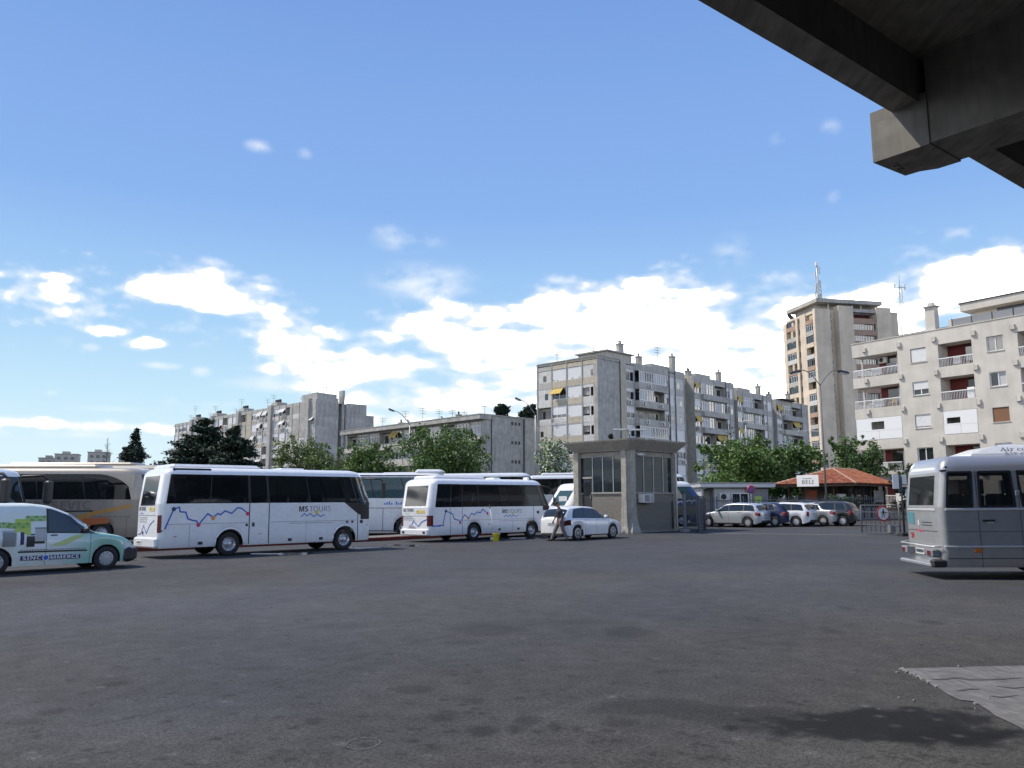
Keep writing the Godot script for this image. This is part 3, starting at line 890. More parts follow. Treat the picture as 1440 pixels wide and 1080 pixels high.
func make_right_building():
	var b = building("apartment_house", "cream plastered apartment house with red backed balconies and white shutters", 49.1, 52.4, 34.6)
	var P = M.plaster
	# spans along the face: wall, balcony, wall ... measured from the far right corner
	var bal := [[0.6, 3.4], [5.6, 8.6], [11.95, 14.8], [18.4, 21.25], [24.95, 29.45]]
	box(b, "core", 1.662, 13.0, 0.0, 16.4, -27.7, -0.4, P)
	var tops := [15.45, 12.52, 9.6, 6.7, 3.75]
	# solid wall strips with a real window opening in each storey
	var strips := [[0.0, 0.6, 0, 0], [3.4, 5.6, 0, 0], [8.6, 11.95, 9.7, 11.0], [14.8, 18.4, 15.9, 17.2], [21.25, 24.95, 22.33, 23.75]]
	for s in strips:
		if s[3] == 0:
			fb(b, 1, "wall", s[0], s[1], 0.0, 16.75, -1.7, 0.0, P)
			continue
		fb(b, 1, "wall", s[0], s[2], 0.0, 16.75, -1.7, 0.0, P)
		fb(b, 1, "wall", s[3], s[1], 0.0, 16.75, -1.7, 0.0, P)
		var prev := 16.75
		for k in 5:
			fb(b, 1, "wall", s[2], s[3], tops[k] - (0.02 if k == 0 else 0.08), prev, -1.68, -0.002, P)
			prev = tops[k] - 1.27
			var o = on_face(b, 1, "window", s[2], s[3], tops[k] - 1.27, 0.0)
			var w: float = s[3] - s[2]
			box(o, "reveal", 0.0, w, 0.0, 1.27, -0.5, -0.45, P)
			put(o, "frame", frame_mesh(snappedf(w, 0.01), 1.2, 2, 0.07), M.white_frame, Vector3(0, 0.0, -0.12))
			box(o, "sill", -0.05, w + 0.05, -0.06, 0.0, -0.2, 0.06, M.plaster_trim)
			var style = {22.33: ["s", "m", "n", "c", "c"], 15.9: ["c", "v", "b", "s", "c"], 9.7: ["s", "c", "m", "c", "s"]}[s[2]][k]
			if style == "s": box(o, "shutter", 0.03, w - 0.03, 0.06, 1.2, -0.12, -0.08, M.shutter)
			elif style == "m": box(o, "shutter", 0.03, w - 0.03, 0.5, 1.2, -0.12, -0.08, M.shutter)
			elif style == "n": box(o, "shutter", 0.03, w - 0.03, 0.16, 1.2, -0.12, -0.08, M.shutter)
			elif style == "b": box(o, "shutter", 0.03, w - 0.03, 0.03, 1.2, -0.12, -0.08, M.brown_shutter)
			if style in ["c", "v", "m", "n"]:
				box(o, "pane", 0.05, w * 0.5, 0.05, 1.15, -0.19, -0.18, M.window_glass)
				box(o, "pane", w * 0.5, w - 0.05, 0.05, 1.15, -0.19, -0.18, M.curtain if style == "v" else M.window_glass)
				if style == "c": box(o, "curtain", w * 0.1, w * 0.42, 0.06, 1.15, -0.21, -0.2, M.curtain)
		fb(b, 1, "wall", s[2], s[3], 0.0, prev, -1.68, -0.002, P)
	# balconies
	for i in bal.size():
		var s0: float = bal[i][0]
		var s1: float = bal[i][1]
		var w := s1 - s0
		fb(b, 1, "parapet", s0, s1, 15.46, 16.75, -1.66, -0.003, P)
		for k in 5:
			var y1: float = tops[k]
			var y0: float = y1 - 1.98
			var nx: float = tops[k + 1] if k < 4 else 0.0
			fb(b, 1, "floor_band", s0, s1 + (0.05 if i == 4 else 0.0), nx + 0.0, y0, -1.66, -0.003 if i != 4 or k != 3 else 0.12, P)
			var o = on_face(b, 1, "balcony", s0, s1, y0, 0.0)
			if i == 4:
				box(o, "end_post", 0.0, 0.12, 0.0, 1.98, -1.6, -1.45, P)
			box(o, "back_wall", 0.0 if i != 4 else 1.75, w, 0.0, 1.98, -1.66, -1.6, M.red_wall)
			box(o, "balcony_door", w * 0.55, w * 0.78, 0.0, 1.85, -1.6, -1.56, M.window_glass)
			box(o, "door_frame", w * 0.78, w * 0.81, 0.0, 1.9, -1.6, -1.53, M.white_frame)
			box(o, "balcony_window", w * 0.83, w * 0.98, 0.7, 1.85, -1.6, -1.56, M.window_glass)
			if k == 2 and i in [1, 3, 4]:
				# closed in with white panels
				box(o, "infill_panel", 0.03, w - 0.03, 0.0, 0.78, -0.1, 0.02, M.white_frame)
				var hx0: float = 0.1 * w if i == 3 else 0.34 * w
				var hx1: float = 0.5 * w if i == 3 else 0.62 * w
				var hy0: float = 0.9
				var hy1: float = 1.4 if i == 3 else 1.62
				for q in [[0.03, hx0], [hx1, w - 0.03]]: box(o, "infill_panel", q[0], q[1], 0.8, 1.96, -0.1, -0.0, M.white_frame)
				box(o, "infill_panel", hx0, hx1, hy1, 1.96, -0.1, -0.0, M.white_frame)
				box(o, "infill_panel", hx0, hx1, 0.8, hy0, -0.1, -0.0, M.white_frame)
				box(o, "inner_wall", 0.05, w - 0.05, 0.0, 1.9, -1.58, -1.5, M.loggia_wall)
				box(o, "joint", w * 0.5, w * 0.5 + 0.03, 0.0, 0.78, 0.018, 0.03, M.plaster_trim)
				continue
			var out := 0.0 if k < 3 else 0.5 if i == 4 else 0.0
			# railing of separate bars
			var st := tool()
			var n := int(w / 0.13)
			for q in n + 1:
				var x := 0.02 + (w - 0.04) * q / n
				stbox(st, Vector3(x - 0.012, 0.04, -0.06 + out), Vector3(x + 0.012, 0.68, -0.035 + out))
			put(o, "railing_bars", done(st), M.white_frame)
			box(o, "handrail", 0.0, w, 0.68, 0.76, -0.08 + out, -0.015 + out, M.white_frame)
			if out > 0: fb(b, 1, "balcony_slab", s0, s1, y0 - 0.35, y0, -0.01, out, P)
			var r := rng.randf()
			if r < 0.5: box(o, "laundry", w * 0.4, w * 0.62, 0.12, 0.7, -0.2, -0.17, M.curtain)
			else: box(o, "storage_box", w * 0.75, w * 0.95, 0.02, 0.92, -0.5, -0.12, M.white_frame)
			if i == 4 and k == 1:
				for q in [0.28, 0.45, 0.72]:
					var ch = node(o, "garden_chair")
					var cm = M.white_frame if q < 0.6 else M.awning
					box(ch, "seat", w * q, w * q + 0.45, 0.38, 0.43, -0.75, -0.32, cm)
					box(ch, "backrest", w * q, w * q + 0.45, 0.43, 0.85, -0.78, -0.74, cm)
					for e in [[0.02, -0.36], [0.4, -0.36], [0.02, -0.74], [0.4, -0.74]]: box(ch, "leg", w * q + e[0], w * q + e[0] + 0.04, 0.0, 0.38, e[1] - 0.02, e[1] + 0.02, cm)
			if i == 4 and k == 0: ac_unit(o, w * 0.42, 1.35, -1.55)
	# small vent boxes beside the balconies
	for s in [11.7, 15.05, 18.15, 21.5, 24.7, 28.1]:
		for k in 5:
			var y: float = tops[k] + 0.28 + (s - 18) * 0.01
			if y < 16.5: fb(b, 1, "vent_box", s - 0.14, s + 0.14, y, y + 0.42, 0.002, 0.17, M.plaster_trim)
			fb(b, 1, "pipe", s + 0.15, s + 0.2, y - 0.05, y + 0.45, 0.0, 0.1, M.metal_grey)
	# roof: coping, glass balustrade, set-back top storey with flat eaves
	fb(b, 1, "coping", 0.0, 29.5, 16.752, 16.83, -1.8, 0.05, M.plaster_trim)
	for k in 13:
		var s := 0.2 + k * 1.65
		fb(b, 1, "balustrade_post", s - 0.03, s + 0.03, 16.83, 17.55, -0.3, -0.24, M.metal_dark)
		if k < 12: fb(b, 1, "balustrade_pane", s + 0.05, s + 1.6, 16.9, 17.5, -0.285, -0.265, M.cabin_grey)
	fb(b, 1, "top_storey", 0.0, 19.0, 16.4, 18.2, -9.0, -1.9, P)
	fb(b, 1, "top_storey_glazing", 1.0, 17.0, 17.0, 18.1, -1.9, -1.87, M.window_glass)
	fb(b, 1, "eaves_slab", -0.5, 19.6, 18.2, 18.85, -9.5, -1.0, P)
	fb(b, 1, "eaves_edge", -0.5, 19.7, 18.852, 18.95, -9.5, -0.92, M.roof_felt)
	fb(b, 1, "stair_head", 20.2, 21.3, 16.4, 17.9, -6.0, -2.2, P)
	var ch = fb(b, 1, "chimney", 21.35, 22.2, 16.3, 18.9, -0.75, -0.05, P)
	fb(b, 1, "chimney_cap", 21.2, 22.35, 18.9, 19.0, -0.9, 0.1, M.concrete_dark)
	fb(b, 1, "chimney_top", 21.55, 22.0, 19.0, 19.3, -0.6, -0.2, P)
	fb(b, 1, "chimney", 13.4, 14.5, 18.9, 20.3, -4.2, -3.2, P)
	fb(b, 1, "chimney_cap", 13.3, 14.6, 20.3, 20.42, -4.3, -3.1, M.concrete_dark)
	fb(b, 1, "roof_vent", 11.6, 12.8, 18.9, 19.6, -4.0, -3.2, P)
	fb(b, 1, "roof_vent_cap", 11.3, 13.1, 19.6, 19.75, -4.3, -2.9, M.concrete_dark)
	for q in [12.1, 12.4]: fb(b, 1, "roof_vent_pot", q - 0.12, q + 0.12, 19.75, 20.2, -3.7, -3.4, M.plastic_dark)
	var an = node(b, "roof_antenna_mount")
	an.position = Vector3(3.4, 18.9, -12.6)
	an.rotation.y = PI / 2
	antenna(an, 0, 0, 0, 4.6)
	fb(b, 1, "stair_house", 23.6, 25.6, 16.4, 17.9, -9.0, -6.5, M.panel_white)
	fb(b, 1, "stair_house_roof", 23.0, 28.5, 17.9, 18.2, -9.5, -6.0, M.roof_felt)
	# climbing plants on the lowest balcony
	leaf_mass(b, "balcony_plants", [[Vector3(-0.35, 5.0, -26.0), Vector3(0.3, 0.5, 0.7)], [Vector3(-0.35, 5.1, -28.6), Vector3(0.3, 0.55, 0.7)], [Vector3(-0.3, 4.9, -25.3), Vector3(0.3, 0.4, 0.4)]], 900, 0.13, [0.04, 0.09, 0.02], 0.4)

func make_centre_building():
	var b = building("panel_block", "grey prefabricated apartment block with white infill panels and yellow awnings", 12.95, 122.0, 45.0)
	var fl := []
	for k in 7: fl.append(20.1 - 2.93 * k)
	var lower := 20.1 - 2.93 * 6 - 0.15
	box(b, "core", 3.18, 22.5, 0.0, 23.6, -12.4, -3.18, M.dark_room)
	box(b, "roof", 0.0, 23.4, 23.6, 23.75, -12.5, 0.0, M.roof_felt)
	# left end
	var sp := [M.panel_beige, M.panel_white, M.panel_grey]
	var bays := [0.0, 3.1, 6.25, 9.4, 12.5]
	var rows := [["h", "s", "s", "h"], ["H", "s", "y", "h"], ["H", "s", "w", "l"], ["H", "s", "s", "h"], ["H", "w", "s", "h"], ["l", "s", "w", "w"], ["H", "w", "s", "h"]]
	var cols := [["p", "b", "b", "g"], ["w", "b", "b", "w"], ["w", "b", "w", "w"], ["w", "b", "b", "w"], ["w", "b", "b", "w"], ["w", "b", "w", "w"], ["w", "b", "b", "w"]]
	var cm := {"p": M.panel_beige, "b": M.panel_beige, "g": M.panel_grey, "w": M.panel_white}
	for i in 5: fb(b, 1, "pier", bays[i] - 0.09 + (0.094 if i == 0 else 0.0), bays[i] + 0.09, 0.0, 24.1, -3.2, 0.07, M.concrete)
	for k in 7:
		fb(b, 1, "floor_slab", 0.1, 12.4, fl[k] - 0.14, fl[k] + 0.04, -3.2, -0.17, M.concrete)
		for i in 4: cell(b, 1, bays[i], bays[i + 1], fl[k], rows[k][i], cm[cols[k][i]])
	for i in 4:
		fb(b, 1, "parapet_panel", bays[i] + 0.092, bays[i + 1] - 0.092, 22.95, 24.08, -0.2, 0.0, M.panel_beige if i < 3 else M.panel_grey)
		fb(b, 1, "base_panel", bays[i] + 0.092, bays[i + 1] - 0.092, 0.0, lower, -0.2, 0.0, M.concrete)
	fb(b, 1, "coping", 0.0, 12.6, 24.1, 24.2, -0.4, 0.12, M.concrete_dark)
	dish_at(b, -0.35, 8.6, -3.5, 0.4)
	# right long side: blank end panel, then four stepped blocks
	fb(b, 0, "end_wall", 0.002, 5.55, 0.0, 24.12, -0.9, 0.0, M.concrete)
	fb(b, 0, "end_wall_coping", 0.0, 5.6, 24.122, 24.22, -0.6, 0.1, M.concrete_dark)
	fb(b, 0, "stair_strip", 5.55, 6.9, 0.0, 24.0, -1.0, 0.08, M.panel_beige)
	downpipe(b, 0, 5.4, 2.0, 24.0)
	var r1 := [["w", "g", "g", "w", "s", "h"], ["w", "g", "l", "w", "s", "h"], ["w", "l", "l", "w", "h", "h"], ["w", "g", "c", "w", "s", "s"], ["w", "g", "l", "w", "s", "w"], ["w", "l", "g", "w", "h", "s"], ["w", "g", "g", "w", "s", "h"]]
	var bb := [6.9, 9.2, 13.4, 17.3, 18.8, 20.5, 23.3]
	panel_face(b, 0, [6.9, 9.2], fl, [["w"]], [M.panel_grey], 24.1)
	var mid := []
	for r in r1: mid.append([r[3], r[4], r[5]])
	panel_face(b, 0, [17.3, 18.8, 20.5, 23.3], fl, mid, [M.panel_grey, M.panel_white], 24.2)
	# projecting balconies between
	for k in 7:
		var y: float = fl[k]
		fb(b, 0, "balcony_slab", 9.3, 17.2, y - 0.2, y, -1.0, 0.85, M.concrete_pale)
		fb(b, 0, "balcony_parapet", 9.3, 13.3, y, y + 0.95, 0.7, 0.86 + 0.02 * (k % 2), M.concrete_pale if k % 2 else M.panel_grey)
		fb(b, 0, "balcony_parapet", 13.32, 17.2, y + 0.002, y + 0.95, 0.68, 0.84, M.panel_grey if k % 2 else M.concrete_grey)
		fb(b, 0, "balcony_side", 9.28, 9.42, y, y + 0.93, 0.0, 0.7, M.panel_grey)
		fb(b, 0, "balcony_side", 17.08, 17.22, y, y + 0.93, 0.0, 0.68, M.panel_grey)
		for q in 2:
			var s0: float = 9.4 if q == 0 else 13.4
			var s1: float = 13.3 if q == 0 else 17.1
			var kind: String = r1[k][1 + q]
			if kind in ["g", "c"]:
				var o = on_face(b, 0, "glazed_balcony", s0, s1, y + 0.96, 0.84)
				put(o, "frame", frame_mesh(snappedf(s1 - s0, 0.1), 1.75, 6, 0.1), M.white_frame)
				box(o, "pane", 0.05, s1 - s0 - 0.05, 0.05, 1.7, -0.08, -0.06, M.window_glass)
				if kind == "g": box(o, "curtain", 0.2, (s1 - s0) * rng.randf_range(0.3, 0.9), 0.1, 1.65, -0.055, -0.045, M.curtain)
			else:
				var o = on_face(b, 0, "open_balcony", s0, s1, y, -0.9)
				box(o, "back_wall", 0.0, s1 - s0, 0.0, 2.72, 0.0, 0.05, M.loggia_wall)
				box(o, "balcony_door", 0.5, 1.4, 0.0, 2.2, 0.05, 0.09, M.window_glass)
				box(o, "balcony_window", 1.9, 3.2, 0.9, 2.2, 0.05, 0.09, M.window_glass)
			if rng.randf() < 0.7: 
				var o2 = on_face(b, 0, "outdoor_unit", s0, s1, y, 0.9)
				ac_unit(o2, rng.randf_range(0.3, 2.4), 0.15, 0.0)
	fb(b, 0, "balcony_roof", 9.25, 17.25, 22.85, 23.05, -1.0, 0.9, M.concrete_pale)
	fb(b, 0, "parapet", 9.28, 17.22, 23.05, 24.1, -1.0, 0.05, M.concrete)
	for s in [18.8, 20.5]: downpipe(b, 0, s, 3.0, 24.0)
	# roof structures of the first block
	box(b, "penthouse", 5.0, 11.5, 23.75, 25.8, -8.0, -2.2, M.concrete_pale)
	box(b, "penthouse_roof", 4.6, 11.9, 25.8, 26.0, -8.4, -1.8, M.concrete_dark)
	chimney(b, 9.0, 25.0, -2.6, 1.2, 2.4, 2)
	chimney(b, 14.6, 23.7, -3.0, 1.0, 2.4, 1)
	box(b, "lift_house", 16.5, 22.0, 23.75, 25.2, -7.0, -2.0, M.concrete_pale)
	chimney(b, 22.2, 23.7, -1.5, 1.1, 3.2, 1)
	antenna(b, 9.3, 27.4, -2.6, 2.2)
	antenna(b, 4.0, 24.1, -4.0, 2.6)
	antenna(b, 20.0, 25.2, -3.0, 3.4)
	antenna(b, 2.0, 23.7, -10.0, 3.0)
	# recessed stair between the blocks
	var B := [[26.4, 39.6, 24.0, [26.4, 28.6, 33.0, 36.9, 38.2, 39.6]], [40.9, 54.3, 22.9, [40.9, 43.0, 47.2, 50.6, 52.3, 54.3]], [56.0, 66.8, 22.6, [56.0, 58.4, 62.6, 66.8]]]
	var s_prev := 23.375
	var kinds := [["y", "g", "l", "w", "x"], ["w", "l", "y", "w", "s"], ["c", "g", "l", "w", "h"], ["w", "g", "l", "y", "s"], ["w", "l", "g", "w", "x"], ["y", "g", "l", "w", "s"], ["w", "g", "g", "w", "h"]]
	for q in B:
		var top: float = q[2]
		fb(b, 0, "stair_wall", s_prev, q[0] - 0.08, 0.0, top - 0.3, -3.0, -1.6, M.concrete)
		for k in 6:
			var o = on_face(b, 0, "stair_window", s_prev + 0.3, q[0] - 0.3, 20.6 - 2.93 * k, -1.6)
			box(o, "pane", 0.1, 0.9, 0.0, 1.3, 0.0, 0.03, M.window_glass)
		fb(b, 0, "block_core", q[0], q[1], 0.0, top - 0.4, -12.4, -3.18, M.dark_room)
		fb(b, 0, "block_side", q[0] - 0.078, q[0] + 0.05, 0.0, top, -2.9, -1.0, M.panel_beige)
		fb(b, 0, "roof", q[0], q[1], top - 0.38, top - 0.2, -12.4, -0.3, M.roof_felt)
		var f2 := []
		for k in 7: f2.append(top - 4.0 - 2.93 * k + 0.1)
		var rr := []
		for k in 7:
			var row := []
			for i in q[3].size() - 1:
				row.append(kinds[(k + int(q[0])) % 7][i % 5])
			rr.append(row)
		panel_face(b, 0, q[3], f2, rr, [M.concrete_pale, M.concrete_grey, M.panel_grey, M.panel_grey], top)
		# balcony boxes stand proud of the face
		for k in 7:
			fb(b, 0, "balcony_parapet", q[3][1] + 0.1, q[3][mini(3, q[3].size() - 1)] - 0.1, f2[k] - 0.1, f2[k] + 0.88, 0.03, 0.55, M.concrete_pale if (k + int(q[0])) % 2 else M.concrete_grey)
		downpipe(b, 0, q[3][3], 3.0, top)
		chimney(b, q[0] + 3.0, top - 0.2, -3.0, 1.3, 1.6, 2)
		chimney(b, q[1] - 1.6, top - 0.2, -2.0, 0.9, 2.2, 1)
		if q[0] < 56: box(b, "lift_house", q[0] + 4.2, q[0] + 9.0, top - 0.2, top + 1.2, -7.0, -2.2, M.concrete_pale)
		antenna(b, q[0] + 2.0, top, -3.5, 3.0)
		antenna(b, q[0] + 8.5, top, -3.5, 2.6)
		s_prev = q[1] + 0.075
	fb(b, 0, "end_wall", 66.88, 70.0, 0.0, 22.55, -12.4, 0.0, M.concrete_grey)
	# top floor shelter of the last block
	fb(b, 0, "shelter_roof", 57.0, 63.0, 22.62, 22.8, -2.0, 0.9, M.roof_felt)

func make_low_building():
	var b = building("low_block", "long low concrete apartment block with an overhanging flat roof", -4.0, 121.0, 42.5)
	box(b, "core", 3.18, 11.0, 0.0, 14.5, -39.0, -0.2, M.dark_room)
	# end wall with narrow triple windows
	fb(b, 0, "end_wall", 0.0, 11.1, 0.0, 14.9, -1.0, 0.0, M.concrete)
	fb(b, 0, "end_wall_return", 8.0, 11.12, 0.0, 14.85, 0.0, 0.25, M.concrete_pale)
	downpipe(b, 0, 7.8, 0.0, 14.8)
	downpipe(b, 0, 1.2, 0.0, 14.8)
	for y in [13.7, 10.8, 7.9, 5.0]:
		for k in 3:
			var o = on_face(b, 0, "window", 5.2 + k * 0.72, 5.75 + k * 0.72, y, 0.0)
			box(o, "frame", 0.0, 0.55, 0.0, 0.6, 0.0, 0.02, M.concrete_dark)
			box(o, "pane", 0.06, 0.49, 0.06, 0.54, 0.02, 0.03, M.window_glass)
	fb(b, 0, "coping", -0.4, 11.2, 14.9, 15.1, -1.2, 0.15, M.concrete_dark)
	box(b, "roof", 0.0, 11.0, 14.52, 14.7, -39.2, -0.3, M.roof_felt)
	# long side
	var bays := []
	for k in 12: bays.append(0.1 + k * 3.5)
	var fl := [11.2, 8.3, 5.4, 2.5]
	var pick := ["l", "g", "w", "l", "y", "w", "g", "l", "l", "g", "g"]
	var rows := []
	for k in 4:
		var r := []
		for i in 11: r.append(pick[(i * 3 + k * 5 + 4) % 11] if k > 0 else ["g", "g", "l", "w", "l", "g", "y", "l", "g", "g", "l"][i])
		rows.append(r)
	panel_face(b, 1, bays, fl, rows, [M.concrete_pale, M.concrete, M.panel_grey], 14.3, 0.1)
	for y in fl: fb(b, 1, "gallery_edge", 0.0, 38.7, y - 0.25, y + 0.1, 0.11, 0.7, M.concrete_pale)
	for k in 3: fb(b, 1, "gallery_parapet", 0.1 + k * 13, 12.6 + k * 13, fl[0] + 0.1, fl[0] + 0.65, 0.55, 0.68, M.concrete_pale)
	fb(b, 1, "eaves", -0.3, 39.2, 14.3, 14.95, -1.0, 1.3, M.concrete)
	fb(b, 1, "eaves_edge", -0.35, 39.3, 14.952, 15.05, -1.0, 1.36, M.concrete_dark)
	for s in [3.0, 8.0, 11.0, 14.5, 19.0, 24.0, 31.0]:
		antenna(b, 2.5, 14.7, -s, rng.randf_range(1.8, 3.2), int(s) % 2 == 0)
	chimney(b, 3.0, 14.6, -10.0, 0.7, 1.3, 1)
	chimney(b, 3.0, 14.6, -26.0, 0.7, 1.2, 1)

func make_left_building():
	var b = building("long_block", "long grey prefabricated apartment block with blank end wall and a row of chimneys", -44.6, 185.0, 44.0)
	# end wall of big panels with recessed joints
	fb(b, 0, "end_core", 0.0, 5.95, 0.0, 25.2, -12.0, -0.06, M.concrete)
	fb(b, 0, "end_core", 7.95, 13.6, 0.0, 25.2, -12.0, -0.06, M.concrete)
	fb(b, 0, "end_recess", 5.95, 7.95, 0.0, 25.0, -12.0, -1.8, M.concrete)
	for k in 8:
		var y0 := 22.35 - 2.95 * k
		fb(b, 0, "wall_panel", 0.03, 5.9, maxf(y0, 0.1), (y0 + 2.9) if k else 25.5, -0.06, 0.0, M.concrete_grey)
		fb(b, 0, "wall_panel", 8.0, 13.6, maxf(y0, 0.1), (y0 + 2.9) if k else 25.4, -0.06, 0.0, M.concrete_grey)
	fb(b, 0, "flue", 7.05, 7.7, 0.0, 28.3, -1.79, -0.3, M.concrete)
	# gable up to the lift house
	box(b, "lift_house", 0.3, 5.5, 25.2, 27.2, -7.0, -0.3, M.concrete_grey)
	box(b, "lift_house_slope", 2.4, 6.0, 25.2, 26.3, -6.9, -0.31, M.concrete_grey)
	box(b, "core", 3.18, 13.0, 0.0, 25.0, -82.0, -13.0, M.dark_room)
	# long side in stepped blocks divided by dark stair bays
	var fl := []
	for k in 8: fl.append(22.0 - 2.95 * k)
	var kinds := ["h", "l", "w", "s", "Y", "w", "g", "h", "c", "l", "Y", "x", "w", "s"]
	var blocks := [[0.1, 2.3, 0.0], [4.3, 20.2, 0.0], [22.2, 37.6, 0.0], [39.5, 53.5, 0.0], [55.5, 67.0, 0.0], [69.0, 80.0, 0.0]]
	for q in blocks:
		var n := maxi(1, int(round((q[1] - q[0]) / 3.1)))
		var bays := []
		for i in n + 1: bays.append(lerpf(q[0], q[1], float(i) / n))
		var rows := []
		for k in 8:
			var r := []
			for i in n: r.append(kinds[rng.randi() % kinds.size()])
			rows.append(r)
		panel_face(b, 1, bays, fl, rows, [M.panel_beige, M.panel_grey, M.concrete_pale, M.panel_white], 25.6, 0.1, 2.95, M.concrete_pale)
	for q in [[2.4, 4.2], [20.3, 22.1], [37.7, 39.4], [53.6, 55.4], [67.1, 68.9]]:
		fb(b, 1, "stair_wall", q[0], q[1], 0.0, 26.0, -1.0, 0.45, M.concrete_grey)
		fb(b, 1, "stair_wall_side", q[0] - 0.02, q[0] + 0.1, 0.0, 25.9, 0.45, 0.6, M.concrete)
	box(b, "roof", 0.2, 13.0, 25.0, 25.2, -82.0, -0.5, M.roof_felt)
	for s in [3.5, 21.0, 38.5, 54.5, 68.0]:
		var base = box(b, "chimney_base", 0.6, 3.4, 25.2, 26.8, -s - 1.4, -s + 1.4, M.concrete_pale)
		for k in 3:
			var c = node(b, "chimney_pot")
			rbox(c, "pot", 1.4, 2.0, 26.8, 27.6, -s - 1.1 + k * 0.9, -s - 0.6 + k * 0.9, 0.08, M.plastic_dark)
		antenna(b, 2.0, 26.0, -s - 3.0, rng.randf_range(3.0, 4.5))
		antenna(b, 2.5, 25.2, -s - 7.0, rng.randf_range(2.0, 3.5))
	antenna(b, 3.0, 27.2, -2.0, 4.2, true)
	fb(b, 0, "far_wing", 14.0, 18.5, 0.0, 23.4, -14.0, -4.0, M.concrete_grey)

func make_tower():
	var b = building("tower_block", "tall beige tower block with stacked balconies and a mobile phone mast", 77.1, 203.4, 12.0)
	var P = M.tower_beige
	# right side: panel, recess, panel, balcony bay, two stepped panels
	box(b, "core", 2.45, 25.0, 0.0, 51.0, -16.0, -2.6, P)
	fb(b, 0, "wall", 0.0, 4.35, 0.0, 51.4, -0.95, 0.0, P)
	fb(b, 0, "wall", 6.4, 10.6, 0.0, 52.3, -4.0, 0.6, P)
	fb(b, 0, "recess_wall", 4.35, 6.4, 0.0, 51.6, -4.0, -1.6, P)
	fb(b, 0, "wall", 17.4, 21.6, 0.0, 52.4, -4.0, 0.6, P)
	fb(b, 0, "wall", 21.6, 24.5, 0.0, 51.6, -4.0, -0.6, P)
	var floors := 17
	for k in floors:
		var y := 49.4 - 3.0 * k
		# bay of loggias between the panels
		fb(b, 0, "spandrel_panel", 10.6, 17.4, y - 1.5, y - 0.1, -1.0, 0.25, M.tower_pink)
		var o = on_face(b, 0, "loggia", 10.6, 17.4, y - 0.1, 0.0)
		box(o, "back_wall", 0.0, 6.8, 0.0, 1.6, -2.6, -2.5, M.loggia_wall if k != 0 else M.red_wall)
		if k % 3 != 0 or k > 12:
			put(o, "frame", frame_mesh(3.4, 1.5, 5, 0.12), M.white_frame, Vector3(0.1, 0.03, 0.0))
			box(o, "pane", 0.2, 3.4, 0.1, 1.45, -0.1, -0.08, M.window_glass)
			put(o, "frame", frame_mesh(3.1, 1.5, 4, 0.1), M.cabin_grey, Vector3(3.6, 0.03, -0.1))
			box(o, "pane", 3.7, 6.7, 0.1, 1.45, -0.2, -0.18, M.window_glass)
		# small kitchen windows in the recess
		var r = on_face(b, 0, "window", 4.7, 6.0, y - 0.2, -1.6)
		box(r, "frame", 0.0, 0.9, 0.0, 1.2, 0.0, 0.05, M.white_frame)
		box(r, "pane", 0.1, 0.8, 0.1, 1.1, 0.05, 0.07, M.window_glass)
		if k % 2 == 0: ac_unit(r, 0.2, -0.9, 0.05)
	fb(b, 0, "parapet", 10.6, 17.4, 50.9, 51.7, -1.0, 0.2, M.concrete_pale)
	# left side: two loggia stacks and wall strips
	box(b, "side_core", 2.4, 3.0, 0.0, 50.8, -15.0, -1.0, P)
	fb(b, 1, "wall", 0.955, 1.0, 0.0, 51.38, -1.2, -0.003, P)
	fb(b, 1, "wall", 4.4, 7.0, 0.0, 51.0, -1.2, 0.05, P)
	fb(b, 1, "wall", 8.0, 9.0, 0.0, 50.6, -1.2, 0.15, P)
	fb(b, 1, "wall", 13.5, 15.0, 0.0, 50.2, -1.2, 0.15, P)
	for k in floors:
		var y := 49.0 - 3.0 * k
		for q in [[1.0, 4.4], [9.0, 13.5]]:
			var w: float = q[1] - q[0]
			fb(b, 1, "spandrel_panel", q[0], q[1], y - 1.3, y - 0.2, -0.3, 0.1, [M.panel_grey, M.tower_pink, M.panel_white, M.tower_beige][(k * 3 + int(q[0])) % 4])
			var o = on_face(b, 1, "loggia", q[0], q[1], y - 0.2, 0.0)
			box(o, "back_wall", 0.0, w, 0.0, 1.9, -2.3, -2.25, M.loggia_wall)
			if (k + int(q[0])) % 3 != 1:
				put(o, "frame", frame_mesh(snappedf(w, 0.1), 1.7, 4, 0.1), M.white_frame if k % 2 else M.cabin_grey, Vector3(0, 0, -0.05))
				box(o, "pane", 0.05, w * (0.5 if k % 4 == 0 else 0.95), 0.05, 1.6, -0.14, -0.12, M.window_glass)
		var r = on_face(b, 1, "window", 7.1, 7.9, y, -0.3)
		box(r, "pane", 0.0, 0.8, 0.0, 1.3, 0.0, 0.03, M.window_glass)
		fb(b, 1, "recess_panel", 7.0, 8.0, y - 1.6, y - 0.05, -0.6, -0.28, M.tower_pink)
	fb(b, 1, "parapet", 0.9, 13.6, 50.3, 51.0, -1.1, -0.1, P)
	# roof slab on posts
	var st := tool()
	st.set_smooth_group(-1)
	stbox(st, Vector3(1.0, 53.3, -15.0), Vector3(20.0, 54.3, -0.5))
	put(b, "roof_slab", done(st), M.concrete_pale)
	box(b, "roof_room", 2.5, 18.0, 51.0, 53.3, -13.0, -3.2, M.concrete_dark)
	for x in [5.0, 12.0, 14.5]: box(b, "roof_post", x, x + 0.3, 51.6, 53.3, -2.0, -1.7, P)
	for x in [9.5, 12.5]: box(b, "roof_vent", x, x + 0.6, 54.3, 54.9, -3.0, -2.4, M.plastic_dark)
	# phone mast: pole with panel antennas
	tube(b, "mast", [Vector3(6.0, 54.2, -7.0), Vector3(5.9, 65.0, -7.0)], 0.32, M.galvanised, 0.18)
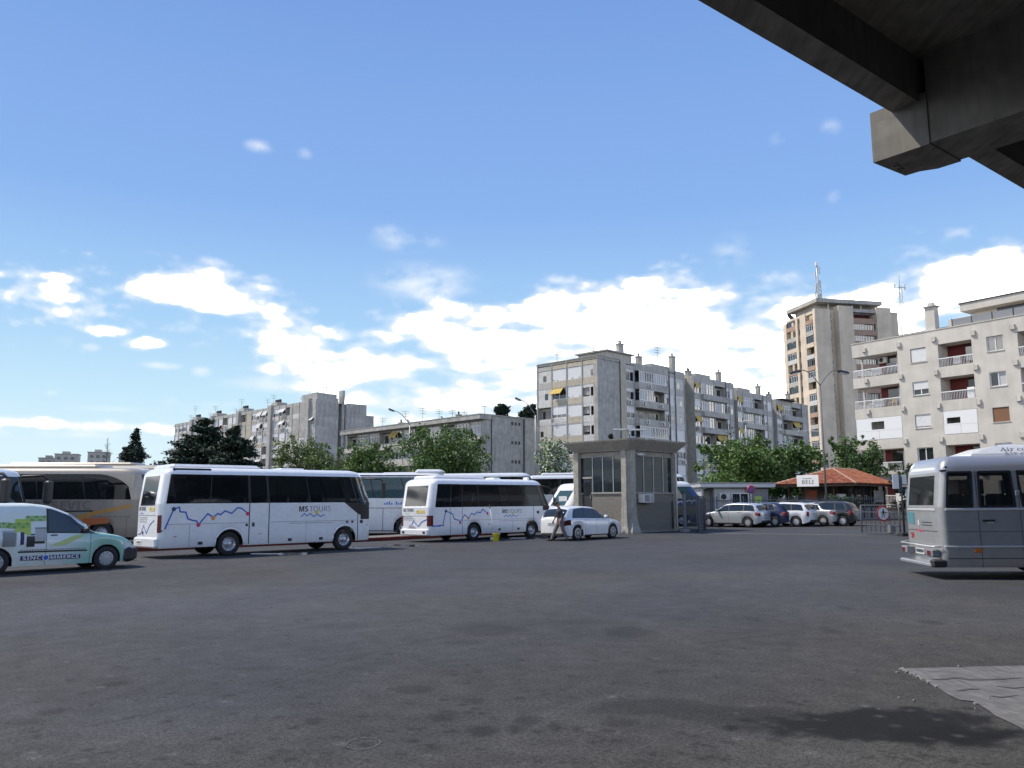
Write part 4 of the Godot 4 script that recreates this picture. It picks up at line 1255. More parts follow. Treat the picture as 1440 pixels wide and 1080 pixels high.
	for k in 7:
		var y := 55.5 + k * 1.2
		var a := k * 2.1
		rbox(b, "mast_antenna", 6.0 + cos(a) * 0.6 - 0.18, 6.0 + cos(a) * 0.6 + 0.18, y, y + 2.0, -7.0 + sin(a) * 0.6 - 0.1, -7.0 + sin(a) * 0.6 + 0.1, 0.04, M.ac_white)
	rbox(b, "mast_head", 5.5, 6.3, 64.8, 66.0, -7.3, -6.7, 0.1, M.white_frame)
	st = tool()
	for k in 3:
		var a := TAU * k / 3
		tube_st(st, [Vector3(6 + cos(a), 54.2, -7 + sin(a)), Vector3(6 + cos(a) * 0.7, 61.0, -7 + sin(a) * 0.7)], 0.09, 0.07, 5)
	for k in 6:
		for q in 3:
			var a := TAU * q / 3
			var c := TAU * (q + 1) / 3
			tube_st(st, [Vector3(6 + cos(a) * 0.9, 54.5 + k * 1.05, -7 + sin(a) * 0.9), Vector3(6 + cos(c) * 0.85, 55.5 + k * 1.05, -7 + sin(c) * 0.85)], 0.05, 0.05, 4)
	put(b, "mast_lattice", done(st), M.galvanised)
	var d = dish_at(b, 1.6, 51.9, -14.0, 1.5)
	d.material_override = M.metal_grey
	for x in [2.0, 3.0]: tube(b, "whip_antenna", [Vector3(x, 54.2, -10), Vector3(x, 57.5, -10)], 0.04, M.metal_dark)

func make_far_buildings():
	# low houses on the far left skyline
	for q in [[-231.0, 400.0, 9.0, 24.5, 10.0, "small grey flat roofed house on the skyline beyond the coaches"], [-221.0, 396.0, 10.0, 26.2, 10.0, "grey stepped house with roof room on the skyline"], [-203.0, 392.0, 9.0, 26.8, 9.0, "pale pinkish house with dark side on the skyline"], [-191.0, 398.0, 10.0, 26.0, 9.0, "dark grey house by the tall conifer on the skyline"]]:
		var b = building("skyline_house", q[5], q[0], q[1], 20.0)
		b.set_meta("group", "houses on the far skyline")
		box(b, "wall", 0.0, q[2], 0.0, q[3], -9.0, 0.0, M.panel_grey if q[2] < 11 else M.concrete)
		box(b, "roof", -0.3, q[2] + 0.3, q[3], q[3] + 0.35, -9.3, 0.3, M.concrete_dark)
		box(b, "roof_room", q[2] * 0.3, q[2] * 0.6, q[3] + 0.35, q[3] + 1.5, -6.0, -1.0, M.concrete)
		for k in 3:
			for y in [q[3] - 2.6, q[3] - 5.6]:
				var o = on_face(b, 0, "window", 1.0 + k * q[2] / 3.4, 2.6 + k * q[2] / 3.4, y, 0.0)
				box(o, "frame", 0.0, 1.6, 0.0, 1.5, 0.0, 0.05, M.concrete_dark)
				box(o, "pane", 0.12, 1.48, 0.12, 1.38, 0.05, 0.08, M.window_glass)
	# lattice mast far behind the cream house
	var m = thing("lattice_mast", "slender lattice radio mast behind the cream apartment house", "mast", Vector3(122.0, 0.0, -250.0))
	var legs := []
	for k in 3:
		var a := TAU * k / 3 + 0.3
		var st := tool()
		tube_st(st, [Vector3(cos(a) * 1.5, 0, sin(a) * 1.5), Vector3(cos(a) * 0.5, 70, sin(a) * 0.5)], 0.12, 0.08, 5)
		put(m, "leg", done(st), M.galvanised)
	var st2 := tool()
	for k in 34:
		for q in 3:
			var a := TAU * q / 3 + 0.3
			var c := TAU * (q + 1) / 3 + 0.3
			var y0 := 2.0 * k
			var r0 := lerpf(1.5, 0.5, y0 / 70.0)
			var r1 := lerpf(1.5, 0.5, (y0 + 2) / 70.0)
			tube_st(st2, [Vector3(cos(a) * r0, y0, sin(a) * r0), Vector3(cos(c) * r1, y0 + 2, sin(c) * r1)], 0.05, 0.05, 3)
	put(m, "bracing", done(st2), M.galvanised)
	tube(m, "tip", [Vector3(0, 69, 0), Vector3(0, 75.5, 0)], 0.08, M.galvanised)
	tube(m, "cross_arm", [Vector3(-1.6, 69.5, 0), Vector3(1.6, 69.5, 0)], 0.1, M.galvanised)
	for x in [-1.6, 1.6]: rbox(m, "panel_antenna", x - 0.15, x + 0.15, 68.6, 70.6, -0.15, 0.15, 0.03, M.ac_white)

# ---------------------------------------------------------------- guard booth
func loft_post(par, called, cx, cz, rows, m):
	var st := tool()
	st.set_smooth_group(-1)
	var rr := []
	for r in rows:   # y, half x, half z
		rr.append([Vector3(cx - r[1], r[0], cz + r[2]), Vector3(cx + r[1], r[0], cz + r[2]), Vector3(cx + r[1], r[0], cz - r[2]), Vector3(cx - r[1], r[0], cz - r[2])])
	grid(st, rr, true)
	return put(par, called, done(st), m)
func make_booth():
	var b = thing("guard_booth", "square concrete guard booth with flared roof, corner pillars and wide windows", "booth", Vector3(6.31, 0.13, -44.42), deg_to_rad(42.0))
	var C = M.booth_concrete
	# plinth, rough rendered lower walls
	box(b, "plinth", -0.05, 4.2, -0.3, 0.12, -4.1, 0.06, C)
	box(b, "floor", 0.2, 3.9, 0.9, 1.0, -3.8, -0.25, M.concrete_dark)
	fb(b, 0, "lower_wall", 0.3, 4.05, 0.1, 2.12, -0.25, -0.02, M.booth_rough)
	fb(b, 1, "lower_wall", 0.3, 2.72, 0.1, 2.12, -0.25, -0.02, M.booth_rough)
	fb(b, 1, "lower_wall", 3.5, 4.0, 0.1, 2.12, -0.25, -0.02, M.booth_rough)
	box(b, "lower_wall", 0.2, 4.0, 0.1, 2.12, -4.0, -3.8, M.booth_rough)
	box(b, "lower_wall", 3.85, 4.05, 0.1, 2.12, -3.8, -0.27, M.booth_rough)
	fb(b, 0, "window_sill", 0.45, 4.0, 2.12, 2.2, -0.25, 0.05, M.booth_pillar)
	fb(b, 1, "window_sill", 0.45, 2.72, 2.12, 2.2, -0.25, 0.05, M.booth_pillar)
	# windows: metal posts with a pane between
	for k in 5:
		var s := 0.5 + k * 0.86
		fb(b, 0, "window_post", s - 0.03, s + 0.03, 2.2, 4.16, -0.16, -0.08, M.metal_grey)
		if k < 4:
			var o = on_face(b, 0, "window", s + 0.035, s + 0.825, 2.2, -0.12)
			box(o, "pane", 0.0, 0.79, 0.0, 1.95, -0.008, 0.008, M.booth_glass)
			if k == 2:
				box(o, "paper", 0.0, 0.75, 0.05, 0.62, -0.05, -0.03, M.sign_white)
				box(o, "blind", 0.05, 0.74, 1.2, 1.95, -0.06, -0.04, M.loggia_wall)
			if k == 3: box(o, "poster", 0.05, 0.72, 0.05, 0.55, -0.05, -0.03, M.tinted_blue)
	for k in 4:
		var s := 0.42 + k * 0.765
		fb(b, 1, "window_post", s - 0.03, s + 0.03, 2.2, 4.16, -0.16, -0.08, M.metal_grey)
		if k < 3:
			var o = on_face(b, 1, "window", s + 0.035, s + 0.73, 2.2, -0.12)
			box(o, "pane", 0.0, 0.695, 0.0, 1.95, -0.008, 0.008, M.booth_glass)
	var dr = on_face(b, 1, "door", 2.75, 3.48, 0.12, -0.12)
	box(dr, "door_leaf", 0.04, 0.69, 0.9, 2.85, -0.03, 0.02, M.plastic_dark)
	box(dr, "door_glass", 0.12, 0.61, 1.9, 2.75, 0.02, 0.03, M.window_glass)
	box(dr, "transom", 0.0, 0.73, 2.86, 2.96, -0.05, 0.06, M.booth_pillar)
	box(dr, "toplight", 0.04, 0.69, 2.98, 4.04, -0.01, 0.01, M.booth_glass)
	box(dr, "handle", 0.58, 0.62, 1.75, 1.95, 0.03, 0.07, M.galvanised)
	box(dr, "step", -0.2, 0.95, 0.0, 0.85, 0.0, 0.9, C)
	# glass on the far sides too
	box(b, "back_window", 0.3, 3.8, 2.2, 4.16, -3.92, -3.9, M.booth_glass)
	box(b, "back_window", 3.92, 3.94, 2.2, 4.16, -3.6, -0.5, M.booth_glass)
	box(b, "head_beam", 0.1, 4.1, 4.16, 4.45, -4.05, -0.05, C)
	# corner pillars, flaring at the foot
	var fin := [[-0.2, 0.42, 0.3], [0.1, 0.38, 0.28], [0.35, 0.27, 0.2], [0.8, 0.2, 0.15], [1.5, 0.17, 0.12], [4.44, 0.17, 0.12]]
	var fin_b := []
	for r in fin: fin_b.append([r[0], r[2], r[1]])
	loft_post(b, "pillar", 0.27, 0.0, fin, M.booth_pillar)
	loft_post(b, "pillar", 0.0, -0.27, fin_b, M.booth_pillar)
	box(b, "pillar_core", 0.02, 0.3, 0.0, 4.44, -0.3, -0.02, M.concrete_dark)
	loft_post(b, "pillar", 4.0, -0.02, [[-0.2, 0.2, 0.16], [0.4, 0.14, 0.12], [4.44, 0.13, 0.12]], M.booth_pillar)
	loft_post(b, "pillar", 0.02, -3.85, [[-0.2, 0.14, 0.24], [0.4, 0.12, 0.19], [4.44, 0.12, 0.18]], M.booth_pillar)
	loft_post(b, "pillar", 3.95, -3.85, [[-0.2, 0.2, 0.2], [4.44, 0.15, 0.15]], M.booth_pillar)
	# roof: flared slab
	var st := tool()
	st.set_smooth_group(-1)
	var rr := []
	for q in [[4.45, 0.08], [4.5, 0.1], [4.98, 0.52], [5.06, 0.54], [5.06, 0.3], [4.96, 0.25]]:
		rr.append([Vector3(-q[1], q[0], q[1]), Vector3(4.05 + q[1], q[0], q[1]), Vector3(4.05 + q[1], q[0], -3.95 - q[1]), Vector3(-q[1], q[0], -3.95 - q[1])])
	grid(st, rr, true)
	quad(st, rr[5][0], rr[5][1], rr[5][2], rr[5][3])
	quad(st, rr[0][3], rr[0][2], rr[0][1], rr[0][0])
	put(b, "roof", done(st), C)
	# inside
	rbox(b, "desk", 0.6, 3.4, 1.65, 1.72, -1.0, -0.4, 0.01, M.wood_dark)
	rbox(b, "cupboard", 2.7, 3.6, 1.0, 2.9, -3.6, -3.1, 0.02, M.cabin_grey)
	var ac = rbox(b, "air_conditioner", 0.72, 1.62, 1.62, 2.1, 0.0, 0.42, 0.02, M.ac_white)
	box(ac, "grille", -0.38, 0.05, -0.18, 0.18, 0.205, 0.215, M.cabin_grey)
	box(ac, "grille", 0.12, 0.4, -0.2, 0.2, 0.205, 0.215, M.loggia_wall)
	tube(b, "conduit", [Vector3(3.72, 0.2, 0.03), Vector3(3.72, 1.7, 0.03)], 0.035, M.metal_dark)
	tube(b, "downpipe", [Vector3(3.98, 0.1, 0.16), Vector3(3.98, 4.4, 0.16)], 0.04, M.ac_white)
	var cm = rbox(b, "flood_lamp", 0.55, 1.0, 4.18, 4.28, 0.12, 0.3, 0.02, M.ac_white)
	tube(cm, "bracket", [Vector3(-0.2, 0, -0.1), Vector3(-0.2, 0.05, -0.28)], 0.02, M.metal_grey)
	# aloe by the booth wall
	var a = thing("aloe_plant", "spiky green aloe growing beside the booth wall", "plant", Vector3(5.3, gy(5.3, 44.5), -44.55))
	var ls := tool()
	for k in 46:
		var an := rng.randf_range(0, TAU)
		var tilt := rng.randf_range(0.25, 1.35)
		var l := rng.randf_range(0.55, 0.95)
		var dirv := Vector3(cos(an) * sin(tilt), cos(tilt), sin(an) * sin(tilt))
		var side := dirv.cross(Vector3.UP).normalized() * 0.035
		var rows := []
		for q in 4:
			var t := q / 3.0
			var p := Vector3(0, 0.35, 0) + dirv * l * t + Vector3(0, -0.18 * t * t * tilt, 0)
			rows.append([p - side * (1 - t), p + Vector3(0, 0.012, 0), p + side * (1 - t)])
		grid(ls, rows)
	var am = mat("aloe", [0.05, 0.085, 0.035], 0.6)
	put(a, "leaves", done(ls), am)
	tube(a, "stem", [Vector3(0, -0.05, 0), Vector3(0, 0.45, 0)], 0.09, M.bark, 0.06)

# ---------------------------------------------------------------- gate, fences, cabin, cafe
func bars(par, p0: Vector2, p1: Vector2, y0, y1, gap, r, m, base):
	var st := tool()
	var n := int(p0.distance_to(p1) / gap)
	for k in range(1, n):
		var p := p0.lerp(p1, float(k) / n)
		stbox(st, Vector3(p.x - r, base + y0, -p.y - r), Vector3(p.x + r, base + y1, -p.y + r))
	var o = put(par, "bars", done(st), m)
	o.set_meta("kind", "stuff")
	return o
func rail(par, called, p0: Vector2, p1: Vector2, y, r, m):
	return tube(par, called, [Vector3(p0.x, y, -p0.y), Vector3(p1.x, y, -p1.y)], r, m, -1, 6)
func gate_leaf(called, label, p0: Vector2, p1: Vector2, h, gap):
	var b := gy(p0.x, p0.y)
	var g = thing(called, label, "gate")
	for p in [p0, p1]: tube(g, "stile", [Vector3(p.x, b + 0.06, -p.y), Vector3(p.x, b + h, -p.y)], 0.035, M.fence_metal)
	for y in [0.1, 0.45, h - 0.35, h - 0.02]: rail(g, "rail", p0, p1, b + y, 0.026, M.fence_metal)
	var n := int(p0.distance_to(p1) / gap)
	for k in range(1, n):
		var p := p0.lerp(p1, float(k) / n)
		box(g, "bar", p.x - 0.013, p.x + 0.013, b + 0.1, b + h - 0.02, -p.y - 0.013, -p.y + 0.013, M.fence_metal)
	return g
func make_gate_and_fence():
	# leaf folded back by the booth and its post
	gate_leaf("yard_gate", "dark steel barred gate leaf folded back beside the booth", Vector2(9.55, 45.6), Vector2(11.0, 47.4), 1.95, 0.14)
	var po = thing("gate_post", "grey blue steel gate post next to the booth", "post", Vector3(9.42, gy(9.4, 45.2), -45.2), 0.5)
	rbox(po, "shaft", -0.075, 0.075, -0.1, 2.1, -0.075, 0.075, 0.015, mat("post_blue", [0.1, 0.12, 0.15], 0.5))
	rbox(po, "cap", -0.12, 0.12, 2.1, 2.16, -0.12, 0.12, 0.01, M.metal_dark)
	rbox(po, "foot", -0.2, 0.2, -0.1, 0.15, -0.2, 0.2, 0.02, M.booth_concrete)
	var po2 = thing("gate_post", "thin steel gate post standing at the driveway edge by the folded leaf", "post", Vector3(10.15, gy(10.1, 45.0), -44.95), 0.5)
	rbox(po2, "shaft", -0.06, 0.06, -0.1, 1.95, -0.06, 0.06, 0.015, M.fence_metal)
	rbox(po2, "foot", -0.14, 0.14, -0.1, 0.1, -0.14, 0.14, 0.02, M.metal_dark)
	# open leaf on the far side with the round sign
	var a := Vector2(17.2, 40.8)
	var c := Vector2(17.86, 38.2)
	var g = gate_leaf("yard_gate", "grey steel barred gate leaf carrying a round pedestrian sign", a, c, 1.42, 0.3)
	var b := gy(17.4, 40)
	box(g, "lock_box", 17.6, 17.8, b + 0.15, b + 0.5, -38.9, -38.6, M.metal_grey)
	var s = thing("pedestrian_sign", "round white sign with red rim and black walking figure", "sign", Vector3(17.55, b + 1.02, -39.15), 0.25)
	if true:
		var rim = put(s, "rim", lathe([[0.0, 0.0], [0.36, 0.0], [0.36, 0.015], [0.29, 0.015], [0.29, 0.01], [0.0, 0.01]], 36), M.sign_red)
		rim.rotation.x = PI / 2
		dot(s, "face", 0, 0, 0.29, 0.016, M.sign_white, 32)
		var fg = node(s, "figure")
		dot(fg, "head", 0.0, 0.165, 0.038, 0.02, M.print_black)
		flat_poly(fg, "torso", [[-0.05, 0.12], [0.05, 0.12], [0.04, -0.03], [-0.04, -0.03]], 0.02, M.print_black)
		ribbon(fg, "leg", [[-0.02, -0.02], [-0.05, -0.11], [-0.1, -0.2]], 0.035, 0.0202, M.print_black)
		ribbon(fg, "leg", [[0.02, -0.02], [0.06, -0.1], [0.07, -0.2]], 0.035, 0.0204, M.print_black)
		ribbon(fg, "arm", [[-0.04, 0.1], [-0.1, 0.03], [-0.09, -0.03]], 0.028, 0.0206, M.print_black)
		ribbon(fg, "arm", [[0.04, 0.1], [0.1, 0.04], [0.12, 0.0]], 0.028, 0.0208, M.print_black)
		box(s, "clamp", -0.03, 0.03, -0.05, 0.05, -0.06, 0.0, M.metal_dark)
	var sp = thing("sign_post", "black post with small white signboards beside the gate", "post", Vector3(18.0, gy(18, 38.1), -38.1), 0.15)
	tube(sp, "shaft", [Vector3(0, -0.1, 0), Vector3(0, 2.75, 0)], 0.045, M.plastic_dark)
	rbox(sp, "foot", -0.25, 0.25, -0.05, 0.16, -0.2, 0.2, 0.03, M.plastic_dark)
	rbox(sp, "signboard", -0.42, -0.1, 2.15, 2.8, -0.03, 0.0, 0.01, M.sign_white)
	rbox(sp, "signboard", 0.06, 0.3, 2.35, 2.8, -0.03, 0.0, 0.01, M.sign_white)
	rbox(sp, "lamp_head", -0.1, 0.12, 2.0, 2.12, -0.08, 0.06, 0.02, M.metal_dark)
	# fence between the gate and the parked minibus, and behind the parked cars
	for q in [["yard_fence", "low barred steel fence running on from the gate", Vector2(18.1, 37.9), Vector2(22.5, 34.6), 1.4, 3], ["car_park_fence", "dark barred steel fence behind the parked cars", Vector2(12.4, 57.5), Vector2(25.0, 56.0), 1.75, 7], ["roadside_fence", "barred steel fence running from the booth towards the cabin", Vector2(11.1, 47.6), Vector2(12.3, 57.3), 1.75, 5]]:
		var f = thing(q[0], q[1], "fence")
		var p0: Vector2 = q[2]
		var p1: Vector2 = q[3]
		for k in q[5]:
			var e0 := p0.lerp(p1, float(k) / q[5])
			var e1 := p0.lerp(p1, float(k + 1) / q[5])
			var bb := gy(e0.x, e0.y)
			rbox(f, "post", e0.x - 0.04, e0.x + 0.04, bb - 0.1, bb + q[4] + 0.08, -e0.y - 0.04, -e0.y + 0.04, 0.01, M.fence_metal)
			for y in [0.18, q[4] - 0.2]: rail(f, "rail", e0, e1, bb + y, 0.024, M.fence_metal)
			bars(f, e0, e1, 0.08, q[4], 0.14, 0.011, M.fence_metal, bb)
	# concrete fence post by the cars
	var cp = thing("concrete_post", "short pale concrete post at the fence by the cabin", "post", Vector3(12.6, gy(12.6, 56.0), -56.0))
	rbox(cp, "shaft", -0.12, 0.12, -0.1, 1.75, -0.12, 0.12, 0.02, M.concrete_pale)
	rbox(cp, "cap", -0.15, 0.15, 1.75, 1.82, -0.15, 0.15, 0.02, M.concrete)

func make_cabin():
	var y := gy(14.5, 62.0)
	var b = thing("sales_cabin", "pale flat roofed cabin with an air conditioner and a green poster", "cabin", Vector3(14.3, y, -62.0), 0.02)
	box(b, "wall", 0.9, 3.2, 0.0, 2.5, -2.4, 0.0, M.cabin_wall)
	box(b, "wall", 3.2, 5.0, 0.0, 2.5, -2.4, -0.05, M.cabin_grey)
	box(b, "doorway", 0.1, 0.9, 0.0, 2.45, -1.4, -1.3, M.dark_room)
	box(b, "door_jamb", -0.05, 0.1, 0.0, 2.5, -2.4, -0.02, M.cabin_wall)
	rbox(b, "roof", -0.3, 5.4, 2.5, 2.8, -2.8, 0.5, 0.05, M.chrome_strip)
	box(b, "roof_edge", -0.32, 5.42, 2.8, 2.88, -2.82, 0.52, M.metal_grey)
	ac_unit(b, 1.25, 1.55, 0.05)
	var w = node(b, "window")
	put(w, "frame", frame_mesh(1.3, 0.9, 2, 0.06), M.white_frame, Vector3(2.2, 1.2, 0.06))
	box(w, "pane", 2.25, 3.4, 1.25, 2.05, 0.002, 0.02, M.window_glass)
	var sh = node(b, "roller_shutter")
	for k in 9: box(sh, "slat", 3.55, 4.9, 0.9 + k * 0.16, 1.04 + k * 0.16, -0.04, -0.02, M.cabin_grey)
	flat_poly(b, "poster", [[3.95, 1.05], [4.5, 1.05], [4.5, 1.85], [3.95, 1.85]], -0.01, M.print_lime)
	flat_poly(b, "poster_mark", [[4.1, 1.2], [4.4, 1.15], [4.25, 1.7]], -0.007, M.print_green)
	box(b, "base", 0.0, 5.0, -0.4, 0.02, -2.35, -0.1, M.concrete_dark)
	var s = thing("no_parking_sign", "round blue no parking sign with red cross on a post by the cabin", "sign", Vector3(16.9, gy(16.9, 58.3), -58.3))
	tube(s, "post", [Vector3(0, -0.1, -0.03), Vector3(0, 2.6, -0.03)], 0.03, M.metal_grey)
	var d = put(s, "disc", lathe([[0.0, 0.0], [0.3, 0.0], [0.3, 0.015], [0.0, 0.015]], 28), M.sign_red, Vector3(0, 2.3, 0))
	d.rotation.x = PI / 2
	dot(s, "face", 0, 2.3, 0.24, 0.018, M.sign_blue, 28)
	ribbon(s, "cross_bar", [[-0.15, 2.15], [0.15, 2.45]], 0.05, 0.02, M.sign_red)
	ribbon(s, "cross_bar", [[-0.15, 2.45], [0.15, 2.15]], 0.05, 0.021, M.sign_red)

# half-pipe roof tiles laid in rows up a slope; cut gives the slope length free at eave position e
func tiles(par, called, o: Vector3, along: Vector3, up: Vector3, n_out: Vector3, width, length, cut: Callable):
	var mats := [M.tile, M.tile_dark, M.tile_pale]
	var sts := [tool(), tool(), tool()]
	var nc := int(width / 0.24)
	for c in nc:
		var e: float = (c + 0.5) * width / nc
		var free: float = minf(length, cut.call(e))
		var r := 0
		while r * 0.33 < free:
			var st: SurfaceTool = sts[rng.randi() % 3]
			var l0 := r * 0.33
			var l1: float = minf(l0 + 0.36, free + 0.05)
			var rows := []
			for t in [[l0, 0.035], [l1, 0.012]]:
				var row := []
				for k in 5:
					var a := PI * k / 4
					row.append(o + along * (e - cos(a) * 0.11) + up * t[0] + n_out * (sin(a) * 0.07 + t[1]))
				rows.append(row)
			grid(st, rows)
			r += 1
	for k in 3:
		var x = put(par, called, done(sts[k]), mats[k])
		x.set_meta("kind", "stuff")
func make_cafe():
	var by := gy(24.8, 60.0)
	var b = thing("tiled_cafe", "small cafe with orange tiled hip roof and dark timber front", "cafe", Vector3(24.8, by, -60.0), deg_to_rad(42.0))
	var ey := 2.62
	var ry := 3.85
	var L := 5.6     # left face
	var R := 6.4     # right face
	# walls set in under the eaves
	box(b, "floor", 0.2, R - 0.2, -0.4, 0.1, -L + 0.2, -0.2, M.concrete_dark)
	box(b, "back_room", 2.6, R - 0.5, 0.1, ey, -L + 0.4, -2.4, M.cafe_wall)
	for s in [0.35, 1.6, 2.9, 4.1, 5.2]:
		fb(b, 1, "timber_post", s - 0.07, s + 0.07, 0.0, ey, -0.45, -0.31, M.wood_dark)
		if s < 5: fb(b, 1, "low_wall", s + 0.07, s + 1.1, 0.1, 0.9, -0.42, -0.36, M.wood_dark)
	for s in [1.2, 2.4, 3.6, 4.8, 6.0]:
		fb(b, 0, "timber_post", s - 0.07, s + 0.07, 0.0, ey, -0.45, -0.31, M.wood_dark)
		var o = on_face(b, 0, "window", s - 1.1, s - 0.1, 0.9, -0.4)
		box(o, "pane", 0.0, 1.0, 0.0, 1.6, -0.01, 0.01, M.booth_glass)
		box(o, "low_wall", 0.0, 1.0, -0.8, 0.0, -0.03, 0.03, M.cabin_grey)
	fb(b, 1, "door", 3.0, 3.9, 0.1, 2.2, -0.6, -0.55, M.tile_dark)
	box(b, "menu_board", 0.5, 0.56, 0.9, 1.9, -1.5, -0.8, M.curtain)
	box(b, "parasol_canvas", 4.0, 5.6, 1.3, 2.2, -0.29, -0.25, M.loggia_wall)
	# roof: board, then tiles
	var A := Vector3(-0.5, ey, 0.5)
	var B := Vector3(R + 0.3, ey, 0.5)
	var C := Vector3(R + 0.3, ey, -L - 0.5)
	var D := Vector3(-0.5, ey, -L - 0.5)
	var P := Vector3(2.75, ry, -L / 2)
	var Q := Vector3(R + 0.3, ry, -L / 2)
	var st := tool()
	st.set_smooth_group(-1)
	quad(st, A, P, Q, B)
	tri(st, D, P, A)
	quad(st, C, Q, P, D)
	tri(st, B, Q, C)
	quad(st, D, A, B, C)
	put(b, "roof_board", done(st), M.wood_dark)
	var up0 := (Vector3(P.x, ry, P.z) - Vector3(P.x, ey, 0.5))
	var l0 := up0.length()
	tiles(b, "roof_tiles", A, Vector3.RIGHT, up0 / l0, up0.cross(Vector3.RIGHT).normalized() * -1.0, B.x - A.x, l0, func(e): return l0 * minf(1.0, e / (P.x - A.x)))
	var up1 := P - Vector3(-0.5, ey, P.z)
	var l1 := up1.length()
	var wid := A.z - D.z
	tiles(b, "roof_tiles", D, Vector3(0, 0, 1), up1 / l1, up1.cross(Vector3(0, 0, 1)).normalized() * -1.0, wid, l1, func(e): return l1 * minf(1.0, minf(e, wid - e) / (wid / 2)))
	for q in [[A, P], [D, P], [P, Q]]:
		var n := int(q[0].distance_to(q[1]) / 0.36)
		for k in n:
			var p0: Vector3 = q[0].lerp(q[1], float(k) / n) + Vector3(0, 0.05, 0)
			var p1: Vector3 = q[0].lerp(q[1], float(k + 1.12) / n) + Vector3(0, 0.03, 0)
			tube(b, "ridge_tile", [p0, p1], 0.1, M.tile_ridge, 0.085, 7)
	box(b, "fascia", -0.45, R + 0.25, ey - 0.16, ey - 0.01, 0.38, 0.44, M.wood_dark)
	box(b, "fascia", -0.44, -0.38, ey - 0.16, ey - 0.01, -L - 0.4, 0.37, M.wood_dark)
	# signboard over the left eaves
	var s = thing("cafe_signboard", "white signboard with grey lettering on the tiled cafe", "sign", Vector3(0, 0, 0))
	s.transform = b.transform * Transform3D(Basis(Vector3.UP, -PI / 2), Vector3(-0.85, 2.45, -3.9))
	rbox(s, "board", 0.0, 1.75, 0.0, 0.85, -0.06, 0.0, 0.01, M.sign_white)
	for k in 5: box(s, "small_print", 0.5 + k * 0.15, 0.6 + k * 0.15, 0.56, 0.64, 0.0, 0.004, M.print_steel)
	text(s, "BELI", 0.42, 0.2, 0.003, 0.28, M.print_grey, true, false, 0.95)
	for x in [0.2, 1.5]: tube(s, "bracket", [Vector3(x, 0.1, -0.05), Vector3(x, 0.1, -0.5)], 0.025, M.metal_dark)
	# shed with a blue door frame behind the gate
	var h = thing("blue_shed", "narrow blue panelled shed beside the tiled cafe", "shed", Vector3(28.7, gy(25, 57), -58.0), 0.3)
	rbox(h, "wall", 0.0, 1.3, -0.3, 2.4, -1.4, 0.0, 0.03, M.tinted_blue if false else mat("shed_blue", [0.13, 0.2, 0.27], 0.6))
	rbox(h, "roof", -0.15, 1.45, 2.4, 2.5, -1.55, 0.15, 0.02, M.metal_grey)
	box(h, "door", 0.3, 1.0, 0.0, 2.0, 0.0, 0.03, M.cabin_wall)

func lamp_post(label, x, d, h, kind, turn = 0.0):
	var l = thing("street_lamp", label, "street lamp", Vector3(x, gy(x, d), -d), turn, "street lamps round the yard")
	var m = M.metal_grey if kind != 0 else mat("lamp_pole", [0.16, 0.16, 0.165], 0.6, 0.2)
	tube(l, "base", [Vector3(0, -0.2, 0), Vector3(0, 1.2, 0)], 0.1, m, 0.095)
	match kind:
		0:   # double curved arms
			tube(l, "pole", [Vector3(0, 1.2, 0), Vector3(0, h - 1.0, 0)], 0.065, m, 0.045)
			for s in [-1, 1]:
				var pts := []
				for k in 9:
					var t := k / 8.0
					pts.append(Vector3(s * 1.35 * t, h - 1.0 + 1.0 * sin(t * PI * 0.62), 0))
				tube(l, "arm", pts, 0.035, m, 0.03)
				var hd = put(l, "lamp_head", bevel(0.75, 0.17, 0.3, 0.06), M.metal_dark, Vector3(s * 1.55, h - 0.12, 0))
				hd.rotation.z = -0.22 * s
				put(hd, "lens", bevel(0.5, 0.06, 0.22, 0.02), M.lamp_clear, Vector3(0.04 * s, -0.1, 0))
		1:   # single curved arm
			tube(l, "pole", [Vector3(0, 1.2, 0), Vector3(0, h - 1.6, 0)], 0.1, m, 0.07)
			var pts := []
			for k in 9:
				var t := k / 8.0
				pts.append(Vector3(-1.9 * t, h - 1.6 + 1.55 * sin(t * PI * 0.5), 0))
			tube(l, "arm", pts, 0.05, m, 0.035)
			var hd = put(l, "lamp_head", bevel(0.8, 0.16, 0.3, 0.06), M.metal_dark, Vector3(-2.2, h + 0.05, 0))
			hd.rotation.z = -0.35
			put(hd, "lens", bevel(0.5, 0.06, 0.22, 0.02), M.lamp_clear, Vector3(-0.04, -0.1, 0))
		2:   # flat heads on a straight pole
			tube(l, "pole", [Vector3(0, 1.2, 0), Vector3(0, h, 0)], 0.09, m, 0.06)
			for s in [-1, 1]:
				tube(l, "arm", [Vector3(0, h - 0.05, 0), Vector3(s * 0.5, h + 0.05, 0)], 0.04, m)
				var hd = put(l, "lamp_head", bevel(1.1, 0.12, 0.34, 0.04), M.ac_white, Vector3(s * 0.85, h + 0.06, 0))
				put(hd, "lens", bevel(0.7, 0.03, 0.24, 0.01), M.lamp_clear, Vector3(0, -0.07, 0))
		3:   # one flat head
			tube(l, "pole", [Vector3(0, 1.2, 0), Vector3(0, h, 0)], 0.09, m, 0.06)
			var hd = put(l, "lamp_head", bevel(1.3, 0.14, 0.4, 0.05), M.ac_white, Vector3(0.3, h + 0.06, 0))
			put(hd, "lens", bevel(0.8, 0.03, 0.3, 0.01), M.lamp_clear, Vector3(0, -0.08, 0))
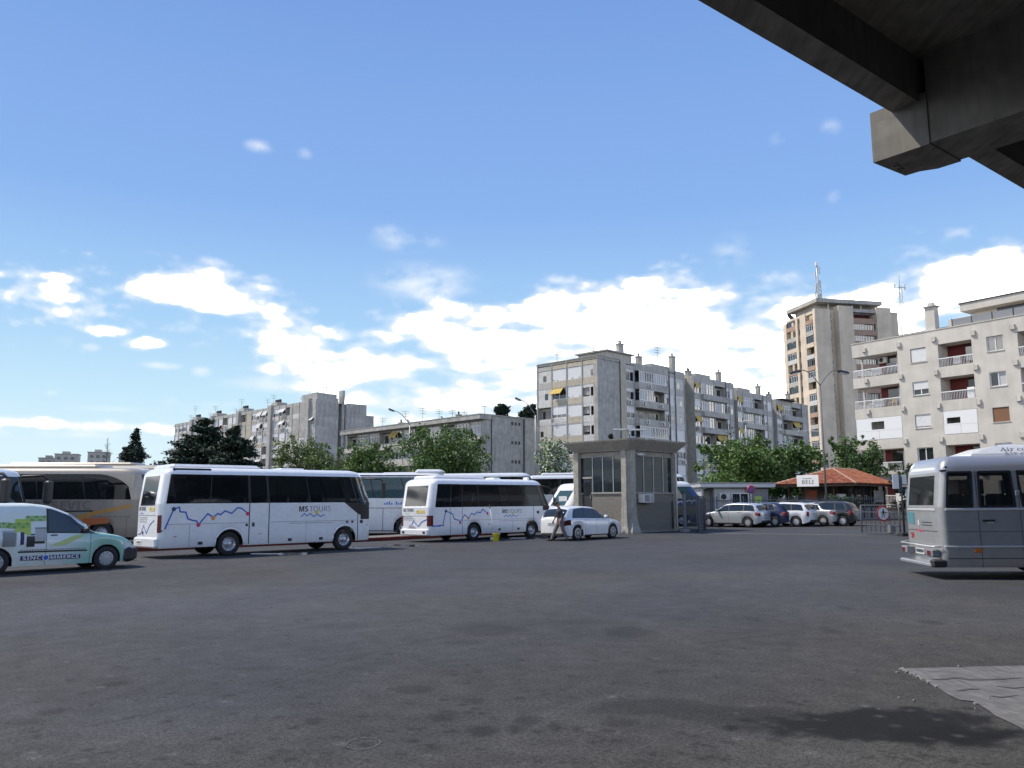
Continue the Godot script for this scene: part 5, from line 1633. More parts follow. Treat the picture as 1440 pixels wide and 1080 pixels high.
func make_lamps():
	lamp_post("tall lamp post with two curved arms in front of the tiled cafe", 19.95, 52.4, 9.9, 0)
	lamp_post("curved arm lamp post in front of the low concrete block", -11.9, 95.0, 12.4, 1, 0.35)
	lamp_post("curved arm lamp post at the corner of the grey panel block", 2.6, 90.0, 12.8, 1, 0.5)
	lamp_post("pale lamp post with one flat head rising from the big green tree", 28.7, 100.0, 11.2, 3)
	lamp_post("pale lamp post with two flat heads between the tower and the tree", 40.0, 110.0, 10.9, 2)
	lamp_post("pale lamp post with two flat heads behind the guard booth", 10.1, 70.0, 7.6, 2, 0.1)

# ---------------------------------------------------------------- trees
func leaf_mass(par, called, lumps, count, size, col, vary, flat = 0.0, m = null, second = null, share = 0.0, spread = 1.0):
	var vs := PackedVector3Array()
	var ns := PackedVector3Array()
	var cs := PackedColorArray()
	var id := PackedInt32Array()
	var total := 0.0
	for l in lumps: total += pow(l[1].x * l[1].y * l[1].z, 0.6)
	for l in lumps:
		var mine := int(count * pow(l[1].x * l[1].y * l[1].z, 0.6) / total)
		var per := 26
		for c in maxi(1, mine / per):
			var v := Vector3(rng.randfn(), rng.randfn(), rng.randfn()).normalized()
			var rad := pow(rng.randf(), 0.45)
			if rad < 0.35: rad = 0.35
			var cc: Vector3 = l[0] + v * rad * l[1] * rng.randf_range(0.8, 1.08)
			var cr: float = (l[1].x + l[1].y + l[1].z) / 3.0 * rng.randf_range(0.16, 0.3) * spread
			var ct = 1.0 + rng.randfn() * vary * 0.6
			for k in per:
				var p := cc + Vector3(rng.randfn(), rng.randfn() * (1.0 - flat), rng.randfn()) * cr * 0.6
				var nrm := Vector3(rng.randfn(), rng.randfn() + 0.6 + flat * 2.0, rng.randfn()).normalized()
				var t := nrm.cross(Vector3(rng.randfn(), rng.randfn(), rng.randfn())).normalized()
				var bt := nrm.cross(t)
				var s: float = size * rng.randf_range(0.5, 1.5)
				var b := vs.size()
				vs.append(p - t * s * 0.5)
				vs.append(p + bt * s * 0.3 + nrm * s * 0.08)
				vs.append(p + t * s * 0.5)
				vs.append(p - bt * s * 0.3 + nrm * s * 0.08)
				var f: float = clampf(ct * (1.0 + rng.randfn() * vary), 0.3, 2.2)
				var cl = col
				if second != null and rng.randf() < share: cl = second
				var hue := rng.randf_range(-0.12, 0.12)
				var q := Color(cl[0] * f * (1 + hue), cl[1] * f, cl[2] * f * (1 - hue))
				for z in 4:
					ns.append(nrm)
					cs.append(q)
				id.append_array([b, b + 1, b + 2, b, b + 2, b + 3])
	var arr := []
	arr.resize(Mesh.ARRAY_MAX)
	arr[Mesh.ARRAY_VERTEX] = vs
	arr[Mesh.ARRAY_NORMAL] = ns
	arr[Mesh.ARRAY_COLOR] = cs
	arr[Mesh.ARRAY_INDEX] = id
	var am := ArrayMesh.new()
	am.add_surface_from_arrays(Mesh.PRIMITIVE_TRIANGLES, arr)
	return put(par, called, am, M.leaf if m == null else m)
func broad_tree(label, x, d, h, w, lumps, count, col, size = 0.24, second = null, share = 0.0, depth = 0.8):
	var t = thing("broadleaf_tree", label, "tree", Vector3(x, gy(x, d) - 0.1, -d), 0.0, "trees behind the yard")
	var st := tool()
	var th = h * 0.38
	tube_st(st, [Vector3.ZERO, Vector3(0.06, th * 0.5, 0.03), Vector3(-0.04, th, 0)], 0.035 * h * 0.7, 0.02 * h * 0.7, 9)
	var ls := []
	for k in lumps:
		var c := Vector3(rng.randf_range(-0.34, 0.34) * w, h * rng.randf_range(0.24, 0.8), rng.randf_range(-0.34, 0.34) * w * depth)
		var e: float = 1.0 - absf(c.x) / w
		ls.append([c, Vector3(w * 0.25 * rng.randf_range(0.7, 1.15), h * 0.2 * rng.randf_range(0.75, 1.15) * e, w * 0.25 * depth)])
		tube_st(st, [Vector3(-0.02, th * rng.randf_range(0.7, 0.98), 0), Vector3(c.x * 0.5, lerpf(th, c.y, 0.6), c.z * 0.5), c], 0.012 * h * 0.7, 0.02, 6)
	ls.append([Vector3(0, h * 0.6, 0), Vector3(w * 0.3, h * 0.24, w * 0.3 * depth)])
	for k in 12:   # ragged twig ends
		var a = rng.randf() * TAU
		var v = rng.randf_range(0.3, 1.0)
		var c := Vector3(cos(a) * w * 0.5 * sqrt(1.0 - v * v * 0.8), h * (0.45 + v * 0.5), sin(a) * w * 0.4 * depth)
		ls.append([c, Vector3(w * 0.07, h * 0.07, w * 0.07)])
		tube_st(st, [Vector3(c.x * 0.4, c.y * 0.8, c.z * 0.4), c], 0.004 * h, 0.01, 5)
	ls.append([Vector3(rng.randf_range(-0.1, 0.1) * w, h * 0.82, 0), Vector3(w * 0.22, h * 0.17, w * 0.22)])
	put(t, "trunk", done(st), M.bark)
	leaf_mass(t, "crown", ls, count, size, col, 0.38, 0.0, null, second, share, 1.15)
	return t
func cedar(label, x, d, h, w, tiers, top_flat = false):
	var t = thing("cedar_tree", label, "tree", Vector3(x, 0.0, -d), 0.0, "cedars and pines behind the yard")
	var st := tool()
	tube_st(st, [Vector3.ZERO, Vector3(0.1, h * 0.5, 0), Vector3(0.0, h * 0.98, 0)], 0.028 * h, 0.03, 8)
	var ls := []
	for k in tiers:
		var f = float(k) / (tiers - 1)
		var y = h * lerpf(0.22 if not top_flat else 0.72, 0.98, f)
		var reach: float = w * (0.5 * pow(1.0 - f, 0.75) + 0.05) if not top_flat else w * 0.5 * (1.0 - f * f * 0.7)
		for q in 7:
			var a := TAU * (q + rng.randf()) / 7
			var r := reach * rng.randf_range(0.65, 1.12)
			var e := Vector3(cos(a) * r, y + rng.randf_range(-0.02, 0.05) * h, sin(a) * r)
			tube_st(st, [Vector3(0, y - 0.03 * h, 0), e], 0.006 * h, 0.015, 5)
			for z in 3:
				var g := lerpf(0.4, 1.0, z / 2.0)
				ls.append([Vector3(e.x * g, lerpf(y, e.y, g) + 0.1, e.z * g), Vector3(0.2 * r + 0.4, 0.032 * h, 0.2 * r + 0.4)])
	ls.append([Vector3(0, h * 0.96, 0), Vector3(0.3, h * 0.05, 0.3)])
	put(t, "trunk", done(st), M.bark)
	leaf_mass(t, "crown", ls, 34000, 0.46, [0.02, 0.04, 0.024], 0.3, 0.55, M.needle, null, 0.0, 3.2)
	return t
func cone_tree(label, x, d, h, w, count):
	var t = thing("conifer_tree", label, "tree", Vector3(x, 0.0, -d), 0.0, "cedars and pines behind the yard")
	tube(t, "trunk", [Vector3.ZERO, Vector3(0, h * 0.97, 0)], 0.02 * h, M.bark, 0.03)
	var ls := []
	for k in 90:
		var f := pow(rng.randf(), 1.2)
		var y = h * lerpf(0.1, 0.97, f)
		var r = w * 0.5 * (1.0 - f) * rng.randf_range(0.45, 1.05)
		var a := rng.randf() * TAU
		ls.append([Vector3(cos(a) * r, y, sin(a) * r), Vector3(0.13 * w * (1.25 - f), 0.05 * h, 0.13 * w * (1.25 - f))])
	leaf_mass(t, "crown", ls, count, 0.4, [0.016, 0.03, 0.02], 0.3, 0.3, M.needle, null, 0.0, 2.4)
	return t
func make_trees():
	var g1 := [0.095, 0.165, 0.04]
	var g2 := [0.085, 0.15, 0.04]
	broad_tree("broad green tree in front of the low concrete block end", -7.0, 84.0, 9.6, 11.0, 12, 24000, g2)
	broad_tree("lighter green tree beside the curved lamp post at the low block", -16.2, 92.0, 8.9, 8.2, 9, 14000, g1)
	broad_tree("olive green tree before the blank wall of the long block", -26.5, 108.0, 10.8, 9.4, 9, 14000, [0.11, 0.155, 0.05], 0.26)
	broad_tree("thin brownish tree between the long block and the low block", -20.8, 104.0, 8.3, 5.4, 7, 5200, [0.12, 0.12, 0.06], 0.2)
	broad_tree("white blossoming tree behind the coaches by the booth", 4.0, 74.0, 7.8, 4.6, 8, 9000, [0.1, 0.17, 0.045], 0.2, [0.7, 0.72, 0.64], 0.5)
	broad_tree("big round green tree behind the pale cabin", 19.9, 72.0, 7.3, 8.6, 10, 19000, g1)
	broad_tree("broad dark green tree between the cabin and the tiled cafe", 24.6, 74.0, 7.0, 8.2, 10, 17000, g2)
	broad_tree("green tree rising behind the tiled cafe roof", 29.4, 71.0, 7.4, 5.2, 8, 9000, [0.08, 0.14, 0.04])
	broad_tree("dark leafy shrub tree under the cream house balcony", 30.6, 63.5, 4.4, 3.2, 6, 4500, [0.035, 0.06, 0.02], 0.18)
	broad_tree("low green shrub behind the fence by the dark cars", 23.6, 59.5, 1.9, 3.0, 5, 2500, [0.05, 0.09, 0.03], 0.14)
	cedar("wide dark cedar with level branches in front of the long block", -45.0, 119.0, 13.6, 12.5, 10)
	cedar("smaller dark cedar beside the wide cedar", -38.8, 114.0, 11.8, 10.0, 9)
	cedar("flat topped pine rising behind the low concrete block", -2.0, 152.0, 19.2, 5.2, 4, true)
	cedar("ragged pine top behind the low block next to the lamp", 3.4, 152.0, 19.6, 5.0, 6, true)
	cone_tree("tall dark conifer standing alone on the skyline", -69.0, 150.0, 15.8, 10.5, 26000)
	cone_tree("small pointed conifer showing above the booth roof", 10.9, 90.0, 9.6, 1.9, 4000)
	# bare tree on the skyline
	var t = thing("bare_tree", "thin leafless tree beside the lone conifer on the skyline", "tree", Vector3(-92.0, 0.0, -186.0))
	var st := tool()
	tube_st(st, [Vector3.ZERO, Vector3(0.1, 9, 0), Vector3(0, 17.0, 0)], 0.2, 0.03, 6)
	for k in 40:
		var y := rng.randf_range(8.0, 16.4)
		var a := rng.randf() * TAU
		var l := (17.6 - y) * rng.randf_range(0.15, 0.32)
		tube_st(st, [Vector3(0.05, y, 0), Vector3(cos(a) * l, y + l * 0.9, sin(a) * l)], 0.05, 0.015, 4)
	put(t, "trunk", done(st), M.bark)
	# low dark hedge line closing the view between the trees and houses
	for q in [[-62.0, 128.0, 5.2, 12.0, "dark clipped hedge tree by the cedars"], [-80.0, 160.0, 6.5, 14.0, "dark bushy tree below the lone conifer"]]:
		broad_tree(q[4], q[0], q[1], q[2], q[3], 8, 6000, [0.03, 0.055, 0.022], 0.28)

# ---------------------------------------------------------------- vehicles: wheels
# Vehicles run along their own +x (0 is the rear end), y up, +z is their right side.
func wheel(par, x, z, side, r, width, style):
	var o = node(par, "wheel")
	o.position = Vector3(x, r, z)
	if side < 0: o.rotation.y = PI
	var key := "wh%.2f_%.2f_%s" % [r, width, style]
	if not cache.has(key):
		var rim = r * (0.6 if style != "alloy" else 0.68)
		var h: float = width / 2
		var ty := lathe([[rim * 0.9, -h], [rim * 1.05, -h], [r * 0.93, -h * 0.92], [r, -h * 0.6], [r, h * 0.6], [r * 0.93, h * 0.92], [rim * 1.05, h], [rim * 0.97, h * 0.9], [rim * 0.95, h * 0.5]], 32)
		var ri
		if style == "bus": ri = lathe([[rim * 0.97, h * 0.85], [rim * 0.86, h * 0.7], [rim * 0.8, h * 0.35], [rim * 0.62, h * 0.3], [rim * 0.4, h * 0.75], [rim * 0.34, h * 0.95], [rim * 0.1, h * 1.0], [0.0, h * 1.0]], 32)
		else: ri = lathe([[rim * 0.98, h * 0.88], [rim * 0.9, h * 0.94], [rim * 0.5, h * 0.82], [rim * 0.25, h * 0.92], [0.0, h * 0.95]], 32)
		cache[key] = [ty, ri, rim, h]
	var c = cache[key]
	var t = put(o, "tyre", c[0], M.rubber)
	t.rotation.x = PI / 2
	var m = put(o, "rim", c[1], M.steel_rim if style == "bus" else M.hubcap)
	m.rotation.x = PI / 2
	var rim: float = c[2]
	var zf: float = c[3]
	if style == "alloy":
		for k in 8:
			var a := TAU * k / 8
			var p := [[rim * 0.3, -0.24], [rim * 0.84, -0.2], [rim * 0.84, 0.2], [rim * 0.3, 0.24]]
			var q := []
			for e in p: q.append([cos(a + e[1]) * e[0], sin(a + e[1]) * e[0]])
			flat_poly(o, "rim_gap", q, zf * 0.97, M.black)
	else:
		var n := 10 if style == "bus" else 9
		for k in n:
			var a := TAU * k / n
			var rr := rim * (0.72 if style == "bus" else 0.78)
			dot(o, "rim_hole", cos(a) * rr, sin(a) * rr, rim * 0.075, zf * (0.4 if style == "bus" else 0.94), M.black, 8)
	return o

# ---------------------------------------------------------------- vehicles: bus hull as rounded rectangles stacked in height
# lv: levels [y, x rear, x front, half width, rear corner radius, front corner radius]
func hull_at(lv, y):
	if y <= lv[0][0]: return lv[0]
	for i in range(1, lv.size()):
		if y <= lv[i][0]:
			var t: float = (y - lv[i - 1][0]) / (lv[i][0] - lv[i - 1][0])
			var r := []
			for k in 6: r.append(lerpf(lv[i - 1][k], lv[i][k], t))
			return r
	return lv[-1]
func hp(lv, face, t, y, off = 0.0) -> Vector3:
	var h = hull_at(lv, y)
	var L: float = lv[0][2] - lv[0][1]
	if face == "R" or face == "L":
		var x: float = h[1] + t / L * (h[2] - h[1])
		var z: float = h[3]
		var nx := 0.0
		var nz := 1.0
		if x > h[2] - h[5]:
			var dx: float = minf(x - (h[2] - h[5]), h[5])
			var dz := sqrt(maxf(h[5] * h[5] - dx * dx, 0.0))
			z = h[3] - h[5] + dz
			nx = dx / h[5]
			nz = dz / h[5]
		elif x < h[1] + h[4]:
			var dx: float = minf(h[1] + h[4] - x, h[4])
			var dz := sqrt(maxf(h[4] * h[4] - dx * dx, 0.0))
			z = h[3] - h[4] + dz
			nx = -dx / h[4]
			nz = dz / h[4]
		var s := 1.0 if face == "R" else -1.0
		return Vector3(x + nx * off, y, s * (z + nz * off))
	if face == "F": return Vector3(h[2] + off, y, t * (h[3] - h[5]))
	return Vector3(h[1] - off, y, t * (h[3] - h[4]))
func side_ts(lv, a0, a1, step):
	var L: float = lv[0][2] - lv[0][1]
	var ts := [a0, a1]
	var n := int((a1 - a0) / step)
	for k in range(1, n): ts.append(a0 + (a1 - a0) * k / n)
	for k in 9:
		for e in [lv[0][4] * (1.0 - sin(PI / 2 * k / 8.0)), L - lv[0][5] * (1.0 - sin(PI / 2 * k / 8.0))]:
			if e > a0 and e < a1: ts.append(e)
	ts.sort()
	var out := [ts[0]]
	for t in ts:
		if t - out[-1] > 0.004: out.append(t)
	out[-1] = a1
	return out
func patch(par, called, lv, face, a0, a1, y0, y1, off, m, ny = 4):
	var st := tool()
	var ts = side_ts(lv, a0, a1, 0.4) if face in ["R", "L"] else [a0, lerpf(a0, a1, 0.25), lerpf(a0, a1, 0.5), lerpf(a0, a1, 0.75), a1]
	var rows := []
	for k in ny + 1:
		var y := lerpf(y0, y1, float(k) / ny)
		var row := []
		for t in ts: row.append(hp(lv, face, t, y, off))
		rows.append(row)
	grid(st, rows)
	return put(par, called, done(st), m)
func bus(o, c):
	var L: float = c.L
	var w: float = c.W / 2.0
	var lv: Array = c.lv if c.has("lv") else [[0.0, 0.0, L, w, c.rr, c.rf], [c.waist, 0.0, L, w, c.rr, c.rf], [c.wtop, c.get("lean_r", 0.06), L - c.get("lean_f", 0.3), w - 0.012, c.rr, c.rf], [c.H + 0.4, c.get("lean_r", 0.06) + 0.15, L - c.get("lean_f", 0.3) - 0.3, w - 0.1, c.rr, c.rf]]
	c.lv = lv
	var R: float = c.tr * 1.2
	var arch := func(x):
		var b: float = c.bot
		for xw in c.wheels:
			var dx := absf(x - xw)
			if dx < R: b = maxf(b, c.tr + sqrt(R * R - dx * dx) * 1.0)
		return b
	# perimeter of the lower body
	var per := []
	var ts = side_ts(lv, 0.0, L, 0.35)
	for xw in c.wheels:
		for k in 25: ts.append(xw - R * cos(PI * k / 24.0))
		ts.append(xw - R - 0.004)
		ts.append(xw + R + 0.004)
	ts.sort()
	for t in ts: per.append(["R", t])
	for z in [0.8, 0.4, 0.0, -0.4, -0.8]: per.append(["F", z])
	var back = ts.duplicate()
	back.reverse()
	for t in back: per.append(["L", t])
	for z in [-0.8, -0.4, 0.0, 0.4, 0.8]: per.append(["B", z])
	var rows := []
	for f in [0.0, 0.04, 0.3, 0.6, 0.85, 1.0]:
		var row := []
		for p in per:
			var yb: float = arch.call(p[1]) if p[0] in ["R", "L"] else c.bot
			var tuck: float = -0.03 if f == 0.0 else 0.0
			row.append(hp(lv, p[0], p[1], lerpf(yb, c.waist, f), tuck))
		rows.append(row)
	var st := tool()
	grid(st, rows, true)
	put(o, "body", done(st), c.body)
	# roof
	rows = []
	var hs: float = c.H - c.wtop
	var dome: float = c.get("dome", 1.0)
	for q in [[c.wtop, 0.0], [c.wtop + hs * 0.3, 0.012], [c.wtop + hs * 0.55, 0.05], [c.wtop + hs * 0.8, 0.14], [c.wtop + hs * 0.95, 0.3], [c.H, 0.55], [c.H + 0.02, w * 0.98]]:
		var row := []
		for p in per:
			var v := hp(lv, p[0], p[1], q[0])
			var cx: float = L / 2
			row.append(Vector3(cx + (v.x - cx) * (1.0 - q[1] * dome / (L / 2)), q[0], v.z * (1.0 - q[1] * (dome if q[1] < 0.6 else 1.0) / w)))
		rows.append(row)
	st = tool()
	grid(st, rows, true)
	put(o, "roof", done(st), c.get("roofm", c.body))
	# windows and pillars along both sides
	for f in ["R", "L"]:
		var at := 0.0
		for q in c.wins:
			if q[0] - at > 0.005: patch(o, "pillar", lv, f, at, q[0], c.waist, c.wtop, 0.0, c.get("endm", c.body) if at == 0.0 else c.band)
			patch(o, "window", lv, f, q[0], q[1], c.waist, c.wtop, -0.006, c.glass)
			if c.has("gasket"):
				for e in [[q[0] - 0.02, q[0] + 0.03, c.waist, c.wtop], [q[1] - 0.03, q[1] + 0.02, c.waist, c.wtop], [q[0], q[1], c.waist - 0.015, c.waist + 0.03], [q[0], q[1], c.wtop - 0.03, c.wtop + 0.015]]:
					patch(o, "window_gasket", lv, f, e[0], e[1], e[2], e[3], 0.006, M.rubber)
			at = q[1]
		if L - at > 0.005: patch(o, "pillar", lv, f, at, L, c.waist, c.wtop, 0.0, c.get("endm", c.body))
	for f in ["B", "F"]:
		var q = c.rear if f == "B" else c.front    # half width share, y0, y1
		for s in [[-1.0, -q[0]], [q[0], 1.0]]:
			if s[1] - s[0] > 0.01: patch(o, "pillar", lv, f, s[0], s[1], c.waist, c.wtop, 0.0, c.body)
		if q[1] > c.waist: patch(o, "panel", lv, f, -q[0], q[0], c.waist, q[1], 0.0, c.body)
		if q[2] < c.wtop: patch(o, "panel", lv, f, -q[0], q[0], q[2], c.wtop, 0.0, c.body)
		patch(o, "rear_window" if f == "B" else "windscreen", lv, f, -q[0], q[0], q[1], q[2], 0.008 if q[1] < c.waist else -0.004, c.get("rearglass", c.glass) if f == "B" else c.get("frontglass", M.clear_glass), 6)
	# wheels, floor, underside, seats
	for xw in c.wheels:
		for s in [-1, 1]: wheel(o, xw, s * (w - 0.17), s, c.tr, 0.26, "bus")
	box(o, "underside", 0.15, L - 0.25, c.bot + 0.02, c.bot + 0.3, -w + 0.45, w - 0.45, M.plastic_dark)
	box(o, "cabin_floor", 0.1, L - 0.3, c.bot + 0.55, c.bot + 0.6, -w + 0.05, w - 0.05, M.plastic_dark)
	var x: float = 0.9
	while x < L - 1.6:
		for z in [-w + 0.35, -w + 0.8, w - 0.8, w - 0.35]:
			put(o, "seat", bevel(0.14, 0.75, 0.4, 0.05), M.seat_cloth, Vector3(x, c.waist - 0.1, z))
		x += 0.85
	put(o, "dashboard", bevel(0.4, 0.3, c.W - 0.3, 0.05), M.plastic_dark, Vector3(L - 0.5, c.waist - 0.1, 0))
	return lv
func seam(o, x, y0, y1, z, t = 0.012, m = null):
	return box(o, "seam", x - t / 2, x + t / 2, y0, y1, z - 0.01, z + 0.0025, M.seam if m == null else m)
func seam_h(o, x0, x1, y, z, t = 0.01, m = null):
	return box(o, "seam", x0, x1, y - t / 2, y + t / 2, z - 0.01, z + 0.003, M.seam if m == null else m)
func plate(o, x, y, z, w, turn):
	var p = put(o, "number_plate", bevel(w, 0.12, 0.012, 0.004), M.plate_white, Vector3(x, y, z))
	p.rotation.y = turn
	var n = node(p, "number")
	for k in 6: box(n, "digit", -w * 0.36 + k * w * 0.13, -w * 0.36 + k * w * 0.13 + w * 0.07, -0.03, 0.03, 0.006, 0.009, M.print_black)
	return p
# everything printed on the rear faces -x: a frame whose own +x runs to the vehicle's right side seen from behind
func rear_frame(o, x):
	var r = node(o, "rear_print")
	r.position = Vector3(x, 0, 0)
	r.rotation.y = -PI / 2
	return r

func make_buses():
	# ------------------------------------------------ near white midi bus
	var o = thing("midi_bus", "white midi bus with blue zigzag line and two doors, beside the green van", "bus")
	stand(o, -9.86 - 2.4 * cos(deg_to_rad(42)) - 1.05 * sin(deg_to_rad(42)), 28.9 - 2.4 * sin(deg_to_rad(42)) + 1.05 * cos(deg_to_rad(42)), deg_to_rad(42))
	var c := {"L": 8.25, "W": 2.36, "bot": 0.34, "waist": 1.8, "wtop": 2.78, "H": 3.04, "wheels": [2.4, 6.93], "tr": 0.41, "rr": 0.3, "rf": 0.55, "lean_r": 0.13, "lean_f": 0.38, "body": M.bus_white, "band": M.black, "endm": M.bus_white, "glass": M.tinted, "wins": [[0.2, 1.66], [1.69, 3.05], [3.14, 3.77], [3.86, 5.45], [5.48, 7.45], [7.52, 8.2]], "rear": [0.8, 1.75, 2.74], "front": [0.95, 1.5, 2.74], "rearglass": M.tinted}
	var lv = bus(o, c)
	var z := 1.18
	# doors on the near side: rear door and front door with glazed lower wedge
	var d1 = node(o, "rear_door")
	seam(d1, 3.09, 0.38, 1.8, z, 0.035)
	seam(d1, 3.83, 0.38, 1.8, z, 0.035)
	box(d1, "handle", 3.2, 3.28, 0.98, 1.12, z, z + 0.02, M.plastic_dark)
	dot(o, "lock", 3.0, 1.04, 0.05, z + 0.004, M.plastic_dark)
	var d2 = node(o, "front_door")
	flat_poly(d2, "lower_glass", [[6.9, 1.8], [7.66, 1.8], [7.66, 1.3], [7.5, 1.36]], z + 0.004, M.black)
	patch(d2, "lower_glass", lv, "R", 7.62, 8.24, 1.15, 1.8, 0.006, M.black)
	seam(d2, 7.5, 0.38, 1.4, z, 0.03)
	box(d2, "handle", 7.6, 7.72, 1.0, 1.12, z - 0.02, z + 0.012, M.plastic_dark)
	patch(d2, "door_pane", lv, "R", 7.62, 8.12, 1.72, 2.5, 0.009, M.curtain if false else M.tinted_blue)
	seam_h(o, 0.25, 3.05, 1.12, z)
	seam_h(o, 3.9, 7.4, 1.12, z)
	for x in [1.0, 5.3]: seam(o, x, 0.38, 1.12, z, 0.008)
	for x in [1.38, 4.66, 5.92]: rbox(o, "flap_latch", x - 0.08, x + 0.08, 0.42, 0.52, z - 0.02, z + 0.008, 0.006, M.plastic_dark)
	for x in [7.03, 7.26]: rbox(o, "side_socket", x - 0.05, x + 0.05, 1.02, 1.1, z - 0.02, z + 0.008, 0.006, M.plastic_dark)
	for x in [0.53, 3.5, 6.85]: rbox(o, "side_marker", x - 0.05, x + 0.05, 0.7, 0.73, z - 0.02, z + 0.01, 0.005, M.amber)
	for xw in [2.4, 6.93]:
		var pts := []
		for k in 21:
			var a := PI * k / 20
			pts.append(Vector3(xw + cos(a) * 0.52, 0.41 + sin(a) * 0.52, z + 0.01))
		tube(o, "arch_lip", pts, 0.03, M.bus_white)
	# livery
	var li = node(o, "livery")
	ribbon(li, "zigzag_line", [[0.19, 0.98], [0.45, 1.62], [0.63, 1.68], [0.66, 1.53], [0.85, 1.51], [0.93, 1.29], [1.08, 1.24], [1.23, 1.21], [1.3, 1.1], [1.6, 1.45], [1.79, 1.33], [1.95, 1.45], [2.05, 1.41], [2.2, 1.54], [2.44, 1.45], [2.64, 1.64], [2.79, 1.62], [3.04, 1.43]], 0.05, z + 0.004, M.print_blue)
	for q in [[0.45, 1.62, M.print_navy], [1.29, 1.08, M.print_pink], [1.79, 1.3, M.print_orange], [3.02, 1.43, M.print_pink]]: dot(li, "stop_dot", q[0], q[1], 0.07, z + 0.008, q[2])
	text(li, "MS", 5.0, 1.47, z + 0.004, 0.2, M.print_black, true, false, 0.36)
	text(li, "TOURS", 5.42, 1.47, z + 0.004, 0.2, M.print_grey, false, false, 0.9)
	ribbon(li, "logo_wave", [[5.09, 1.29], [5.22, 1.4], [5.33, 1.31], [5.45, 1.4], [5.61, 1.28], [5.73, 1.38], [5.89, 1.28], [6.04, 1.35]], 0.035, z + 0.004, M.print_blue)
	dot(li, "logo_sun", 5.72, 1.44, 0.07, z + 0.006, M.print_yellow)
	for k in 22: box(li, "small_print", 4.65 + k * 0.082, 4.7 + k * 0.082, 1.045, 1.07, z - 0.004, z + 0.004, M.print_grey)
	# rear: printed panel, lamps, bumper, plate
	var r = rear_frame(o, -0.002)
	text(r, "MS TOURS", -0.8, 1.58, 0.006, 0.13, M.print_grey, true, false, 0.62)
	ribbon(r, "logo_wave", [[-0.7, 1.46], [-0.62, 1.52], [-0.55, 1.46], [-0.47, 1.52], [-0.38, 1.46]], 0.02, 0.006, M.print_blue)
	flat_poly(r, "yellow_print", [[0.2, 1.56], [0.7, 1.56], [0.7, 1.7], [0.2, 1.7]], 0.006, mat("pale_yellow", [0.7, 0.58, 0.24], 0.4))
	for k in 4: dot(r, "print_dot", 0.3 + k * 0.11, 1.63, 0.035, 0.008, M.print_yellow if k else M.print_black)
	for k in 3: box(r, "small_print", -0.75, 0.0, 1.2 + k * 0.07, 1.215 + k * 0.07, -0.01, 0.006, M.print_grey)
	ribbon(r, "zigzag_line", [[-0.8, 0.78], [-0.55, 0.8], [-0.45, 0.9], [-0.3, 1.08], [0.0, 0.82], [0.3, 1.1], [0.7, 1.26]], 0.035, 0.006, M.print_blue)
	box(r, "hatch_latch", -0.37, -0.3, 0.78, 0.88, 0.0, 0.02, M.plastic_dark)
	seam_h(r, -0.85, 0.85, 1.42, 0.0)
	for s in [-1, 1]:
		var tl = patch(o, "tail_lamp", lv, "R" if s > 0 else "L", 0.015, 0.1, 0.85, 1.42, 0.01, M.dull_red)
	var bm = put(o, "rear_bumper", bevel(0.16, 0.34, 2.1, 0.05), M.bus_white, Vector3(0.0, 0.52, 0))
	plate(o, -0.085, 0.52, -0.45, 0.5, -PI / 2)
	rbox(o, "rear_reflector", -0.02, 0.06, 0.62, 0.68, 0.86, 0.98, 0.01, M.tail_red)
	# roof: rear grille, air conditioner, mirrors
	for s in [1]:
		var g = put(o, "roof_grille", bevel(1.3, 0.13, 0.03, 0.01), M.black, Vector3(1.05, 2.93, 1.08))
		g.rotation.x = -0.5
	rbox(o, "roof_unit", 0.4, 3.6, 2.95, 3.14, -0.85, 0.85, 0.08, M.bus_white)
	rbox(o, "roof_hatch", 4.6, 5.6, 3.02, 3.1, -0.4, 0.4, 0.04, M.bus_white)
	var mi = node(o, "mirror")
	tube(mi, "mirror_arm", [Vector3(7.9, 2.72, 1.0), Vector3(8.35, 2.7, 1.45), Vector3(8.5, 2.55, 1.5)], 0.03, M.plastic_dark)
	rbox(mi, "mirror_housing", 8.4, 8.52, 1.95, 2.6, 1.38, 1.62, 0.04, M.plastic_dark)

	# ------------------------------------------------ second white midi bus
	o = thing("midi_bus", "white midi bus with small blue zigzag line and rooftop unit, behind the yellow bucket", "bus")
	stand(o, -1.84 - 2.67 * cos(PI / 4) - 1.0 * sin(PI / 4), 39.15 - 2.67 * sin(PI / 4) + 1.0 * cos(PI / 4), deg_to_rad(45))
	c = {"L": 8.25, "W": 2.26, "bot": 0.3, "waist": 1.56, "wtop": 2.62, "H": 2.9, "wheels": [2.67, 6.6], "tr": 0.39, "rr": 0.26, "rf": 0.6, "lean_r": 0.18, "lean_f": 0.6, "body": M.bus_white, "band": M.black, "endm": M.bus_white, "glass": M.tinted, "wins": [[0.26, 1.15], [1.19, 1.88], [1.91, 2.95], [2.98, 4.55], [4.58, 6.3], [6.34, 7.4], [7.44, 8.2]], "rear": [0.9, 1.62, 2.55], "front": [0.95, 1.4, 2.58], "rearglass": M.tinted}
	lv = bus(o, c)
	z = 1.13
	d1 = node(o, "rear_door")
	seam(d1, 1.16, 0.34, 1.56, z, 0.02)
	seam(d1, 1.9, 0.34, 1.56, z, 0.02)
	d2 = node(o, "front_door")
	seam(d2, 6.72, 0.34, 1.56, z, 0.03)
	box(d2, "handle", 6.95, 7.1, 1.2, 1.32, z, z + 0.02, M.plastic_dark)
	patch(d2, "lower_glass", lv, "R", 7.4, 8.2, 1.35, 1.58, 0.006, M.black)
	seam_h(o, 1.95, 6.7, 0.95, z)
	for x in [3.8, 5.2]: seam(o, x, 0.34, 0.95, z, 0.008)
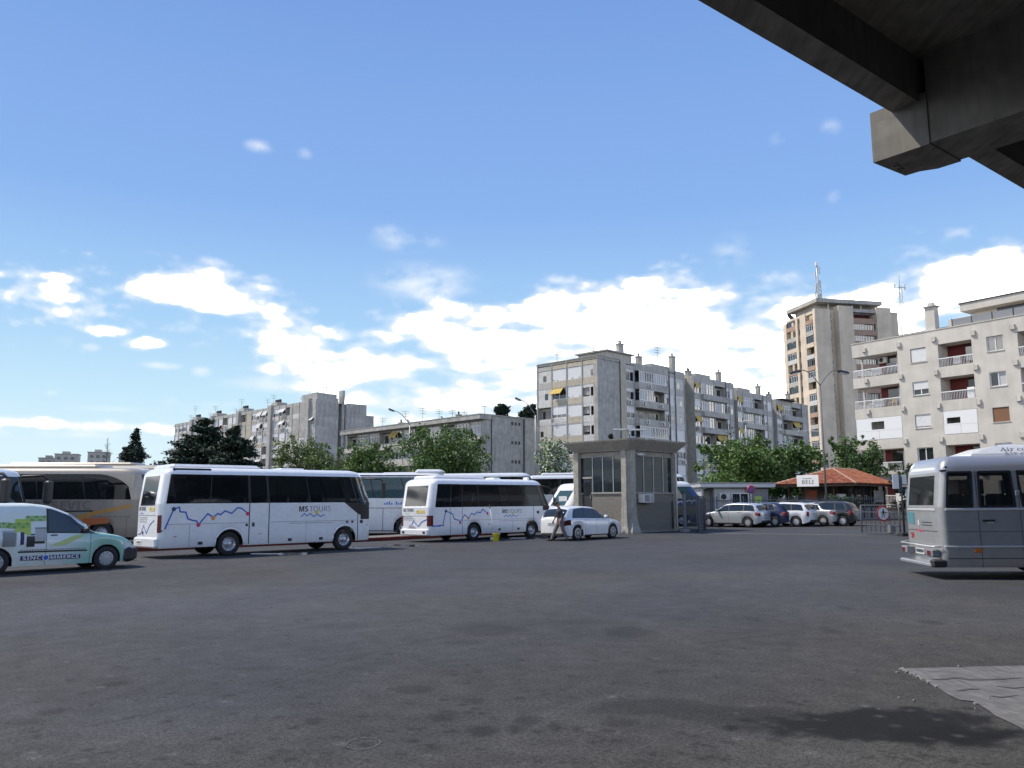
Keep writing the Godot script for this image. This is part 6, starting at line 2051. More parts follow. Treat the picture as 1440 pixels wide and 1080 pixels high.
	for x in [4.3, 5.6]: rbox(o, "flap_latch", x - 0.08, x + 0.08, 0.42, 0.52, z - 0.02, z + 0.008, 0.006, M.plastic_dark)
	for x in [0.75, 3.6, 6.3]: rbox(o, "side_marker", x - 0.06, x + 0.06, 0.72, 0.76, z - 0.02, z + 0.01, 0.005, M.amber)
	rbox(o, "rubbing_strip", 0.1, 0.6, 0.7, 0.76, z - 0.05, z + 0.01, 0.01, M.print_blue)
	li = node(o, "livery")
	ribbon(li, "zigzag_line", [[0.5, 0.75], [0.71, 0.75], [0.89, 1.39], [1.16, 1.31], [1.3, 1.24], [1.4, 1.02], [1.7, 0.95], [1.76, 0.85], [2.03, 1.2], [2.28, 1.05], [2.48, 1.27], [2.63, 1.19], [2.83, 1.32], [3.04, 1.28], [3.19, 1.45], [3.5, 1.25]], 0.05, z + 0.004, M.print_blue)
	for q in [[0.89, 1.39, M.print_navy], [1.76, 0.85, M.print_pink], [2.28, 1.05, M.print_orange], [3.5, 1.24, M.print_pink]]: dot(li, "stop_dot", q[0], q[1], 0.07, z + 0.008, q[2])
	text(li, "MS", 4.5, 1.24, z + 0.004, 0.18, M.print_black, true, false, 0.36)
	text(li, "TOURS", 4.93, 1.24, z + 0.004, 0.18, M.print_grey, false, false, 0.92)
	ribbon(li, "logo_wave", [[4.62, 1.06], [4.75, 1.15], [4.88, 1.06], [5.0, 1.15], [5.14, 1.06], [5.27, 1.15], [5.42, 1.06], [5.6, 1.13]], 0.035, z + 0.004, M.print_blue)
	dot(li, "logo_sun", 5.2, 1.22, 0.06, z + 0.006, M.print_yellow)
	for k in 18: box(li, "small_print", 4.3 + k * 0.1, 4.36 + k * 0.1, 0.86, 0.885, z - 0.004, z + 0.004, M.print_grey)
	r = rear_frame(o, -0.002)
	text(r, "MS TOURS", -0.85, 1.38, 0.006, 0.14, M.print_grey, true, false, 0.75)
	ribbon(r, "logo_wave", [[-0.7, 1.27], [-0.6, 1.32], [-0.5, 1.27], [-0.4, 1.32]], 0.02, 0.006, mat("print_mint", [0.3, 0.6, 0.45], 0.4))
	flat_poly(r, "yellow_print", [[0.12, 1.3], [0.72, 1.3], [0.72, 1.44], [0.12, 1.44]], 0.006, M.pale_yellow)
	for k in 4: dot(r, "print_dot", 0.2 + k * 0.14, 1.37, 0.04, 0.008, M.print_yellow if k else M.print_black)
	for k in 3: box(r, "small_print", -0.85, 0.0 - k * 0.1, 1.0 + k * 0.07, 1.015 + k * 0.07, -0.01, 0.006, M.print_grey)
	ribbon(r, "zigzag_line", [[-0.9, 0.5], [-0.6, 0.5], [-0.5, 0.62], [-0.4, 0.75], [-0.25, 0.75], [-0.1, 0.96], [0.25, 0.7], [0.5, 0.92], [0.85, 1.02]], 0.04, 0.006, M.print_blue)
	dot(r, "badge", -0.15, 0.52, 0.05, 0.006, M.plastic_dark)
	seam_h(r, -0.9, 0.9, 1.18, 0.0)
	for s in [-1, 1]:
		patch(o, "tail_lamp", lv, "R" if s > 0 else "L", 0.0, 0.16, 0.72, 1.2, 0.01, M.dull_red)
		rbox(o, "bumper_lamp", -0.11, 0.0, 0.4, 0.5, s * 0.75 - 0.08, s * 0.75 + 0.08, 0.01, M.plastic_dark)
	put(o, "rear_bumper", bevel(0.18, 0.3, 2.0, 0.05), M.bus_white, Vector3(0.0, 0.45, 0))
	plate(o, -0.03, 0.68, -0.2, 0.52, -PI / 2)
	rbox(o, "roof_unit", 0.5, 3.7, 2.82, 3.03, -0.8, 0.8, 0.08, M.bus_white)
	rbox(o, "roof_hatch", 4.7, 5.2, 2.88, 3.0, -0.35, 0.35, 0.05, M.bus_white)
	rbox(o, "marker_lamp_bar", 6.6, 6.75, 2.86, 3.02, 0.5, 0.85, 0.03, M.bus_white)
	mi = node(o, "mirror")
	tube(mi, "mirror_arm", [Vector3(7.4, 2.6, 1.08), Vector3(7.8, 2.5, 1.24), Vector3(8.05, 2.2, 1.26), Vector3(8.15, 1.9, 1.26)], 0.025, M.plastic_dark)
	rbox(mi, "mirror_housing", 8.1, 8.2, 1.55, 1.98, 1.18, 1.36, 0.04, M.plastic_dark)

	# ------------------------------------------------ big coaches behind
	o = thing("coach", "large white coach with green tinted glass and faint blue lettering between the midi buses", "bus")
	stand(o, -15.3, 47.25, deg_to_rad(-1.5))
	c = {"L": 12.0, "W": 2.5, "bot": 0.22, "waist": 2.1, "wtop": 3.25, "H": 3.5, "wheels": [3.2, 9.4], "tr": 0.5, "rr": 0.25, "rf": 0.5, "lean_f": 0.5, "body": M.coach_white, "band": M.black, "endm": M.black, "glass": M.tinted_blue, "wins": [[0.5, 2.3], [2.35, 4.1], [4.15, 5.9], [5.95, 7.7], [7.75, 9.5], [9.55, 11.2], [11.3, 11.9]], "rear": [0.85, 2.1, 3.1], "front": [0.95, 1.4, 3.2]}
	bus(o, c)
	z = 1.25
	for x in [5.0, 6.6, 8.2, 10.3]: seam(o, x, 0.3, 1.55, z, 0.03)
	seam_h(o, 0.3, 11.3, 1.56, z, 0.03)
	seam_h(o, 0.3, 11.3, 0.32, z, 0.05)
	for k in 17:
		if k % 6 != 4: box(o, "blue_lettering", 8.25 + k * 0.13, 8.33 + k * 0.13, 1.74, 1.84 + 0.04 * ((k * 7) % 3), z, z + 0.004, M.print_blue)
	rbox(o, "roof_unit", 9.9, 11.4, 3.45, 3.7, -0.9, 0.9, 0.1, M.coach_white)
	rbox(o, "roof_strip", 0.4, 11.0, 3.32, 3.38, 1.18, 1.24, 0.01, M.metal_dark)
	o = thing("coach", "white coach with a dark window band behind the second midi bus roof", "bus")
	stand(o, -10.2, 53.0, 0.0)
	c = {"L": 12.0, "W": 2.5, "bot": 0.3, "waist": 2.1, "wtop": 3.25, "H": 3.5, "wheels": [3.2, 9.4], "tr": 0.5, "rr": 0.25, "rf": 0.6, "lean_f": 0.6, "body": M.coach_white, "band": M.black, "endm": M.black, "glass": M.tinted, "wins": [[0.5, 2.3], [2.35, 4.1], [4.15, 5.9], [5.95, 7.7], [7.75, 9.5], [9.55, 11.9]], "rear": [0.85, 2.1, 3.1], "front": [0.95, 1.4, 3.2]}
	bus(o, c)
	rbox(o, "roof_unit", 2.0, 5.0, 3.45, 3.62, -0.9, 0.9, 0.1, M.coach_white)
	o = thing("coach", "white coach with black windows parked behind the booth and the van", "bus")
	stand(o, 1.0, 56.4, 0.0)
	c = {"L": 11.0, "W": 2.5, "bot": 0.3, "waist": 2.1, "wtop": 3.15, "H": 3.4, "wheels": [2.9, 8.7], "tr": 0.5, "rr": 0.4, "rf": 0.5, "lean_f": 0.4, "body": M.coach_white, "band": M.black, "endm": M.black, "glass": M.tinted, "wins": [[0.4, 2.3], [2.35, 4.1], [4.15, 5.9], [5.95, 7.7], [7.75, 9.5], [9.55, 10.9]], "rear": [0.85, 2.1, 3.1], "front": [0.95, 1.4, 3.1]}
	bus(o, c)
	rbox(o, "roof_unit", 1.0, 4.0, 3.36, 3.55, -0.9, 0.9, 0.1, M.coach_white)
	# white van facing the yard
	o = thing("white_minivan", "white high roofed van with a paper in its windscreen beside the booth", "van")
	stand(o, 6.3, 52.8, deg_to_rad(228))
	c = {"L": 5.4, "W": 2.0, "bot": 0.3, "waist": 1.45, "wtop": 2.35, "H": 2.75, "wheels": [1.2, 4.4], "tr": 0.36, "rr": 0.2, "rf": 0.45, "lean_f": 0.95, "body": M.car_white, "band": M.car_white, "endm": M.car_white, "glass": M.car_glass, "wins": [[3.7, 4.7]], "rear": [0.7, 1.5, 2.2], "front": [0.97, 1.45, 2.33], "frontglass": M.tinted_blue}
	bus(o, c)
	put(o, "bonnet", bevel(0.7, 0.5, 1.8, 0.15), M.car_white, Vector3(5.5, 1.0, 0))
	put(o, "front_bumper", bevel(0.4, 0.4, 1.9, 0.08), M.plastic_dark, Vector3(5.7, 0.55, 0))
	for s in [-1, 1]: rbox(o, "headlight", 5.75, 5.87, 0.85, 1.05, s * 0.7 - 0.15, s * 0.7 + 0.15, 0.03, M.lamp_clear)
	box(o, "windscreen_paper", 5.1, 5.12, 1.7, 2.0, -0.5, 0.1, M.sign_white)
	# small bus with a painted coast and sea wrap, behind the gate
	o = thing("painted_minibus", "minibus wrapped in blue sea and cream shore colours behind the gate", "bus")
	stand(o, 5.6, 53.6, deg_to_rad(2))
	c = {"L": 6.6, "W": 2.1, "bot": 0.35, "waist": 1.7, "wtop": 2.5, "H": 2.85, "wheels": [1.5, 5.2], "tr": 0.38, "rr": 0.2, "rf": 0.5, "lean_f": 0.6, "body": mat("wrap_blue", [0.05, 0.075, 0.16], 0.35), "roofm": M.coach_white, "band": M.black, "endm": M.black, "glass": M.tinted, "wins": [[0.3, 2.0], [2.05, 3.8], [3.85, 5.4]], "rear": [0.85, 1.7, 2.4], "front": [0.95, 1.5, 2.45]}
	lv = bus(o, c)
	z = 1.05
	patch(o, "shore_print", lv, "R", 4.4, 5.4, 1.75, 2.4, 0.006, mat("print_cream", [0.5, 0.46, 0.32], 0.4))
	patch(o, "forest_print", lv, "R", 5.42, 6.0, 1.75, 2.45, 0.006, mat("print_forest", [0.02, 0.1, 0.09], 0.4))
	patch(o, "sky_print", lv, "R", 6.02, 6.55, 1.75, 2.45, 0.006, mat("print_sea", [0.02, 0.06, 0.2], 0.4))
	for k in 6:
		ribbon(o, "foam_print", [[4.3 + k * 0.3, 1.5 + 0.1 * sin(k * 2.1)], [4.5 + k * 0.3, 1.62 + 0.05 * cos(k * 1.3)], [4.7 + k * 0.3, 1.55]], 0.05, z + 0.004 + k * 0.0006, M.print_white)
	patch(o, "sand_print", lv, "R", 4.4, 6.5, 0.7, 1.3, 0.006, mat("print_sand", [0.14, 0.115, 0.075], 0.4))
	# ------------------------------------------------ beige coaches on the left
	for q in [["beige coach with grey lettering and an ochre swoosh behind the green van", -29.1, 39.5, 0], ["beige coach standing behind the lettered beige coach", -29.6, 44.2, 1]]:
		o = thing("coach", q[0], "bus", Vector3.ZERO, 0.0, "")
		stand(o, q[1], q[2], deg_to_rad(1.0))
		var H: float = 3.55 if q[3] == 0 else 3.85
		c = {"L": 12.0, "W": 2.5, "bot": 0.32, "waist": 2.05, "wtop": H - 0.32, "H": H, "wheels": [2.6, 10.05], "tr": 0.5, "rr": 0.3, "rf": 0.55, "lean_f": 0.35, "body": M.coach_beige_low, "roofm": M.coach_beige, "band": M.black, "endm": M.black, "glass": M.tinted, "wins": [[0.5, 2.6], [2.65, 4.8], [4.85, 7.0], [7.05, 9.2], [9.25, 11.35]], "rear": [0.85, 2.1, 3.1], "front": [0.95, 1.2, 3.2]}
		lv = bus(o, c)
		z = 1.25
		# curved beige frame sweeping down in front of the last window
		var fr := []
		for k in 11:
			var a := PI / 2 * k / 10
			fr.append([9.6 + sin(a) * 1.84, 2.05 + (H - 2.37) * cos(a) * 1.0])
		var pts := []
		for e in fr: pts.append(e)
		pts.append([12.0 - 0.55, 2.05])
		pts.append([12.0 - 0.55, H - 0.32])
		pts.append([9.6, H - 0.32])
		flat_poly(o, "swept_pillar", pts, z + 0.002, M.coach_beige)
		patch(o, "corner_pillar", lv, "R", 11.35, 11.95, 2.05, H - 0.32, 0.005, M.coach_beige)
		rbox(o, "roof_unit", 3.0, 9.5, H - 0.05, H + 0.14, -0.9, 0.9, 0.08, M.coach_beige)
		if q[3] == 0:
			text(o, "DURASEVIC", 5.9, 1.58, z + 0.004, 0.38, mat("print_taupe", [0.17, 0.145, 0.115], 0.4), true, true, 3.6)
			ribbon(o, "dark_swoosh", [[4.6, 1.36], [6.3, 1.42], [8.0, 1.5], [9.6, 1.52]], 0.07, z + 0.004, M.print_black)
			flat_poly(o, "ochre_swoosh", [[8.2, 0.95], [8.9, 1.28], [9.7, 1.52], [11.4, 1.85], [11.4, 1.68], [9.8, 1.36], [9.1, 1.12], [8.5, 0.9]], z + 0.006, M.print_ochre)
			flat_poly(o, "rust_panel", [[9.15, 0.85], [10.4, 0.95], [10.4, 1.2], [9.2, 1.2]], z + 0.008, M.print_rust)
			for x in [8.0, 9.1, 11.2]: seam(o, x, 0.4, 1.25, z, 0.012)
			seam_h(o, 5.0, 11.4, 1.27, z, 0.012)
	# coach front at the far left edge
	o = thing("coach", "white coach with a dark windscreen and hanging mirrors behind the van roof", "bus")
	stand(o, -30.0, 34.9, deg_to_rad(-4.0))
	c = {"L": 9.4, "W": 2.45, "bot": 0.3, "waist": 1.75, "wtop": 3.0, "H": 3.3, "wheels": [2.4, 7.2], "tr": 0.45, "rr": 0.3, "rf": 0.6, "lean_f": 0.4, "body": M.coach_white, "band": M.black, "endm": M.black, "glass": M.tinted_blue, "wins": [[0.4, 2.6], [2.65, 4.8], [4.85, 7.4], [7.45, 9.35]], "rear": [0.85, 1.9, 2.9], "front": [0.97, 1.2, 2.97]}
	bus(o, c)
	for s in [-1, 1]:
		mi = node(o, "mirror")
		tube(mi, "mirror_arm", [Vector3(8.9, 3.0, s * 1.05), Vector3(9.7, 3.05, s * 1.3), Vector3(10.0, 2.8, s * 1.35)], 0.06, M.plastic_dark)
		rbox(mi, "mirror_housing", 9.75, 10.1, 1.85, 2.85, s * 1.35 - 0.16, s * 1.35 + 0.16, 0.08, M.plastic_dark)

	# ------------------------------------------------ silver minibus on the right
	o = thing("silver_minibus", "silver grey minibus with a rooftop air conditioner driving past the gate", "minibus")
	var h := deg_to_rad(-8.0)
	stand(o, 10.43 - 1.62 * cos(h) - 1.0 * sin(h), 16.9 - 1.62 * sin(h) + 1.0 * cos(h), h)
	c = {"L": 6.6, "W": 2.12, "bot": 0.24, "waist": 1.46, "wtop": 2.18, "H": 2.52, "wheels": [2.5, 5.6], "tr": 0.37, "rr": 0.16, "rf": 0.35, "lean_r": 0.09, "lean_f": 0.5, "body": M.minibus_silver, "roofm": M.minibus_roof, "band": M.minibus_silver, "endm": M.minibus_silver, "glass": M.clear_glass, "gasket": true, "dome": 0.5, "wins": [[0.16, 0.66], [0.8, 1.48], [1.62, 2.3], [2.42, 3.2], [3.32, 4.1], [4.3, 5.3]], "rear": [0.86, 1.5, 2.12], "front": [0.95, 1.4, 2.1], "rearglass": M.car_glass}
	lv = bus(o, c)
	z = 1.06
	for x in [0.76, 1.56, 3.26]: seam(o, x, 0.25, 2.2, z, 0.008)
	seam_h(o, 0.12, 6.0, 0.96, z, 0.008)
	seam_h(o, 0.1, 6.0, 0.42, z, 0.014)
	rbox(o, "trim_strip", 0.12, 6.1, 1.385, 1.43, z - 0.02, z + 0.02, 0.008, M.chrome_strip)
	rbox(o, "trim_strip", 0.06, 6.1, 0.64, 0.675, z - 0.02, z + 0.014, 0.006, M.chrome_strip)
	rbox(o, "rain_gutter", 0.1, 6.2, 2.19, 2.23, z - 0.07, z - 0.02, 0.008, M.metal_dark)
	var dh = node(o, "door_handle")
	rbox(dh, "grip", 0.82, 1.06, 1.16, 1.2, z, z + 0.03, 0.01, M.plastic_dark)
	rbox(dh, "cup", 0.92, 1.04, 1.13, 1.17, z - 0.01, z + 0.01, 0.005, M.chrome_strip)
	rbox(o, "door_catch", 1.5, 1.58, 1.68, 1.78, z, z + 0.02, 0.006, M.steel_rim)
	rbox(o, "side_marker", 0.62, 0.76, 0.54, 0.62, z - 0.01, z + 0.016, 0.008, M.amber)
	dot(o, "roof_rivet", 0.22, 2.28, 0.025, z - 0.02, M.plastic_dark)
	# rear doors, steps and lamps
	r = rear_frame(o, -0.002)
	rbox(r, "rear_strip", -0.85, 0.85, 1.385, 1.43, -0.01, 0.012, 0.006, M.chrome_strip)
	seam_h(r, -0.9, 0.9, 0.96, 0.0, 0.01)
	flat_poly(r, "blue_print", [[-0.85, 1.12], [-0.45, 1.08], [-0.45, 1.34], [-0.85, 1.36]], 0.006, mat("print_petrol", [0.08, 0.24, 0.28], 0.4))
	dot(r, "star_badge", -0.18, 1.12, 0.07, 0.006, M.chrome_strip)
	seam_h(r, 0.0, 0.6, 1.14, 0.003, 0.012)
	seam_h(r, 0.0, 0.6, 1.08, 0.003, 0.012)
	text(r, "50", -0.72, 0.78, 0.006, 0.12, M.sign_red, true)
	ribbon(r, "red_script", [[-0.35, 0.98], [-0.1, 0.94], [0.1, 0.97]], 0.025, 0.006, M.print_pink)
	for s in [-1, 1]:
		var tl = node(o, "tail_lamp")
		rbox(tl, "lamp_housing", -0.17, 0.0, 0.44, 0.6, s * 0.78 - 0.18, s * 0.78 + 0.18, 0.02, M.cabin_grey)
		rbox(tl, "red_lens", -0.182, -0.165, 0.47, 0.57, s * 0.8 - 0.1, s * 0.8 + 0.09, 0.006, M.dull_red)
	rbox(o, "rear_step", -0.22, 0.02, 0.24, 0.32, -0.95, 0.95, 0.02, M.minibus_silver)
	rbox(o, "bumper_end", -0.2, 0.08, 0.24, 0.4, 0.86, 1.07, 0.03, M.plastic_dark)
	tube(o, "rear_rail", [Vector3(0.0, 0.7, -0.95), Vector3(-0.18, 0.67, -0.9), Vector3(-0.18, 0.66, 0.9), Vector3(0.0, 0.66, 1.02)], 0.018, M.chrome_strip)
	plate(o, -0.08, 0.52, 0.0, 0.5, -PI / 2)
	# roof unit with lettering
	var pod := tool()
	pod.set_smooth_group(-1)
	var rr := []
	for q in [[2.48, 0.8, 4.2, 0.78], [2.56, 0.86, 4.1, 0.76], [2.72, 1.35, 3.9, 0.66], [2.74, 1.5, 3.8, 0.55]]:
		rr.append([Vector3(q[1], q[0], q[3]), Vector3(q[2], q[0], q[3]), Vector3(q[2], q[0], -q[3]), Vector3(q[1], q[0], -q[3])])
	grid(pod, rr, true)
	quad(pod, rr[3][0], rr[3][3], rr[3][2], rr[3][1])
	put(o, "roof_unit", done(pod), M.bus_white)
	var tx = text(o, "Air condition", 1.42, 2.6, 0.757, 0.085, M.print_navy, false, true, 1.15, true)
	tx.rotation.x = -0.55
	# things seen inside
	box(o, "yellow_notice", 1.32, 1.46, 1.86, 2.08, -0.9, -0.89, mat("notice", [0.55, 0.6, 0.3], 0.6))

# ---------------------------------------------------------------- vehicles: cars as lofted sections
# k: L, W, wheels [rear, front], tr, belt [[x,y]..] (bonnet, waist and boot line), roof [[x,y]..], plan [[x, half width share]..], bot
func curve(pts, x):
	# smooth interpolation through points
	var n: int = pts.size()
	if x <= pts[0][0]: return pts[0][1]
	if x >= pts[n - 1][0]: return pts[n - 1][1]
	for i in range(1, n):
		if x <= pts[i][0]:
			var t: float = (x - pts[i - 1][0]) / (pts[i][0] - pts[i - 1][0])
			return cubic_interpolate(pts[i - 1][1], pts[i][1], pts[maxi(i - 2, 0)][1], pts[mini(i + 1, n - 1)][1], t) if false else lerpf(pts[i - 1][1], pts[i][1], t)
	return pts[n - 1][1]
func soft(pts, x, r = 0.12):
	return (curve(pts, x - r) + 2.0 * curve(pts, x) + curve(pts, x + r)) / 4.0
# right half of the section at x, from sill to middle of the top
func section(k, x):
	var hw: float = k.W / 2.0 * soft(k.plan, x, 0.08)
	var low: float = soft(k.belt, x, 0.1)
	var top: float = maxf(soft(k.roof, x, 0.1), low)
	var b: float = k.bot
	var R: float = k.tr * 1.17
	for xw in k.wheels:
		var dx := absf(x - xw)
		if dx < R: b = maxf(b, k.tr + sqrt(R * R - dx * dx))
	if x < 0.3: b = maxf(b, lerpf(k.bot + 0.12, k.bot, x / 0.3))
	b = minf(b, low - 0.12)
	var rise := top - low
	var f := clampf(rise / 0.25, 0.0, 1.0)
	var tum: float = k.get("tumble", 0.2)
	var pts := [Vector2(hw * 0.96, b), Vector2(hw * 0.995, lerpf(b, low, 0.35)), Vector2(hw, lerpf(b, low, 0.6)), Vector2(hw * 0.985, low - 0.05), Vector2(hw * 0.95, low)]
	var rw: float = hw * (1.0 - tum * clampf(rise / 0.5, 0.0, 1.0))
	pts.append(Vector2(lerpf(hw * 0.86, rw * 0.985, f), lerpf(low + 0.015, low + rise * 0.55, f)).lerp(Vector2(lerpf(hw * 0.95, rw, 0.5), low + rise * 0.5), f * 0.5))
	pts.append(Vector2(lerpf(hw * 0.72, rw * 0.94, f), lerpf(low + 0.025, top - 0.07, f)))
	pts.append(Vector2(lerpf(hw * 0.55, rw * 0.82, f), lerpf(low + 0.032, top - 0.015, f)))
	pts.append(Vector2(lerpf(hw * 0.3, rw * 0.45, f), lerpf(low + 0.04, top + 0.012, f)))
	pts.append(Vector2(0.0, lerpf(low + 0.042, top + 0.02, f)))
	return pts
func along(pts, i0, i1, t) -> Vector2:
	# point at share t of the polyline pts[i0..i1]
	var s: float = t * (i1 - i0)
	var i := mini(int(s), i1 - i0 - 1)
	return pts[i0 + i].lerp(pts[i0 + i + 1], s - i)
func side_at(k, x, y) -> Vector2:
	var s = section(k, x)
	if y <= s[0].y: return s[0]
	for i in range(1, 5):
		if y <= s[i].y: return s[i - 1].lerp(s[i], (y - s[i - 1].y) / maxf(s[i].y - s[i - 1].y, 0.001))
	return s[4]
func car(o, k):
	var xs := []
	var n := int(k.L / 0.1)
	for i in n + 1: xs.append(k.L * i / n)
	var R: float = k.tr * 1.17
	for xw in k.wheels:
		for i in 21: xs.append(xw - R * cos(PI * i / 20.0))
	for i in 5:
		xs.append(0.03 * i)
		xs.append(k.L - 0.03 * i)
	xs.sort()
	var rows := []
	for x in xs:
		var p = section(k, x)
		var row := []
		for q in p: row.append(Vector3(x, q.y, q.x))
		for j in range(p.size() - 2, -1, -1): row.append(Vector3(x, p[j].y, -p[j].x))
		rows.append(row)
	var st := tool()
	grid(st, rows)
	for e in [[rows[0], 1], [rows[-1], -1]]:
		var r = e[0]
		var m: int = r.size()
		for j in m / 2:
			if e[1] > 0: quad(st, r[j], r[m - 1 - j], r[m - 2 - j], r[j + 1])
			else: quad(st, r[j], r[j + 1], r[m - 2 - j], r[m - 1 - j])
	if k.has("tint"):
		# coloured film: recolour by position along the body
		st.generate_normals()
		st.index()
		var mesh: ArrayMesh = st.commit()
		var md := MeshDataTool.new()
		md.create_from_surface(mesh, 0)
		for i in md.get_vertex_count(): md.set_vertex_color(i, k.tint.call(md.get_vertex(i)))
		mesh = ArrayMesh.new()
		md.commit_to_surface(mesh)
		put(o, "body", mesh, k.body)
	else: put(o, "body", done(st), k.body)
	for s in [-1, 1]:
		if k.has("band"):   # black surround that joins the side windows
			var bw = k.band
			st = tool()
			rows = []
			for i in 6:
				var f := i / 5.0
				var row := []
				for j in 25:
					var x := lerpf(lerpf(bw[0], bw[2], f), lerpf(bw[1], bw[3], f), j / 24.0)
					var p := along(section(k, x), 4, 6, lerpf(0.02, 0.98, f))
					row.append(Vector3(x, p.y, s * (p.x + 0.004)))
				rows.append(row)
			grid(st, rows)
			put(o, "window_surround", done(st), M.plastic_dark)
		for w in k.get("glass", []):   # bottom x0, x1, top x0, x1 [, low share, high share]
			st = tool()
			rows = []
			for i in 6:
				var f := i / 5.0
				var row := []
				for j in 9:
					var x := lerpf(lerpf(w[0], w[2], f), lerpf(w[1], w[3], f), j / 8.0)
					var p := along(section(k, x), 4, 6, lerpf(0.07, 0.93, f))
					row.append(Vector3(x, p.y, s * (p.x + 0.007)))
				rows.append(row)
			grid(st, rows)
			put(o, "side_window", done(st), k.get("glassm", M.car_glass))
		for xw in k.wheels: wheel(o, xw, s * (k.W / 2.0 - 0.13), s, k.tr, 0.2, k.get("rims", "cap"))
		# door mirror
		var mx: float = k.mirror
		var mp := along(section(k, mx), 4, 6, 0.12)
		var mr = put(o, "mirror", bevel(0.13, 0.15, 0.2, 0.04), k.get("mirrorm", k.body), Vector3(mx, mp.y + 0.06, s * (mp.x + 0.12)))
		# door seams and handles
		for x in k.get("doors", []):
			st = tool()
			rows = []
			for j in 9:
				var p := along(section(k, x), 0, 4, j / 8.0)
				rows.append([Vector3(x - 0.005, p.y, s * (p.x + 0.002)), Vector3(x + 0.005, p.y, s * (p.x + 0.002))])
			grid(st, rows)
			put(o, "door_seam", done(st), M.seam)
		for x in k.get("handles", []):
			var p := along(section(k, x), 0, 4, 0.82)
			put(o, "door_handle", bevel(0.17, 0.03, 0.03, 0.01), k.get("handlem", k.body), Vector3(x, p.y, s * (p.x + 0.012)))
		for w in k.get("patches", []):   # name, x0, x1, f0, f1 (share sill to belt), material
			st = tool()
			rows = []
			for i in 5:
				var row := []
				for j in 7:
					var x := lerpf(w[1], w[2], j / 6.0)
					var p := side_at(k, x, lerpf(k.bot, soft(k.belt, x, 0.1), lerpf(w[3], w[4], i / 4.0)))
					row.append(Vector3(x - (0.006 if x < 0.15 else -0.006 if x > k.L - 0.15 else 0.0), p.y, s * (p.x + 0.007)))
				rows.append(row)
			grid(st, rows)
			put(o, w[0], done(st), w[5])
	# windscreen and rear window lie on the top of the loft
	for w in [["windscreen", k.screen], ["rear_window", k.back]]:
		st = tool()
		rows = []
		for i in 9:
			var x := lerpf(w[1][0], w[1][1], i / 8.0)
			var p = section(k, x)
			var row := []
			for j in 13:
				var q := (j / 12.0) * 2.0 - 1.0
				var v := along(p, 6, 9, 1.0 - absf(q) * 0.93)
				row.append(Vector3(x, v.y + 0.008, v.x * (1.0 if q > 0 else -1.0)))
			rows.append(row)
		grid(st, rows)
		put(o, w[0], done(st), k.get("glassm", M.car_glass))
	box(o, "underside", 0.35, k.L - 0.35, k.bot - 0.02, k.bot + 0.16, -k.W * 0.3, k.W * 0.3, M.plastic_dark)
	# plates
	plate(o, -0.012, k.get("plate_y", 0.75), 0.0, 0.5, -PI / 2)
	for q in k.get("boxes", []):   # name, x0,x1,y0,y1,z0,z1, bevel, material; both sides when z0 > 0
		rbox(o, q[0], q[1], q[2], q[3], q[4], q[5], q[6], q[7], q[8])
		if q[5] > 0: rbox(o, q[0], q[1], q[2], q[3], q[4], -q[6], -q[5], q[7], q[8])

func hatch(body, extra = {}):
	var k := {"L": 4.25, "W": 1.72, "bot": 0.2, "wheels": [0.78, 3.4], "tr": 0.31, "body": body, "rims": "cap", "tumble": 0.22,
		"belt": [[0.0, 0.86], [0.08, 0.93], [0.6, 0.97], [2.9, 0.93], [3.15, 0.9], [3.7, 0.82], [4.05, 0.7], [4.25, 0.52]],
		"roof": [[0.0, 0.86], [0.08, 0.98], [0.55, 1.36], [0.9, 1.44], [1.7, 1.47], [2.3, 1.42], [3.15, 0.92], [4.25, 0.5]],
		"plan": [[0.0, 0.72], [0.05, 0.86], [0.25, 0.96], [0.8, 1.0], [3.2, 1.0], [3.8, 0.95], [4.12, 0.8], [4.25, 0.6]],
		"glass": [[0.75, 1.15, 0.95, 1.2], [1.2, 2.0, 1.25, 1.98], [2.05, 2.95, 2.03, 2.42]], "screen": [2.42, 3.06], "back": [0.12, 0.56], "band": [0.68, 3.02, 0.92, 2.46], "mirror": 2.72,
		"doors": [1.17, 2.02, 3.0], "handles": [1.35, 2.2],
		"patches": [["tail_light", 0.02, 0.3, 0.68, 0.95, M.tail_red], ["headlight", 3.75, 4.12, 0.62, 0.86, M.lamp_clear], ["sill", 1.2, 3.0, 0.0, 0.1, M.plastic_dark]],
		"boxes": [["front_bumper", 4.05, 4.24, 0.22, 0.34, -0.55, 0.55, 0.03, M.plastic_dark], ["rear_bumper_strip", -0.03, 0.1, 0.3, 0.42, -0.6, 0.6, 0.03, M.plastic_dark]]}
	k.merge(extra, true)
	return k

